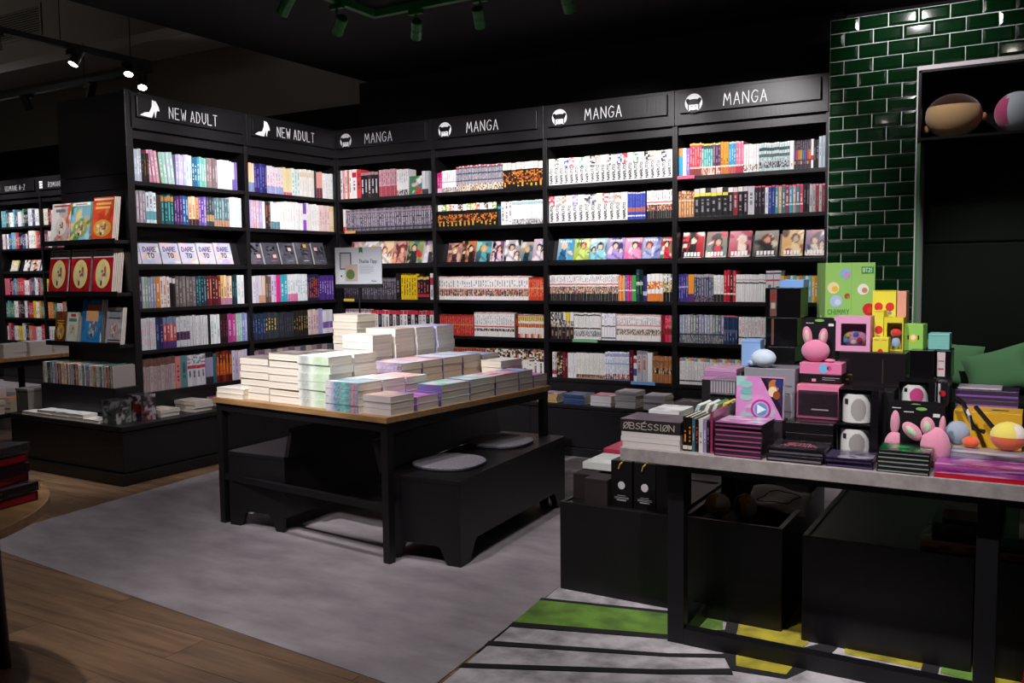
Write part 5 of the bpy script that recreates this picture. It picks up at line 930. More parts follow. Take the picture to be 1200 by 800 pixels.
# piles on the table: u, v, w, d, n, thickness, cover colours, spine colour, front, spine art, label
PILES = [
 (.005, .02, .215, .15, 2, .025, 'd8d0c8 8890a8 e8e0d8', 'd8d0c4', 'fore', None, 'paperback in the two-high pile at the left table corner'),
 (.165, .055, .222, .15, 6, .0355, '6c6060 8c8078 504848', '504848', 'fore', None, 'cream edged paperback in the left tall pile at the table front'),
 (.180, .24, .215, .15, 6, .036, '4c4448 a89c90 302c30', '403c40', 'fore', None, 'dark covered paperback in the pile behind the left tall pile'),
 (.398, .05, .222, .15, 7, .0350, '6c6060 9c9088 504848', '504848', 'fore', None, 'cream edged paperback in the second tall pile from left'),
 (.415, .235, .20, .15, 7, .034, '585050 c8bcb0 383438', '484448', 'fore', None, 'dark covered paperback in the pile behind the second tall pile'),
 (.632, .04, .222, .15, 6, .0405, 'e4e8e0 d8e4d8 f0f0ec', 'd8dcd0', 'spine', ['dcdcd4', '98a098', '98a098', 'd4dcd0', 'b8ccb0', 'a8c8a0', 'b8d0b0', 'c0d4b8'], 'pale green spined paperback in the front centre pile'),
 (.630, .205, .222, .15, 6, .0405, 'ecece8 e0e4dc f4f4f0', 'e0e0d8', 'spine', None, 'white paperback in the pile behind the pale green one'),
 (.862, .005, .215, .15, 4, .0345, '88b0b8 e8e4e8 4888a0 d8c8d0', 'c8c0c8', 'spine', ['c8bcc4', 'c0b8c8', '4878a0', '308088', '58b0a8', '308090', 'b85868', '6888b0'], 'teal floral spined paperback in the front right pile'),
 (.862, .165, .215, .15, 4, .0345, 'c8d8dc e8a8a0 5898a8 e8e4e8', 'c8c0c8', 'spine', None, 'teal covered paperback in the pile behind the front right one'),
 (.860, .325, .215, .15, 4, .0335, 'd8c8c8 d88878 e8e0e0', 'c8c0c8', 'spine', None, 'pinkish paperback in the low pile before the lilac piles'),
 (1.018, .04, .225, .155, 3, .0285, 'd8b8a0 9078b8 e0c8c0 a890c8', 'ccc4c4', 'spine', None, 'lilac and peach covered paperback at the front table corner') ,
 (1.030, .215, .215, .15, 2, .032, '9848a0 d8a0d0 7838a0', '8858a0', 'spine', None, 'violet covered paperback in the low pile near the corner'),
 (1.090, .385, .155, .215, 3, .033, '68b8a0 e8d8e8 58a890 c8a0c8', '685890', 'spine', None, 'green and lilac paperback, nearest of the right edge piles'),
 (1.085, .61, .155, .20, 3, .034, '90c0c0 f0e8f0 e8b8c8 d84860', '786098', 'spine', None, 'mint and pink paperback, second of the right edge piles'),
 (1.085, .82, .155, .20, 3, .034, 'e8d8e0 e05868 a8c8d8 f4f0f4', '786098', 'spine', None, 'white and red paperback, third of the right edge piles'),
 (1.080, 1.03, .155, .13, 3, .034, '7890c0 c85868 a0b8d8', '786098', 'spine', None, 'blue and red paperback, fourth of the right edge piles'),
 (1.085, 1.17, .15, .125, 2, .034, 'd070b8 a880d8 e8a8d8', 'a870b8', 'spine', None, 'magenta paperback in the low pile at the far right corner'),
 (.680, .47, .23, .15, 5, .0355, 'c8b0c8 f0e8ec a890b8 e8a890', '8c78a0', 'spine', ['8070a0', '9888b0', 'a898b8', '8878a0', '9c88a8', '8070a0', '3c2c48', '201824'], 'lilac spined paperback, front of the centre row of piles'),
 (.680, .63, .23, .155, 5, .0355, 'e8d8e0 d86858 c8b0c8 f0e8ec', '8c78a0', 'spine', None, 'white and coral paperback, second of the centre row'),
 (.680, .795, .23, .155, 5, .0360, 'e0e4ec a8b8d0 f0ecf0', '8c78a0', 'spine', None, 'pale blue paperback, third of the centre row'),
 (.680, .965, .23, .155, 5, .0360, 'd8dce8 88a0c8 e8e8f0', '8c78a0', 'spine', None, 'pale blue grey paperback, fourth of the centre row'),
 (.690, 1.13, .22, .15, 5, .034, 'a8b8d0 6878a8 d8dce8', '8c78a0', 'spine', None, 'steel blue paperback at the back of the centre row'),
 (.425, .53, .225, .15, 8, .0382, 'f0f0e8 e4e8d8 f8f8f4 d8dcc8', 'e8e8e0', 'spine', None, 'white paperback, front of the high white row of piles'),
 (.430, .70, .225, .15, 8, .0412, 'f0ece4 88b050 f4f4ec d86848', 'e8e4d8', 'spine', None, 'white paperback with green spot, second of the high white row'),
 (.435, .865, .225, .15, 8, .0412, 'f0ecec e4e0ec f4f0f0', 'e8e4e0', 'spine', None, 'ivory paperback, third of the high white row'),
 (.440, 1.03, .225, .15, 8, .0412, 'b0b8e8 d8d8f0 9098d8', 'c8c8e8', 'spine', None, 'lavender covered paperback, fourth of the high white row'),
 (.205, .66, .19, .15, 10, .0405, 'e8e4dc d0ccc4 f0ece4', 'e8e4dc', 'fore', None, 'cream paperback in the tallest pile on the oak table'),
 (.930, 1.09, .14, .2, 4, .036, 'e8e4dc d8dce0 f0f0ec', 'dcd8d0', 'fore', None, 'small white paperback pile behind the blue centre piles'),
]
for i, (u, v, w, d, n, t, c, s, fro, ed, lb) in enumerate(PILES):
    pile(u, v, w, d, n, t, c, s, lb, lb+' pile', TF, TH, front=fro, edge=ed, seed=100+i, rz=0 if fro == 'spine' else .015, jr=.012, name='paperback')
# poster stand on the table -------------------------------------------------------
px, py = 1.62, -1.66
ps = thing('poster_stand', 'small poster stand with green bookmark and Thalia Tipp card on the oak table', 'sign', (px, py, TH), math.radians(14))
obj('base', MB().lathe([(.07, 0), (.07, .006), (.012, .010)], 20), 'black_metal', ps)
obj('rod', MB().tube([(0, 0, .008), (0, 0, .56)], .006), 'black_metal', ps)
obj('holder', bx(-.155, .155, -.012, .004, .548, .572), 'black_metal', ps)
pn = obj('card', bx(-.153, .153, -.006, .0, .572, .792, lin('c8ccd4')), 'print', ps)
m = MB(); y = -.0062
m.box(-.122, -.046, y-.0006, y, .660, .762, lin('24242c')); m.box(-.116, -.052, y-.001, y, .666, .756, lin('b8b4b8')); m.box(-.085, -.006, y-.0014, y, .588, .690, lin('b8a49c')); m.box(-.13, -.098, y-.0014, y, .585, .652, lin('d8d8dc'))
m.prism([(-.052+.028*math.cos(a*PI/10), .630+.03*math.sin(a*PI/10)) for a in range(20)], y-.002, y, lin('587038')); m.prism([(-.112+.006*math.cos(a*PI/6), .62+.006*math.sin(a*PI/6)) for a in range(12)], y-.002, y, lin('405838'))
obj('picture', m, 'print', pn); m = MB()
m.prism([(.006, .792), (.006, .755), (.018, .765), (.030, .755), (.030, .792)], y-.001, y, lin('207848'))
obj('bookmark', m, 'print', pn); m = MB()
for q in range(5): m.box(.008, .10-.02*(q == 4), y-.0006, y, .676-q*.010, .679-q*.010, lin('9098a8'))
text(m, 'Thalia Tipp', .020, (.006, y, .698), (1, 0, 0), (0, 0, 1), col=lin('34385c'), sw=.13, wid=.5, gap=.2); text(m, 'Thalia', .010, (.085, y, .585), (1, 0, 0), (0, 0, 1), col=lin('505878'), sw=.16, wid=.5, gap=.2)
obj('lettering', m, 'print', pn)

# ------------------------------------------------------------------ benches with backs
def bench(label, x, y, rz, ln=1.18, dp=.36, sh=.392, cushions=()):
    b = thing('bench', label, 'bench', (x, y, 0), rz, 'black wooden benches under the oak table')
    # local: length along y, seat faces +x, back at x=0
    th = .022
    def end(yy):
        P = [(0, 0.003), (.05, .003), (.085, .075), (.10, .085), (dp-.10, .085), (dp-.085, .075), (dp-.05, .003), (dp, .003), (dp, sh-.02), (.0, sh-.02)]
        return MB().prism(P, yy, yy+th)
    obj('end_panel', end(0), 'black_wood', b, bevel=.002); obj('end_panel', end(ln-th), 'black_wood', b, bevel=.002)
    fp = MB(); Q = [(0.0, .003), (.09, .003), (.135, .085), (.155, .10), (ln-.155, .10), (ln-.135, .085), (ln-.09, .003), (ln, .003), (ln, sh-.02), (0, sh-.02)]
    n = len(fp.v); k = len(Q)
    fp.v += [(dp-.001, a, z) for a, z in Q]+[(dp+.02, a, z) for a, z in Q]
    fp.face(range(n+k-1, n-1, -1)); fp.face(range(n+k, n+2*k))
    for i in range(k): j = (i+1) % k; fp.face((n+i, n+j, n+k+j, n+k+i))
    obj('front_panel', fp, 'black_wood', b, bevel=.002)
    obj('rear_panel', bx(-.018, 0, 0, ln, .08, sh-.02), 'black_wood', b)
    obj('seat', bx(-.018, dp+.022, -.002, ln+.002, sh-.02, sh), 'black_wood', b, bevel=.002)
    bk = MB(); bk.prism([(-.045, sh), (-.020, sh), (-.055, sh+.150), (-.078, sh+.150)], 0, ln); obj('backrest', bk, 'black_wood', b, bevel=.002)
    return b
bR = bench('black wooden bench with two round grey felt pads, facing right', 2.605, -2.665, math.radians(4.1))
bL = bench('empty black wooden bench with raised back, left under the oak table', 1.845, -1.44, math.radians(180+2.5), dp=.345)
def pad(x, y, rx, ry, label):
    p = thing('seat_pad', label, 'seat pad', (x, y, .393), math.radians(4), 'grey felt seat pads on the bench')
    m = MB(); prof = [(.93, 0), (1, .004), (1, .013), (.95, .018)]
    n = 40
    for f, z in prof:
        for i in range(n): a = 2*PI*i/n; ca, sa = math.cos(a), math.sin(a); m.v.append((rx*f*math.copysign(abs(ca)**.8, ca), ry*f*math.copysign(abs(sa)**.8, sa), z))
    for j in range(3):
        for i in range(n): q = (i+1) % n; m.face((j*n+i, j*n+q, (j+1)*n+q, (j+1)*n+i))
    m.face(range(n-1, -1, -1)); m.face(range(3*n, 4*n)); obj('felt_top', m, 'felt', p, smooth=False)
    s = MB(); [s.v.append((rx*1.004*math.copysign(abs(math.cos(2*PI*i/n))**.8, math.cos(2*PI*i/n)), ry*1.004*math.copysign(abs(math.sin(2*PI*i/n))**.8, math.sin(2*PI*i/n)), z)) for z in (.006, .011) for i in range(n)]
    for i in range(n): q = (i+1) % n; s.face((i, q, n+q, n+i))
    obj('seam', s, 'felt_dark', p)
pad(2.745, -2.365, .165, .17, 'round grey felt pad at the near end of the bench')
pad(2.69, -1.80, .165, .17, 'round grey felt pad at the far end of the bench')
# ------------------------------------------------------------------ rug
rg = thing('rug', 'shaggy rug with grey, green and yellow fields between black lines', 'rug', (0, 0, .003))
obj('rug_base', MB().slab([(3.488, -2.67), (3.562, -3.60), (3.62, -4.35), (5.9, -4.35), (5.9, -1.7), (3.40, -1.7)], 0, .010, lin('c9c2c6')), 'rug', rg)
Gn, Bk, Ye = lin('6f9a35'), lin('100d12'), lin('c3b428')
def field(nm, pts, col, top=.0125): obj(nm, MB().slab(pts, .0095, top, col), 'rug', rg)
field('green_field', [(3.492, -2.836), (3.984, -2.728), (4.18, -2.692), (4.208, -2.779), (4.054, -2.913), (3.514, -3.083)], Gn)
field('black_line', [(3.486, -2.815), (3.976, -2.703), (4.19, -2.665), (4.19, -2.69), (3.984, -2.728), (3.489, -2.838)], Bk, .0130)
field('black_line', [(3.511, -3.080), (4.054, -2.913), (4.215, -2.775), (4.19, -2.665), (4.235, -2.66), (4.262, -2.795), (4.067, -2.948), (3.517, -3.123)], Bk, .0130)
field('black_line', [(3.522, -3.267), (4.109, -3.062), (4.274, -2.976), (4.29, -3.000), (4.117, -3.085), (3.529, -3.304)], Bk, .0130)
field('black_line', [(3.543, -3.461), (4.135, -3.188), (4.326, -3.074), (4.345, -3.112), (4.145, -3.219), (3.548, -3.494)], Bk, .0130)
field('black_line', [(3.57, -3.70), (4.2, -3.33), (4.36, -3.20), (4.38, -3.235), (4.2, -3.37), (3.575, -3.74)], Bk, .0130)
field('yellow_field', [(4.215, -2.70), (4.40, -2.40), (4.44, -2.44), (4.50, -2.75), (4.49, -2.80), (4.262, -2.795)], Ye)
field('yellow_field', [(4.30, -2.93), (4.50, -2.915), (4.492, -3.030), (4.335, -3.045)], Ye)
field('black_line', [(4.255, -2.80), (4.49, -2.80), (4.56, -2.70), (4.60, -2.70), (4.57, -2.90), (4.50, -3.06), (4.33, -3.085), (4.27, -2.98)], Bk, .0122)
field('yellow_field', [(4.60, -2.66), (4.86, -2.66), (4.86, -2.775), (4.625, -2.775)], Ye)
field('black_line', [(4.86, -2.66), (4.91, -2.66), (4.91, -2.80), (4.86, -2.80)], Bk, .0130)
field('green_field', [(4.915, -2.66), (5.02, -2.66), (5.02, -2.80), (4.915, -2.78)], Gn)
field('yellow_field', [(5.03, -2.40), (5.6, -2.40), (5.6, -2.90), (5.03, -2.85)], Ye)
RZ = .013
# ------------------------------------------------------------------ merchandise table
MX0, MX1, MY0, MY1, MZ = 3.925, 5.75, -3.045, -2.30, .70
mt = thing('merchandise_table', 'long grey topped table on a black metal frame full of boxes', 'table', (0, 0, 0))
obj('tabletop', bx(MX0, MX1, MY0, MY1, MZ-.045, MZ), 'stone_top', mt, bevel=.002)
LW = .058
for x in (4.068, 5.015):
    for y in (-2.965, -2.36): obj('leg', bx(x, x+LW, y, y+LW*.8, RZ, MZ-.045), 'black_metal', mt, bevel=.002)
obj('floor_rail', bx(4.068+LW, 5.70, -2.965, -2.92, RZ, RZ+.055), 'black_metal', mt); obj('floor_rail', bx(4.068+LW, 5.70, -2.36, -2.315, RZ, RZ+.055), 'black_metal', mt)
obj('side_rail', bx(4.068, 4.068+LW, -2.92, -2.36, RZ, RZ+.055), 'black_metal', mt)
obj('top_rail', bx(4.068+LW, 5.70, -2.955, -2.92, MZ-.085, MZ-.045), 'black_metal', mt)
# black stock crates below
def crate(label, x0, x1, y0, y1, h, open_top=False, rz=0):
    t = thing('stock_crate', label, 'crate', ((x0+x1)/2, (y0+y1)/2, RZ), rz, 'black wooden crates under the merchandise table')
    w, d = (x1-x0)/2, (y1-y0)/2; p = .018
    obj('front_panel', bx(-w, w, -d, -d+p, 0, h), 'black_wood_flat', t, bevel=.002); obj('rear_panel', bx(-w, w, d-p, d, 0, h), 'black_wood_flat', t)
    obj('side_panel', bx(-w, -w+p, -d+p, d-p, 0, h), 'black_wood_flat', t); obj('side_panel', bx(w-p, w, -d+p, d-p, 0, h), 'black_wood_flat', t)
    z = h-.006 if not open_top else h-.09
    obj('top_panel', bx(-w+p, w-p, -d+p, d-p, z-.012, z), 'black_wood_flat', t); return t
crate('closed black crate at the left end under the grey table', 3.50, 3.985, -2.678, -2.05, .362)
crate('open black crate holding yellow plush toys', 4.022, 4.392, -2.70, -1.95, .375, True, .008)
crate('large black crate in the middle under the grey table', 4.472, 5.00, -2.735, -1.9, .375)
crate('black crate at the right photo edge under the grey table', 5.045, 5.60, -2.735, -1.9, .375)
CT = RZ+.356
def plain_box(name, label, cat, x0, x1, y0, y1, z0, z1, col, rz=0, m='print', grp=None, parts=(), bevel=.0015, bev_lid=None):
    """a carton: body with a lid seam and printed fields; local origin at base centre"""
    t = thing(name, label, cat, ((x0+x1)/2, (y0+y1)/2, z0), rz, grp); w, d, h = (x1-x0)/2, (y1-y0)/2, z1-z0
    c = lin(col)
    obj('body', bx(-w, w, -d, d, 0, h, c), m, t, bevel=bevel)
    for nm, mb in parts: obj(nm, mb(w, d, h), m, t)
    return t
def fdec(*els):     # flat prints on the front face: rectangles (a0,a1,b0,b1,col), discs ('o',a,b,r,col), text ('t',s,h,a,b,col)
    def f(w, d, h):
        m = MB()
        for i, e in enumerate(els):
            y = -d-.0004-i*.00005
            if e[0] == 'o':
                _, a, b, r, c = e; r2 = r if hasattr(r, '__len__') else (r, r)
                m.prism([(a*w+r2[0]*math.cos(q*PI/10), b*h+r2[1]*math.sin(q*PI/10)) for q in range(20)], y, -d, lin(c))
            elif e[0] == 't':
                _, s, th, a, b, c = e; text(m, s, th, (a*w, y, b*h), (1, 0, 0), (0, 0, 1), col=lin(c), sw=.17, wid=.62, gap=.24, depth=.0004, center=True)
            else:
                a0, a1, b0, b1, c = e; m.box(a0*w, a1*w, y, -d, b0*h, b1*h, lin(c))
        return m
    return f
def topdec(*els):
    def f(w, d, h):
        m = MB()
        for i, e in enumerate(els):
            if e[0] == 't': _, s, th, a, b, c = e; text(m, s, th, (a*w, b*d, h+.0003), (1, 0, 0), (0, 1, 0), col=lin(c), sw=.2, wid=.7, gap=.26, depth=.0005, center=True)
            else: a0, a1, b0, b1, c = e; m.box(a0*w, a1*w, b0*d, b1*d, h, h+.0005+i*.0001, lin(c))
        return m
    return f
def topart(cols, seed, n=10):
    def f(w, d, h): return MB().grid((-w, -d, h+.0006), (2*w, 0, 0), (0, 2*d, 0), max(12, min(48, int(12*w/d))), 12, art_fn(cols.split(), seed, n))
    return f
def frontart(cols, seed, n=10):
    def f(w, d, h): return MB().grid((-w, -d-.0006, 0), (2*w, 0, 0), (0, 0, h), 12, 10, art_fn(cols.split(), seed, n))
    return f
# things on the left crate
plain_box('gift_box', 'dark brown cube box at the back left of the crate', 'box', 3.515, 3.60, -2.585, -2.32, CT, CT+.105, '2a2022', m='matte', grp='dark cube boxes on the crate', parts=[('lid_seam', fdec((-1, 1, .90, .915, '151012')))])
plain_box('gift_box', 'dark brown cube box in front on the crate', 'box', 3.600, 3.700, -2.655, -2.545, CT, CT+.108, '2e2426', m='matte', grp='dark cube boxes on the crate', parts=[('lid_seam', fdec((-1, 1, .90, .915, '151012')))])
pile(3.52, -2.50, .155, .21, 1, .028, 'd8dcd8 e8e8e4 c8ccc8', 'dcdcd8', 'thick white boxed book with brown stripe on the dark cubes', 'white boxed book', W0, CT+.1085, seed=201, name='book')
plain_box('gift_box', 'dark box behind the cube boxes holding up the pink album', 'box', 3.50, 3.68, -2.285, -2.07, CT, CT+.135, '221a1c', m='matte')
pile(3.51, -2.28, .155, .20, 1, .018, 'c03058 d85878 a82848', 'b83050', 'pink album lying behind the white boxed book', 'pink album', W0, CT+.1355, seed=202, name='album')
def hang_card(label, x, y, z, w, h, rz, tilt=.05, face=None):
    t = thing('backing_card', label, 'card', (x, y, z), rz, 'black plush backing cards')
    n = 8; r = w*.14; P = [(-w/2, 0), (w/2, 0)]
    P += [(w/2-r+r*math.sin((1-q/n)*PI/2), h-r+r*math.cos((1-q/n)*PI/2)) for q in range(n+1)]+[(-w/2+r-r*math.sin(q/n*PI/2), h-r+r*math.cos(q/n*PI/2)) for q in range(n+1)]
    c = MB().prism(P, 0, .002, lin('0f0d10')); o = obj('card', c, 'print', t, rot=(-tilt, 0, 0))
    m = MB(); m.box(w*.28, w*.44, -.0005, 0, h*.80, h*.86, lin('d8d4d4')); m.box(-w*.42, -w*.18, -.0005, 0, h*.86, h*.875, lin('c8c4c4'))
    m.prism([(w*.02*0+.016*math.cos(q*PI/8), h*.93+.005*math.sin(q*PI/8)) for q in range(16)], -.0005, 0, lin('78b060'))
    if face: [m.box(*e) for e in face]
    obj('print', m, 'print', o); return t
for i, (x, lb) in enumerate(((3.748, 'left'), (3.846, 'right'))):
    t = thing('gift_box', f'tall black box with white print, {lb} of the pair on the crate', 'box', (x, -2.575, CT), 0, 'tall black printed boxes')
    w, d, h = .045, .05, .185
    obj('body', bx(-w, w, -d, d, 0, h, lin('0d0b0d')), 'print', t, bevel=.001)
    m = MB()   # the print: a small emblem disc and lines of type
    m.prism([(.015*math.cos(q*PI/10), .088+.016*math.sin(q*PI/10)) for q in range(20)], -d-.0006, -d, lin('c8c4c4'))
    for q, (a, z) in enumerate(((.018, .046), (.030, .039), (.030, .034), (.020, .026))): m.box(-a, a, -d-.0005, -d, z, z+(.0016 if q < 3 else .004), lin('a8a4a4'))
    obj('print', m, 'print', t)
    m = MB().tube([(-.01, -d-.004, h-.03), (-.004, -d-.006, h-.012), (.01, -d+.01, h+.004)], .0032, 6, lin('b89838')); obj('strap', m, 'matte', t)
plain_box('gift_box', 'plain black carton beside the table leg on the crate', 'box', 3.90, 3.975, -2.64, -2.45, CT, CT+.19, '110e11', m='print')
# plush toys in the open crate
def blob(name, label, x, y, z, r, col, fn=None, ears=(), grp=None, rot=(0, 0, 0), parts=()):
    t = thing(name, label, 'plush toy', (x, y, z), rot[2], grp)
    rx, ry, rz = r
    def shade(p): return fn(p[0]/rx, p[1]/ry, p[2]/rz) if fn else lin(col)
    obj('body', MB().ball((0, 0, rz), r, lin(col), su=22, sv=14, fn=shade), 'plush', t, smooth=True)
    for (ex, ey, ez, erx, ery, erz, tilt, c, inner) in ears:
        e = obj('ear', MB().ball((0, 0, erz*.8), (erx, ery, erz), lin(c), su=14, sv=10), 'plush', t, loc=(ex, ey, ez), rot=(0, tilt, 0), smooth=True)
        if inner: obj('inner_ear', MB().ball((0, -ery*.65, erz*.85), (erx*.55, ery*.5, erz*.62), lin(inner), su=10, sv=8), 'plush', e, smooth=True)
    for (nm, c, px, py, pz, rr) in parts: obj(nm, MB().ball((px, py, pz), rr, lin(c), su=12, sv=8), 'plush', t, smooth=True)
    return t
FZ = RZ+.375-.09
bag = lambda p: 0
blob('plush_toy', 'yellow plush toy with white patch, left in the open crate', 4.105, -2.52, FZ+.055, (.050, .045, .046), 'c89020', fn=lambda a, b, c: lin('d8d0c8') if a > .15 and c > .1 and b < 0 else lin('c08a1c'), grp='yellow plush toys')
blob('plush_toy', 'yellow plush toy with black patch, right in the open crate', 4.205, -2.50, FZ+.055, (.045, .042, .048), 'c89020', fn=lambda a, b, c: lin('141012') if a < -.25 and b < .2 else (lin('d0c8c0') if a > .5 else lin('c08a1c')), grp='yellow plush toys')
plain_box('gift_box', 'dark carton under the yellow plush toys', 'box', 4.05, 4.25, -2.60, -2.40, FZ, FZ+.055, '161214', m='matte')
t = thing('tote_bag', 'folded white canvas bag with black outline print', 'bag', (4.29, -2.33, FZ+.10), .12)
tbm = MB()
for j in range(9):
    for i in range(13): a, b = i/12-.5, j/8-.5; tbm.v.append((a*.23, b*.26, .012*math.sin(a*5)*math.cos(b*6)+.02*b+.012*(1-abs(a)*2)))
for j in range(8):
    for i in range(12): k = j*13+i; tbm.face((k, k+1, k+14, k+13), lin('b8b0a8'))
tbo = obj('cloth', tbm, 'matte', t, smooth=True); so_ = tbo.modifiers.new('thick', 'SOLIDIFY'); so_.thickness = .008
lm = MB()
pts = [(.075*math.cos(q*PI/12)*(1+.12*math.cos(q*PI/2)), .07*math.sin(q*PI/12)*(1+.1*math.sin(q*PI/3))) for q in range(25)]
lm.tube([(x, y, .012*math.sin(x/.23*5)*math.cos(y/.26*6)+.02*y/.26+.012*(1-abs(x/.23)*2)+.001) for x, y in pts], .0022, 5, lin('141214')); obj('outline_print', lm, 'matte', t)
plain_box('gift_box', 'dark carton under the canvas bag in the crate', 'box', 4.20, 4.375, -2.38, -2.10, FZ, FZ+.085, '161214', m='matte')
# clear-cased items on the right crates
for i, (x0, x1, y0, y1, z0, z1, c, lb) in enumerate(((4.84, 5.03, -2.70, -2.50, CT, CT+.05, '5c4438 a87858 302428', 'clear cased brown album on the middle crate'), (4.87, 5.0, -2.66, -2.48, CT+.0505, CT+.10, '181418 3c3438', 'black cased album on top of the brown one'), (4.895, 5.02, -2.60, -2.47, CT+.1005, CT+.135, '98928e 787470', 'pale grey case on the black album'), (5.06, 5.30, -2.72, -2.50, CT, CT+.045, '4c3030 885048 2c1c20', 'clear cased red brown album on the right crate'), (5.07, 5.28, -2.70, -2.50, CT+.0455, CT+.085, '28403c 50605c 181c1c', 'dark green cased album on the right crate'), (5.12, 5.26, -2.69, -2.52, CT+.0855, CT+.14, 'c8d0c8 a8b0a8', 'white carton on the right crate'))):
    t = plain_box('media_case', lb, 'album', x0, x1, y0, y1, z0, z1, c.split()[0], m='print_gloss', grp='cased albums on the crates', parts=[('cover_print', frontart(c, 220+i, 8)), ('top_print', topart(c, 230+i, 6))])
t = thing('folder', 'red folder leaning at the bottom right corner', 'folder', (5.17, -3.03, RZ), 0)
obj('panel', MB().prism([(-.045, 0), (.12, 0), (.17, .27), (-.01, .27)], -.005, .005, lin('a01018')), 'print', t)

# ------------------------------------------------------------------ on the merchandise table
FZt = MZ
def cd_stack(label, x0, x1, y0, d, n, t, col, edge, topc, seed, rz=0, name='album', titles=(), strips=True):
    r = random.Random(seed)
    for i in range(n):
        w = x1-x0
        o = thing(name, f'{label}, {PN(i, n)}', 'album', ((x0+x1)/2+r.uniform(-.003, .003), y0+d/2+r.uniform(-.003, .003), FZt+i*(t+.0006)), rz+r.uniform(-.03, .03), label)
        m = bx(-w/2, w/2, -d/2, d/2, 0, t, lin(col)); obj('case', m, 'print_gloss', o, bevel=.001)
        if strips: obj('spine_strip', bx(-w/2+.004, w/2-.004, -d/2-.0006, -d/2, t*.25, t*.55, lin(edge)), 'print_gloss', o)
        if i == n-1:
            obj('cover_print', topart(topc, seed, 12)(w/2-.002, d/2-.002, t), 'print_gloss', o)
            for e in titles: obj('title', topdec(e)(w/2, d/2, t+.001), 'print', o)
            obj('film_wrap', bx(-w/2-.002, w/2+.002, -d/2-.002, d/2+.002, -.0, t+.004, skip='b'), 'clear_film', o)
# OBSESSION box on three pale albums
zt = pile(3.925, -3.02, .205, .15, 1, .018, 'c8c0bc d8d4d0 b0a8a4', 'c8c0bc', 'pale grey album with black slash line, bottom of the stack', 'pale albums under the black box', W0, MZ, seed=301, name='album', jr=.005)
zt = pile(3.92, -3.02, .212, .15, 1, .017, 'c8c0bc d8d4d0', 'd0c8c4', 'pale grey album in the middle of the stack', 'pale albums under the black box', W0, zt, seed=302, name='album', jr=.005)
zt = pile(3.92, -3.02, .212, .15, 1, .017, 'c8c0bc d8d4d0', 'ccc4c0', 'pale grey album directly below the black title box', 'pale albums under the black box', W0, zt, seed=303, name='album', jr=.005)
t = plain_box('album_box', 'black album box titled OBSESSION on three pale albums', 'album', 3.915, 4.133, -3.02, -2.865, zt, zt+.042, '231d1e', m='matte')
tm = MB(); text(tm, '0BS5SSI0N', .021, (-.095, -.0777, .010), (1, 0, 0), (0, 0, 1), col=lin('b8aca0'), sw=.13, wid=.84, gap=.26, depth=.0006); obj('title', tm, 'print', t)
obj('top_print', topart('50444c 685c64 403840', 305, 5)(.108, .077, .042), 'print', t)
pile(3.955, -2.855, .115, .15, 4, .026, 'd8d8d8 e4e4e4 a8a4a8', 'd4d4d4', 'white album behind the black title box', 'white albums behind the title box', W0, MZ, seed=306, name='album')
# standing spines
x = 4.136
for i, (w, h, c, t_, lb) in enumerate(((.017, .115, '17120f', 'c88030', 'black album with orange lettering standing first by the title box'), (.015, .115, '1c1512', 'c87028', 'black album with orange lettering standing second'), (.011, .112, '3c6068', '88a8a8', 'teal album standing upright'), (.012, .108, '281418', 'a04040', 'dark maroon album standing upright'), (.015, .112, 'c8c4c0', '787470', 'white album standing upright'), (.012, .105, '8878a0', 'c8b8d8', 'lilac album standing upright'), (.010, .108, '201c24', '706878', 'thin black album standing by the pink sleeve'))):
    mb = MB(); spine_mesh(mb, dict(b=[c], t=(.3, .8, t_), k=((.03, .14, 'c8c0b4'),) if i < 2 else ()), w-.001, h, .15, i, random.Random(i)); tag(obj('album', mb, 'print_gloss', loc=(x+w/2, -3.005, MZ)), lb, 'album', 'albums standing at the table front'); x += w
t = plain_box('album', 'magenta album in a clear sleeve standing edge-on', 'album', 4.232, 4.241, -3.01, -2.83, MZ, MZ+.138, 'a83860', m='print_gloss'); obj('film_wrap', bx(-.007, .007, -.093, .093, 0, .142, skip='b'), 'clear_film', t)
# tilted row of cases behind
for i, (xx, yy, c, tl, lb) in enumerate(((4.075, -2.79, 'a8c0bc', .42, 'mint green case tilted at the left of the middle row'), (4.105, -2.77, 'd8d4d0', .40, 'white case tilted in the middle row'), (4.135, -2.76, 'c8ccc8', .36, 'grey case with green print tilted in the middle row'), (4.165, -2.75, 'd0b838', .34, 'yellow edged case tilted in the middle row'), (4.19, -2.74, '484448', .30, 'charcoal case tilted in the middle row'), (4.222, -2.73, 'e0dcd8', .30, 'white and maroon case tilted beside the pink cover'))):
    o = thing('media_case', lb, 'album', (xx, yy, MZ), 0, 'tilted cases in the middle row')
    bd = obj('case', bx(0, .013, -.065, .065, 0, .150, lin(c)), 'print_gloss', o, rot=(0, tl, 0), bevel=.001)
    obj('edge_label', bx(.002, .011, -.060, .060, .150, .1506, lin(('e8f0e8', 'e8e8e4', '388848', 'e8d048', '88848c', '8c2838')[i])), 'print', bd)
plain_box('gift_box', 'dark carton under the grey row of small cases', 'box', 4.12, 4.255, -2.68, -2.55, MZ, .853, '1c181c', m='matte')
for i in range(9):
    o = obj('media_case', bx(-.0049, .0049, -.045, .045, 0, .052, jit(lin('68626a'), .2)), 'print_gloss', loc=(4.133+i*.0103, -2.645, .8535)); tag(o, f'small grey case, {NTH[i]} from left in the upright row', 'album', 'nine small grey cases')
    obj('spine_strip', bx(-.003, .003, -.0456, -.045, .006, .046, lin('9c969e')), 'print', o)
plain_box('gift_box', 'tall dark carton carrying the lilac boxes', 'box', 4.045, 4.185, -2.54, -2.38, MZ, .884, '1c181c', m='matte')
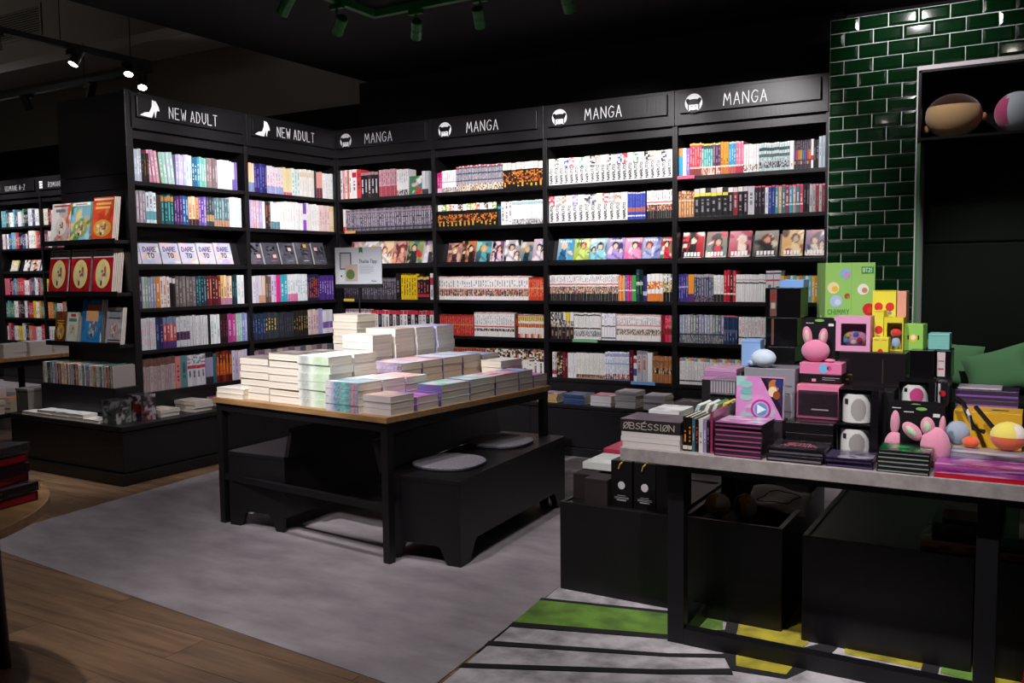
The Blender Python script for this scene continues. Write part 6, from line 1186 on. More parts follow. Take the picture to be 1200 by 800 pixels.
for i in range(3): plain_box('gift_box', ('lilac pink flat box, bottom of three', 'lilac pink flat box, middle of three', 'lilac pink flat box on top of three')[i], 'box', 4.05+.002*i, 4.18, -2.54, -2.39, .8845+i*.0155, .8995+i*.0155, ('c08cb8', 'b880b0', 'cc98c0')[i], m='print_gloss', grp='lilac flat boxes')
blob('plush_toy', 'tiny black plush ball between the lilac and grey boxes', 4.225, -2.60, .906, (.014, .014, .013), '0e0c0e')
# stacked cases with pink top, album cover standing behind
cd_stack('clear cased album with pink print in the tall case stack', 4.252, 4.408, -3.03, .15, 7, .0152, '2c242a', 'a04878', 'd890c0 c86aa8 e8c8d8 b0c8c8 f0e0e8', 311)
o = album('album', .160, .142, .016, art_fn('d088c0 c878b8 98c8c0 d890c8'.split(), 44, 8), 'large pink album cover with play triangle standing behind the case stack', 'album', (4.343, -2.83, .798), 0, .06, edge='b8b0b8')
m = MB(); w, h = .16, .142
m.prism([(-.012*0+.0, h*.98), (w*.02, h*.98), (w*.49, h*.02), (w*.49, h*.98)], -.0008, 0, lin('241c30')); m.prism([(w*.12, h*.95), (w*.47, h*.30), (w*.47, h*.95)], -.0010, 0, lin('3c2c48'))
for q, (a, b, rr, c) in enumerate(((.30, .80, .018, 'b87038'), (.28, .66, .015, 'e0c8a8'), (.36, .58, .012, '8c4c28'), (.40, .86, .012, '283878'))): m.prism([(w*a+rr*math.cos(z*PI/8), h*b+rr*1.2*math.sin(z*PI/8)) for z in range(16)], -.0012-q*.0001, 0, lin(c))
for rr, c, k in ((.034, 'b03888', 0), (.027, 'd890c8', 1), (.022, '5898c8', 2)): m.prism([(w*.04+rr*math.cos(z*PI/12), .032+rr*math.sin(z*PI/12)) for z in range(25)], -.0016-k*.0002, 0, lin(c))
m.prism([(w*.04-.012, .016), (w*.04+.018, .032), (w*.04-.012, .048)], -.0024, 0, lin('e8ecf0'))
for z, c in ((.09, '70b0a8'), (.115, '88c0b8'), (.07, 'a0b8b8')): m.prism([(-w*.28+.022*math.cos(q*PI/8), z+.012*math.sin(q*PI/8)) for q in range(16)], -.0010, 0, lin(c))
obj('cover_print', m, 'print_gloss', o)
plain_box('gift_box', 'dark carton under the standing pink cover', 'box', 4.262, 4.425, -2.845, -2.765, MZ, .797, '2a2428', m='matte')
for i in range(3):
    plain_box('album_box', ('grey album box, lowest behind the pink cover', 'grey album box, middle behind the pink cover', 'grey album box on top behind the pink cover')[i], 'box', 4.272, 4.445, -2.76, -2.63, MZ+i*.088, MZ+.0875+i*.088, '8c8890', m='print_gloss', grp='grey album boxes', parts=[('lines', fdec((-.9, .9, .30, .36, '686470'), (-.3, .3, .55, .6, '383440')))])
# black tower with blue boxes
z = .9645
plain_box('gift_box', 'pale blue box with plush leaning on it', 'box', 4.250, 4.315, -2.735, -2.64, z, z+.092, '88a8d8', rz=.1, m='print', parts=[('seam', fdec((-1, 1, .9, .92, '6888b8')))])
blob('plush_toy', 'small pale blue plush head lying by the blue box', 4.335, -2.745, z, (.042, .034, .032), 'b8cce0', fn=lambda a, b, c: lin('c4d4e4'), parts=(('tail', 'a8bcd4', -.040, 0, .014, (.016, .012, .010)),))
plain_box('gift_box', 'dark support carton under the black tower', 'box', 4.300, 4.44, -2.625, -2.47, MZ, .9645, '121013', m='matte')
plain_box('album_box', 'black album box, lowest of the black tower', 'box', 4.318, 4.412, -2.62, -2.50, .965, 1.027, '0c0a0c', m='print_gloss', grp='black tower boxes')
plain_box('album_box', 'black album box with art strip, middle of the black tower', 'box', 4.302, 4.415, -2.60, -2.48, 1.0275, 1.130, '0c0a0c', m='print_gloss', grp='black tower boxes', parts=[('art_strip', fdec((-.62, -.46, .04, .96, '684c44')))])
plain_box('album_box', 'black album box with art strip, top of the black tower', 'box', 4.300, 4.425, -2.60, -2.48, 1.1305, 1.236, '0c0a0c', m='print_gloss', grp='black tower boxes', parts=[('art_strip', fdec((-.72, -.34, .04, .96, '6c4a44'), (-.66, -.42, .3, .5, 'a8a098'), (-.66, -.42, .6, .8, '902c30')))])
plain_box('gift_box', 'small pale blue box on top of the black tower', 'box', 4.345, 4.43, -2.58, -2.49, 1.2365, 1.265, '80a8e0', m='print')
# clear topped black boxes, album stack with pink lettering
for i in range(3): plain_box('album_box', ('flat black box, lowest under the clear case', 'flat black box, middle under the clear case', 'flat black box on top under the clear case')[i], 'box', 4.440, 4.592, -2.86, -2.70, MZ+i*.0335, MZ+.033+i*.0335, '141113', m='print_gloss', grp='flat black boxes', parts=[('edge_line', fdec((-1, 1, .92, .96, '504850')))])
t = plain_box('gift_box', 'pink box with clear plastic front on the flat black boxes', 'box', 4.455, 4.594, -2.775, -2.70, .8015, .915, 'd87898', m='print', parts=[('window_print', fdec((-.92, .92, .08, .84, '3c2c34'), (-.3, .5, .26, .30, 'e8d0d8')))])
obj('clear_cover', bx(-.075, .068, -.075, -.038, 0, .09, skip='b'), 'clear_film', t)
cd_stack('black cased album, two high, with pink lettering on top', 4.424, 4.594, -3.03, .145, 2, .021, '1c181c', '6c646c', '2c282c 3c383c 1c181c', 321, titles=(('t', 'SPOIL', .022, 0, .10, 'd07888'), ('t', 'AFFAIR', .022, 0, -.35, 'd07888')))
cd_stack('flat purple black album case in front of the mugs', 4.60, 4.738, -3.03, .125, 2, .014, '241c2c', '50406c', '383048 786c88 241c30 a8a0b0', 322)
# mugs in open boxes
def mug_box(label, x0, x1, y0, z0, h, print_col, right_ext=.0):
    t = thing('mug_box', label, 'mug', ((x0+x1)/2, y0, z0), 0, 'boxed white mugs'); w = (x1-x0)/2; d = .115; p = .002
    m = MB(); c = lin('131014')
    m.box(-w, w, 0, d, 0, p, c); m.box(-w, w, 0, d, h-p, h, c); m.box(-w, -w+p, 0, d, p, h-p, c); m.box(w-p, w, 0, d, p, h-p, c); m.box(-w+p, w-p, d-p, d, p, h-p, c)
    m.box(w*.64, w-p, 0, .003, p, h-p, c); obj('open_box', m, 'print_gloss', t)
    R = w*.76; mg = MB().lathe([(R*.92, p), (R, .006), (R, h*.86), (R*.93, h*.86), (R*.92, .012)], 28); mm = obj('mug', mg, 'white_ceramic', t, loc=(-w*.20, R+.004, 0), smooth=False)
    obj('handle', MB().tube([(R*.95, 0, h*.70), (R*1.35, 0, h*.66), (R*1.45, 0, h*.42), (R*1.3, 0, h*.22), (R*.95, 0, h*.18)], .006, 8), 'white_ceramic', mm)
    pr_ = MB()   # plain tinted print field wrapped on the mug
    rr = R+.0006; n_ = 18
    for q in range(n_):
        for s_ in range(n_):
            if math.hypot((q+.5)/n_*2-1, (s_+.5)/n_*2-1) > 1: continue
            a0, a1 = -PI/2-.25+q*.058, -PI/2-.25+(q+1)*.058; z0_, z1_ = h*(.12+.62*s_/n_), h*(.12+.62*(s_+1)/n_)
            pr_.quad((rr*math.cos(a0), rr*math.sin(a0), z0_), (rr*math.cos(a1), rr*math.sin(a1), z0_), (rr*math.cos(a1), rr*math.sin(a1), z1_), (rr*math.cos(a0), rr*math.sin(a0), z1_), lin(print_col))
    obj('print', pr_, 'print', mm); pr_ = MB()
    for a0 in (-PI/2-.75,): pr_.quad((rr*math.cos(a0), rr*math.sin(a0), h*.56), (rr*math.cos(a0+.3), rr*math.sin(a0+.3), h*.56), (rr*math.cos(a0+.3), rr*math.sin(a0+.3), h*.72), (rr*math.cos(a0), rr*math.sin(a0), h*.72), lin('282428'))
    obj('label_print', pr_, 'print', mm); return t
mug_box('white mug with grey print in the lower black box', 4.604, 4.728, -2.875, MZ, .106, '98928f')
mug_box('white mug with grey print in the upper black box', 4.608, 4.728, -2.87, MZ+.1065, .113, 'a09a98')
plain_box('gift_box', 'black support carton under the big black boxes', 'box', 4.60, 4.755, -2.75, -2.46, MZ, .9035, '121013', m='matte')
plain_box('gift_box', 'black carton under the pink mug box', 'box', 4.758, 4.90, -2.72, -2.46, MZ, .855, '121013', m='matte')
mug_box('white mug with pink print in the box behind the black cards', 4.766, 4.874, -2.715, .8555, .080, 'c04880')
plain_box('gift_box', 'black carton with red dot at the right end of the pile', 'box', 4.876, 4.905, -2.66, -2.48, .8555, .935, '141114', m='print', parts=[('red_dot', fdec(('o', 0, .5, .010, 'b02028'))), ('white_label', fdec((-.9, -.4, .1, .9, 'c8c4c4')))])
# big black cartons
plain_box('album_box', 'wide glossy black box with gold fleck print', 'box', 4.568, 4.778, -2.645, -2.47, .9045, 1.021, '1c171a', m='print_gloss', parts=[('flecks', fdec((-.75, -.6, .3, .34, '6c5428'), (-.8, -.7, .15, .2, '6c5428'), (.3, .34, .1, .8, '38302c'), (-1, 1, .97, 1.0, '4c444a')))])
plain_box('album_box', 'black box right of the glossy wide box', 'box', 4.786, 4.858, -2.61, -2.47, .936, 1.029, '0c0a0c', m='print_gloss')
plain_box('album_box', 'black box with white and red side label at the right end', 'box', 4.860, 4.908, -2.58, -2.46, .936, 1.028, '0e0c0e', m='print_gloss', parts=[('label', fdec((-.75, .25, .06, .94, 'c8bcbc'), (-.6, .1, .3, .36, 'b84850'), (-.6, .1, .6, .64, 'b84850')))])
plain_box('gift_box', 'mint green box on the right black box', 'box', 4.835, 4.900, -2.56, -2.47, 1.0295, 1.082, '78b8b0', m='print', parts=[('seam', fdec((-1, 1, .86, .89, '5c9890')))])
# pink and green merchandise
plain_box('gift_box', 'black flat box with small pink print', 'box', 4.452, 4.590, -2.725, -2.64, .9155, .947, '141114', m='print', parts=[('print', fdec((-.4, -.2, .2, .5, 'd88ca0'), (.1, .9, .6, .66, 'a8a0a4'), (.1, .7, .4, .45, 'a8a0a4')))])
plain_box('gift_box', 'black support carton behind the pink clear box', 'box', 4.455, 4.595, -2.695, -2.56, MZ, .9153, '121013', m='matte')
plain_box('gift_box', 'pink flat box with small blue print under the pink plush', 'box', 4.452, 4.590, -2.725, -2.64, .9475, .985, 'd878a0', m='print', parts=[('blue_print', fdec(('o', .15, .5, .016, '78b0d8'))), ('pink_print', fdec(('o', .42, .55, .008, 'd04878')))])
hang_card('black rounded card behind the pink plush rabbit head', 4.500, -2.652, .9855, .108, .150, 0)
blob('plush_toy', 'pink plush head with two upright ears on a black card', 4.497, -2.69, .9855, (.047, .030, .038), 'd880a0', ears=((-.024, 0, .062, .016, .010, .033, -.14, 'd880a0', 'd8b8b0'), (.022, 0, .062, .015, .010, .030, .12, 'd880a0', 'd8b8b0')), parts=(('paw', 'd880a0', .048, 0, .006, (.018, .010, .006)),))
t = thing('gift_box', 'pink window box with a round pillow toy inside', 'box', (4.607, -2.60, 1.0215), 0); w, d, h = .058, .045, .118
m = MB(); c = lin('dc98bc'); m.box(-w, w, d-.003, d, 0, h, c); m.box(-w, -w+.003, -d, d-.003, 0, h, c); m.box(w-.003, w, -d, d-.003, 0, h, c); m.box(-w+.003, w-.003, -d, d-.003, 0, .003, c); m.box(-w+.003, w-.003, -d, d-.003, h-.003, h, c)
m.box(-w+.003, -w*.62, -d, -d+.002, .003, h-.003, c); m.box(w*.78, w-.003, -d, -d+.002, .003, h-.003, c); m.box(-w*.62, w*.78, -d, -d+.002, .003, h*.16, c); m.box(-w*.62, w*.78, -d, -d+.002, h*.80, h-.003, c)
obj('window_carton', m, 'print', t); obj('window_film', bx(-w*.62, w*.78, -d+.0025, -d+.003, h*.16, h*.80), 'clear_film', t)
obj('pillow', MB().ball((.006, 0, .040), (.042, .034, .032), lin('e0a0c0'), su=18, sv=12), 'plush', t, smooth=True)
m = MB(); [m.ball((a, -.030, b), (.010, .006, .010), lin(c), su=10, sv=6) for a, b, c in ((-.016, .052, 'd8c048'), (.010, .056, '5078c8'), (-.022, .034, '68a0d8'), (.004, .030, 'e8e4e0'), (.022, .038, 'c83040'))]; obj('pillow_motif', m, 'plush', t, smooth=True)
# tall green box set
t = thing('gift_box', 'tall lime green box printed with stickers and CHIMMY lettering', 'box', (4.483, -2.47, 1.0215), math.radians(27)); w, d, h = .176, .105, .302
Gc, Gd = lin('94c468'), lin('86b85c')
obj('body', bx(0, w, 0, d, 0, h, Gc), 'print', t, bevel=.001); obj('panel_seam', bx(w*.52, w*.53, -.0006, 0, 0, h, Gd), 'print', t)
dd = lambda a, b, r, c, k=0: m.prism([(a*w+r*math.cos(q*PI/10), b*h+r*math.sin(q*PI/10)) for q in range(20)], -.0007-k*.0002, 0, lin(c))
for a, b, r, c, c2 in ((.40, .87, .019, '88b0d8', 'd888a8'), (.16, .70, .021, 'e8d8a0', 'e0b840'), (.76, .68, .020, 'e8e4e0', 'c88860'), (.44, .60, .010, 'a05830', 'c07840'), (.22, .54, .022, 'a8c0e0', 'c8d8e8'), (.88, .44, .022, 'c82830', 'd84038'), (.62, .24, .012, 'd890a8', 'e0a8b8')): m = MB(); dd(a, b, r, c); dd(a+.03, b-.012, r*.5, c2, 1); obj('sticker', m, 'print', t)
m = MB()
m.box(w*.72, w*.97, -.0012, 0, h*.87, h*.95, lin('3c8848')); text(m, 'BT21', .014, (w*.75, -.0013, h*.887), (1, 0, 0), (0, 0, 1), col=lin('d8e8d0'), sw=.16, wid=.5, gap=.22, depth=.0003)
obj('logo_print', m, 'print', t); m = MB(); text(m, 'CHIMMY', .017, (w*.05, -.0007, h*.385), (1, 0, 0), (0, 0, 1), col=lin('4c9048'), sw=.16, wid=.6, gap=.24, depth=.0003); obj('lettering', m, 'print', t)
m = MB(); m.prism([(.052+.016*math.cos(q*PI/10), .095+.022*math.sin(q*PI/10)) for q in range(20)], -.0005, 0, lin('d8b030')); m.prism([(.052+.010*math.cos(q*PI/10), .100+.012*math.sin(q*PI/10)) for q in range(20)], -.0007, 0, lin('e8dcc0'))
obj('side_print', m, 'print', t, loc=(0, d, 0), rot=(0, 0, -PI/2))
obj('side_panel', bx(-.0006, 0, 0, d, 0, h, Gd), 'print', t)
# yellow boxes with red prints
red = lambda a, b, r: ('o', a, b, (r, r*1.1), 'c83030')
plain_box('gift_box', 'yellow box under the taller yellow box with two red prints', 'box', 4.655, 4.725, -2.50, -2.42, 1.0215, 1.127, 'd8cc38', m='print')
plain_box('gift_box', 'tall yellow box with two red round prints on top', 'box', 4.648, 4.725, -2.50, -2.42, 1.1275, 1.224, 'dcd040', m='print', parts=[('red_print', fdec(red(-.45, .42, .014))), ('red_print', fdec(red(.5, .42, .014))), ('violet_print', fdec(('o', .5, .2, .006, '7878b8'))), ('top_edge', fdec((-.9, .9, .97, 1, 'c8b828')))])
plain_box('gift_box', 'peach box standing behind the yellow boxes', 'box', 4.728, 4.758, -2.50, -2.42, 1.1, 1.222, 'd89880', m='print')
plain_box('gift_box', 'peach carton hidden under the peach box', 'box', 4.728, 4.760, -2.50, -2.42, 1.0215, 1.0995, 'd09078', m='print')
plain_box('gift_box', 'yellow box with one red print beside the pink window box', 'box', 4.668, 4.698, -2.585, -2.505, 1.0215, 1.158, 'dcd040', m='print', parts=[('print', fdec(red(.0, .52, .013), (-.9, .9, .96, 1, 'c8b828'), (-.4, .4, .30, .38, '8070b0')))])
plain_box('gift_box', 'small yellow box low in front of the others', 'box', 4.672, 4.722, -2.64, -2.59, 1.0215, 1.070, 'dcd040', m='print', parts=[('print', fdec((-.8, -.2, .80, .88, 'c09828'), (.2, .8, .80, .88, 'c09828'), red(.0, .05, .008)))])
t = thing('gift_box', 'yellow window box with a red toy inside', 'box', (4.730, -2.55, 1.0215), 0); w, d, h = .030, .035, .114; c = lin('d8c838')
m = MB(); m.box(-w, w, d-.003, d, 0, h, c); m.box(-w, -w+.003, -d, d-.003, 0, h, c); m.box(w-.003, w, -d, d-.003, 0, h, c); m.box(-w+.003, w-.003, -d, d-.003, 0, .004, c); m.box(-w+.003, w-.003, -d, d-.003, h*.84, h, c); m.box(-w+.003, -w*.7, -d, -d+.002, .004, h*.84, c)
obj('window_carton', m, 'print', t); obj('toy', MB().ball((.004, 0, .062), (.018, .018, .020), lin('c83830'), su=14, sv=10).ball((.004, 0, .025), (.014, .014, .022), lin('88a0c0'), su=12, sv=8), 'plush', t, smooth=True)
plain_box('gift_box', 'small lime green box at the right of the yellow boxes', 'box', 4.760, 4.822, -2.545, -2.485, 1.0215, 1.112, '90c458', rz=-.12, m='print', parts=[('print', fdec(('o', 0, .48, (.013, .015), 'd8b838'), ('o', 0, .50, (.008, .009), 'e8e0c8'), (-.6, -.45, .42, .58, '201c18'), (.45, .6, .42, .58, '201c18')))])
# plush rabbits on cards with the green album stack
plain_box('gift_box', 'black carton behind the green album stack', 'box', 4.75, 4.915, -2.80, -2.725, MZ, .79, '121013', m='matte')
hang_card('wide black rounded card behind the front pink plush', 4.828, -2.808, MZ, .165, .185, 0)
hang_card('narrow black rounded card with grey corner mark', 4.850, -2.868, MZ+.006, .118, .176, 0)
blob('plush_toy', 'pink plush ears peeking left of the narrow card', 4.772, -2.835, MZ, (.030, .022, .045), 'd890a8', ears=((0, 0, .085, .014, .009, .040, .02, 'd890a8', None),))
blob('plush_toy', 'pink plush toy with two floppy ears beside the green albums', 4.895, -2.905, MZ+.0, (.042, .030, .062), 'd88ca4', ears=((-.045, -.004, .088, .021, .014, .034, -.8, 'd88ca4', 'b8c8a8'), (-.018, -.002, .100, .020, .014, .030, -.15, 'd88ca4', 'b8c8a8'), (.016, .012, .10, .009, .009, .032, .05, 'd88ca4', None)))
cd_stack('black and green album case in the neat stack before the plush', 4.748, 4.892, -3.035, .125, 5, .0125, '1c1e1c', '888c88', '141614 28b058 3c403c 30a858', 331)
# film wrapped goods at the right
for i, (x0, x1, y0, y1, z0, z1, c, lb) in enumerate(((4.905, 5.45, -3.035, -2.91, MZ, MZ+.012, 'a01828 c02030', 'red flat folder under the magenta packs'), (4.905, 5.16, -3.03, -2.905, MZ+.0125, MZ+.036, 'b03898 d070b8 8c58b0 e0b0d8 902878', 'magenta film wrapped album pack at the table front'), (5.165, 5.45, -3.03, -2.905, MZ+.0125, MZ+.036, 'a83090 c868b0 8858a8', 'magenta film wrapped album pack cut by the photo edge'), (4.935, 5.40, -2.90, -2.79, MZ, MZ+.050, '787478 c8c8cc 484448 a8a0b0 e0e0e4', 'silver grey film wrapped pack behind the magenta ones'))):
    t = plain_box('album', lb, 'album', x0, x1, y0, y1, z0, z1, c.split()[0], m='print_gloss', grp='film wrapped packs', parts=[('top_print', topart(c, 340+i, 22)), ('front_print', frontart(c, 350+i, 12))])
    if i: w, d, h = (x1-x0)/2, (y1-y0)/2, z1-z0; obj('film_wrap', bx(-w-.002, w+.002, -d-.002, d+.002, 0, h+.004, skip='b'), 'clear_film', t)
t = plain_box('gift_box', 'yellow flat box with a black slot', 'box', 4.925, 5.118, -2.66, -2.53, MZ, .842, 'd8a428', m='print', parts=[('slot', topdec((.1, .6, -.2, .1, '241808')))])
for i in range(3):
    t = plain_box('album', ('purple album case, lowest of three', 'purple album case, middle of three', 'purple album case on top of three')[i], 'album', 4.918, 5.105, -2.53, -2.40, .80+i*.032, .8315+i*.032, '3c2c48', m='print_gloss', grp='purple album cases', parts=[('strip', fdec((-.97, .97, .3, .5, '7858a0')))])
plain_box('gift_box', 'black carton under the purple album cases', 'box', 4.92, 5.10, -2.528, -2.40, MZ, .7998, '121013', m='matte')
plain_box('album', 'thin pale album lying on the purple cases', 'album', 4.925, 5.055, -2.52, -2.41, .8965, .902, 'b8b0b8', m='print_gloss')
pb = .7505
blob('plush_toy', 'grey blue plush head beside the black card', 4.945, -2.77, pb, (.036, .032, .038), '98a4b4')
blob('plush_toy', 'orange plush foot under the grey plush', 4.985, -2.80, pb, (.024, .022, .018), 'e06038')
blob('plush_toy', 'yellow and orange plush toy at the right photo edge', 5.085, -2.80, pb, (.050, .038, .044), 'e0d060', fn=lambda a, b, c: lin('e06840') if c < .0 and b < .3 else (lin('e8d868') if a < .35 else lin('ece0d8')))
st = thing('strap', 'black lanyard strap tangled over the yellow box', 'strap', (4.99, -2.75, .79))
obj('band', MB().tube([(-.055, .06, .095), (-.035, .03, .085), (-.015, .0, .050), (.0, -.03, .018), (.03, -.045, .012)], .008, 6), 'leather', st); obj('band', MB().tube([(.0, .04, .075), (.025, .01, .05), (.05, -.02, .025), (.065, -.04, .012)], .007, 6), 'leather', st)
obj('metal_clip', MB().tube([(-.02, .01, .068), (-.018, .0, .06), (-.012, -.008, .052)], .005, 6, lin('c8c0b8')), 'print_gloss', st)
# plush toys in the wall niche
zN = 2.0625
blob('plush_toy', 'large cream plush head with dark brown top on the niche shelf', 4.685, .10, zN, (.155, .11, .128), 'c8a070', fn=lambda a, b, c: lin('3a1c12') if c > .42 else lin('cfa878'), parts=(('ear', 'c08868', -.145, 0, .06, (.022, .02, .026)), ('ear', 'c08868', .155, 0, .11, (.022, .02, .026))))
blob('plush_toy', 'white plush head with pink side on the niche shelf', 5.015, .08, zN, (.118, .10, .115), 'd0d8e0', fn=lambda a, b, c: lin('d05888') if a < -.45 else lin('ccd6de'))

# ------------------------------------------------------------------ round table at the left edge
rt_ = thing('round_table', 'round oak table cut by the left photo edge with black legs', 'table', (2.264, -4.827, 0))
obj('tabletop', MB().lathe([(.64, .628), (.65, .632), (.65, .657), (.646, .660)], 72), 'oak', rt_)
obj('frame_ring', MB().lathe([(.52, .60), (.55, .60), (.55, .628), (.52, .628)], 48, cap=False), 'black_metal', rt_)
for a in (96.5, 186.5, 276.5, 6.5): obj('leg', MB().tube([(.625*math.cos(math.radians(a)), .625*math.sin(math.radians(a)), 0), (.60*math.cos(math.radians(a)), .60*math.sin(math.radians(a)), .628)], .018, 14), 'black_metal', rt_)
def RFm(x, y): return (x, y, math.radians(-8))
for i in range(6):
    o = thing('book', f'film wrapped red and black book on the round table, {PN(i, 6)}', 'book', (2.59+.006*(i % 2)-(.02 if i > 1 else 0), -4.475+(.012 if i < 2 else 0), .660+i*.028), math.radians(98+3*(i % 3)), 'film wrapped books on the round table')
    obj('cover', bx(-.11, .11, -.085, .085, 0, .0255, lin('3a0c14' if i % 2 else '5c1018')), 'print_gloss', o, bevel=.0015)
    obj('spine_print', bx(-.10, .10, -.0858, -.085, .004, .021, lin('98142a' if i % 2 == 0 else '24181c')), 'print_gloss', o); obj('page_block', bx(.1095, .1105, -.08, .08, .003, .0225), 'paper', o)
    obj('cover_print', MB().grid((-.11, -.085, .0262), (.22, 0, 0), (0, .17, 0), 10, 8, art_fn(['241c20', '403438', '8c1828', '1c1418', '686068'], 400+i, 8)), 'print_gloss', o)
    if i in (1, 5): obj('film_wrap', bx(-.113, .113, -.088, .088, 0, .030, skip='b'), 'clear_film', o)

# ------------------------------------------------------------------ far display table and low bench behind the plinth
ft = thing('display_table', 'far oak display table with book piles at the left photo edge', 'table', (0, 0, 0))
obj('tabletop', MB().slab([(-1.93, -2.6), (-1.93, -.95), (-3.1, -.95), (-3.1, -2.6)], .632, .662), 'oak', ft, bevel=.002)
for x in (-1.99, -3.08):
    for y in (-2.58, -1.01): obj('leg', bx(x, x+.04, y, y+.04, .0, .632), 'black_metal', ft)
obj('apron', bx(-3.08, -1.95, -2.58, -.97, .58, .632), 'black_metal', ft)
for i, (y, n, t, c, lb) in enumerate(((-2.02, 6, .03, 'd8d4d0 c8c0c8 e0dcd8', 'tall pile nearest the photo edge'), (-1.78, 3, .036, 'd8d4d0 a8b0c0', 'second pile from the photo edge'), (-1.56, 3, .038, 'c8c0d0 e8e0d8', 'third pile from the photo edge'), (-1.35, 3, .038, '8898b0 d8d0d8', 'fourth pile from the photo edge'), (-1.14, 2, .036, 'd8d0c8 c0b8b0', 'last low pile near the comics'))):
    pile(-2.0+.045, y, .19, .17, n, t, c, 'c8c0b8', f'white edged paperback on the far table, {lb}', f'far table {lb}', lambda x, y: (x, y, PI/2), .662, seed=500+i, front='spine', name='stacked_paperback')
for i, (y, n, c) in enumerate(((-1.72, 2, 'e8e0e0 b0b8d0 d0a0a0'), (-1.48, 2, '8890c0 e0d8e0'), (-1.26, 2, 'c87888 e8c8c8 d8d8e0'))):
    pile(-2.30, y, .19, .17, n, .035, c, 'c8b0b0', f'paperback in the {("first", "second", "third")[i]} rear pile of the far table', f'far table rear {i}', lambda x, y: (x, y, PI/2), .662, seed=510+i, front='spine', name='stacked_paperback')
lb_ = thing('low_bench', 'low black bench stacked with books behind the plinth', 'bench', (0, 0, 0))
obj('seat', bx(-1.86, -1.40, -2.7, -1.2, .27, .30), 'black_wood', lb_, bevel=.003); obj('end_panel', bx(-1.84, -1.42, -2.68, -2.64, 0, .27), 'black_wood', lb_); obj('end_panel', bx(-1.84, -1.42, -1.26, -1.22, 0, .27), 'black_wood', lb_)
for i, (x, y, n, t, c, s, lb) in enumerate(((-1.42, -2.30, 3, .033, 'd8d8e8 a8b8d0 c85838', 'c8b8a8', 'blue and red covered paperback, near pile on the low bench'), (-1.42, -2.06, 3, .036, 'b86040 c8a890 d87848', 'b8a890', 'orange covered paperback, second pile on the low bench'), (-1.44, -1.82, 3, .034, 'd8a898 e8c8b8 c88878', 'd0a898', 'peach paperback, third pile on the low bench'), (-1.60, -2.18, 5, .034, 'c8c8d8 9898b0', 'c8b8b0', 'grey covered paperback, rear pile on the low bench'), (-1.46, -1.58, 3, .033, 'e8e0e0 c0a8a8', 'd0a898', 'white paperback, last pile on the low bench'))):
    pile(x, y, .20, .15, n, t, c, s, lb, lb+' pile', lambda x, y: (x, y, PI/2), .30, seed=520+i, front='spine', name='stacked_paperback')

# ------------------------------------------------------------------ tracks and spotlights
def spot_head(name, label, pos, tgt, watts, cone, body, rail_z, lit=True, col=(1, .96, .97), size=1.0):
    p = Vector(pos); d = (Vector(tgt)-p).normalized()
    t = thing(name, label, 'spotlight', pos, 0, None)
    q = d.to_track_quat('-Z', 'Y').to_euler()
    r, L_ = .034*size, .12*size
    hd = obj('housing', MB().lathe([(r*.95, 0), (r, .004), (r, L_*.48), (r*.93, L_*.49), (r*.93, L_*.52), (r, L_*.53), (r, L_-.006), (r*.85, L_)], 24), body, t, rot=q)
    obj('rim', MB().lathe([(r*1.02, -.004), (r*1.02, .008), (r*.9, .008), (r*.9, -.004)], 24, cap=False), body, hd)
    if lit:
        obj('lens', MB().lathe([(r*.9, -.003), (r*.9, -.001)], 24), 'lens', hd)
    obj('bracket', MB().tube([(0, 0, 0), (0, 0, max(.02, rail_z-pos[2]))], .008), body, t)
    obj('adapter', bx(-.05, .05, -.014, .014, rail_z-pos[2]-.028, rail_z-pos[2]), body, t)
    if watts:
        li = bpy.data.lights.new('spot_lamp', 'SPOT'); li.energy = watts; li.spot_size = math.radians(cone); li.spot_blend = .75; li.shadow_soft_size = .03; li.color = col
        lo = bpy.data.objects.new('spot_lamp', li); C.objects.link(lo); lo.parent = t; lo.location = d*.02; lo.rotation_euler = q
    return t
gt = thing('ceiling_track', 'green angled lighting track on the black ceiling', 'track', (0, 0, 0))
obj('rail', bx(1.435, 1.475, -3.2, -1.25, HZ-.045, HZ), 'green_metal', gt); obj('rail', bx(1.435, 4.9, -1.27, -1.23, HZ-.045, HZ), 'green_metal', gt)
GN = ['green spotlight at the left end of the green track', 'green spotlight just left of the track corner', 'green spotlight just right of the track corner', 'green spotlight aimed at the second manga bookcase', 'green spotlight at the top edge of the photo', 'green spotlight over the tile side bookcase', 'green spotlight before the green tile wall', 'added unseen green spotlight brightening the alcove cushions']
for (p, t, w_, c), lb in zip(GREEN_HEADS, GN): spot_head('track_spotlight', lb, p, t, w_, c, 'green_metal', HZ-.045)['group'] = 'green track spotlights'
k = thing('ceiling_track', 'black lighting track across the ceiling over the oak table', 'track', (0, 0, 0))
obj('rail', bx(2.2, 3.7, -3.32, -3.28, HZ-.04, HZ), 'black_metal', k)
k = thing('ceiling_track', 'black lighting track over the merchandise table', 'track', (0, 0, 0)); obj('rail', bx(4.0, 5.6, -4.32, -4.28, HZ-.04, HZ), 'black_metal', k)
k = thing('ceiling_track', 'black lighting track over the oak planks', 'track', (0, 0, 0)); obj('rail', bx(1.9, 2.2, -4.22, -4.18, HZ-.04, HZ), 'black_metal', k); obj('rail', bx(1.8, 4.2, -4.62, -4.58, HZ-.04, HZ), 'black_metal', k)
DN = ['black spotlight aimed at the front of the oak table', 'black spotlight over the oak table', 'black spotlight over the bench', 'black spotlight over the left of the merchandise table', 'black spotlight over the right of the merchandise table', 'black spotlight over the round table', 'black spotlight over the rug']
for (p, t, w_, c), lb in zip(DOWN_HEADS, DN): spot_head('track_spotlight', lb, p, t, w_, c, 'black_metal', HZ-.04)['group'] = 'black track spotlights'
k = thing('ceiling_track', 'long suspended black track running towards the corner', 'track', (0, 0, 0))
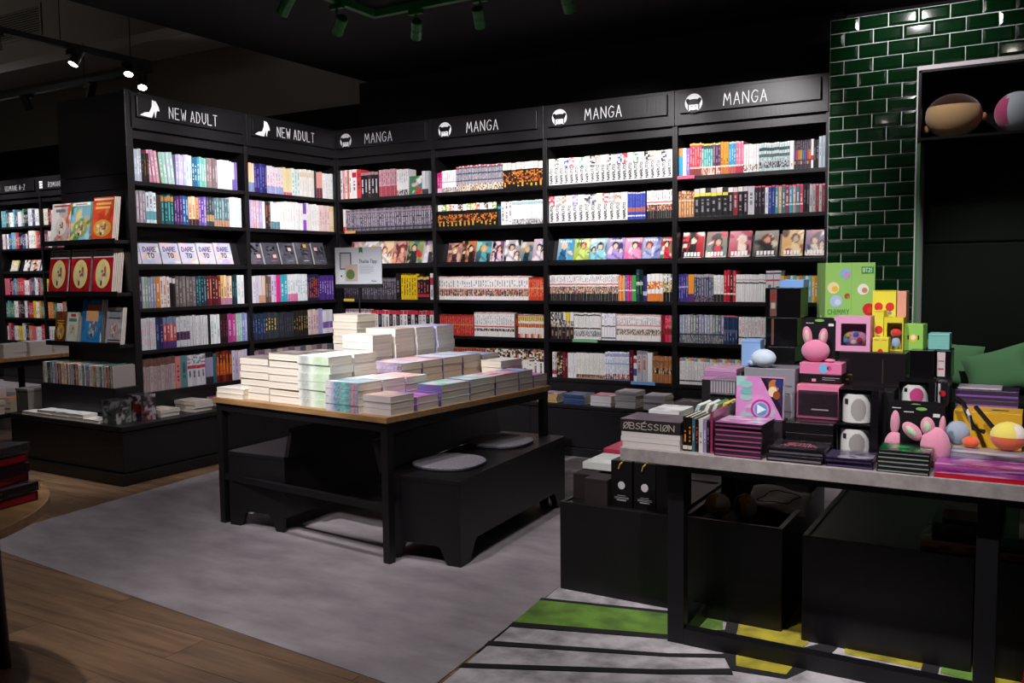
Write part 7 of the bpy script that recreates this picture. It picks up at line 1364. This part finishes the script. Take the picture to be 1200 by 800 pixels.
obj('rail', bx(-.17, -.13, -4.0, -1.70, 2.735, 2.77), 'black_metal', k)
for y in (-2.35, -1.85): obj('hanging_wire', MB().tube([(-.15, y, 2.77), (-.15, y, 3.72)], .003, 6), 'black_metal', k)
k = thing('ceiling_track', 'suspended black track running left above the comics', 'track', (0, 0, 0))
obj('rail', bx(-3.4, -.17, -1.70, -1.66, 2.705, 2.74), 'black_metal', k)
for x in (-.9, -2.2): obj('hanging_wire', MB().tube([(x, -1.68, 2.74), (x, -1.68, 3.0)], .003, 6), 'black_metal', k)
WH = [((-.15, -2.27, 2.645), (-.30, -3.4, .5), 14, 'lit black spotlight hanging nearest, at the upper left'), ((-.15, -1.87, 2.655), (.6, -2.9, .2), 10, 'lit black spotlight above the bookcase end'), ((-.17, -1.75, 2.59), (.8, -2.6, .3), 0, 'lower lit black spotlight just over the bookcase top'),
      ((-1.60, -1.68, 2.60), (-1.9, -.6, .9), 24, 'unlit looking black spotlight on the left track'), ((-.85, -1.68, 2.61), (-1.9, -1.6, .6), 16, 'dark spotlight on the left track beside the bookcase'), ((-.15, -2.75, 2.64), (-.6, -2.25, 1.1), 34, 'black spotlight cut by the left photo edge')]
for p, t, w_, lb in WH: spot_head('track_spotlight', lb, p, t, w_, 70, 'black_metal', 2.735 if p[1] != -1.68 else 2.705, size=.9)['group'] = 'suspended black spotlights'
spot_head('track_spotlight', 'added unseen black spotlight brightening the far ceiling', (-3.9, -.9, 2.6), (-1.6, -.7, 3.9), 14, 80, 'black_metal', 2.705)['group'] = 'suspended black spotlights'  # added out of view, stands in for light bounced onto the ceiling
spot_head('track_spotlight', 'added unseen black spotlight brightening the bulkhead and air grille', (-2.6, -3.6, 2.6), (-1.7, -1.6, 3.3), 5, 70, 'black_metal', 2.705)['group'] = 'suspended black spotlights'  # small lamp added out of view to lift the bulkhead and grille
k = thing('ceiling_track', 'unseen black track carrying the two added spotlights', 'track', (0, 0, 0)); obj('rail', bx(-3.2, -2.0, -3.62, -3.58, 2.705, 2.74), 'black_metal', k); obj('rail', bx(-4.2, -3.4, -.92, -.88, 2.705, 2.74), 'black_metal', k); obj('hanging_wire', MB().tube([(-2.6, -3.6, 2.74), (-2.6, -3.6, 3.72)], .003, 6), 'black_metal', k); obj('hanging_wire', MB().tube([(-3.9, -.9, 2.74), (-3.9, -.9, 3.72)], .003, 6), 'black_metal', k)  # rails added only to hold the two extra heads above
# two heads by the far shelves light the novels there
for x in (-5.2, -6.3):
    spot_head('track_spotlight', 'far black spotlight before the ROMANE bookcases' if x > -6 else 'farther black spotlight before the ROMANE bookcases', (x, -.55, 3.1), (x, .65, 1.5), 60, 76, 'black_metal', 3.19)['group'] = 'far black spotlights'
k = thing('ceiling_track', 'far black track before the ROMANE bookcases', 'track', (0, 0, 0)); obj('rail', bx(-7, -4.5, -.57, -.53, 3.19, 3.23), 'black_metal', k); obj('hanging_wire', MB().tube([(-5.6, -.55, 3.23), (-5.6, -.55, 3.72)], .003, 6), 'black_metal', k)
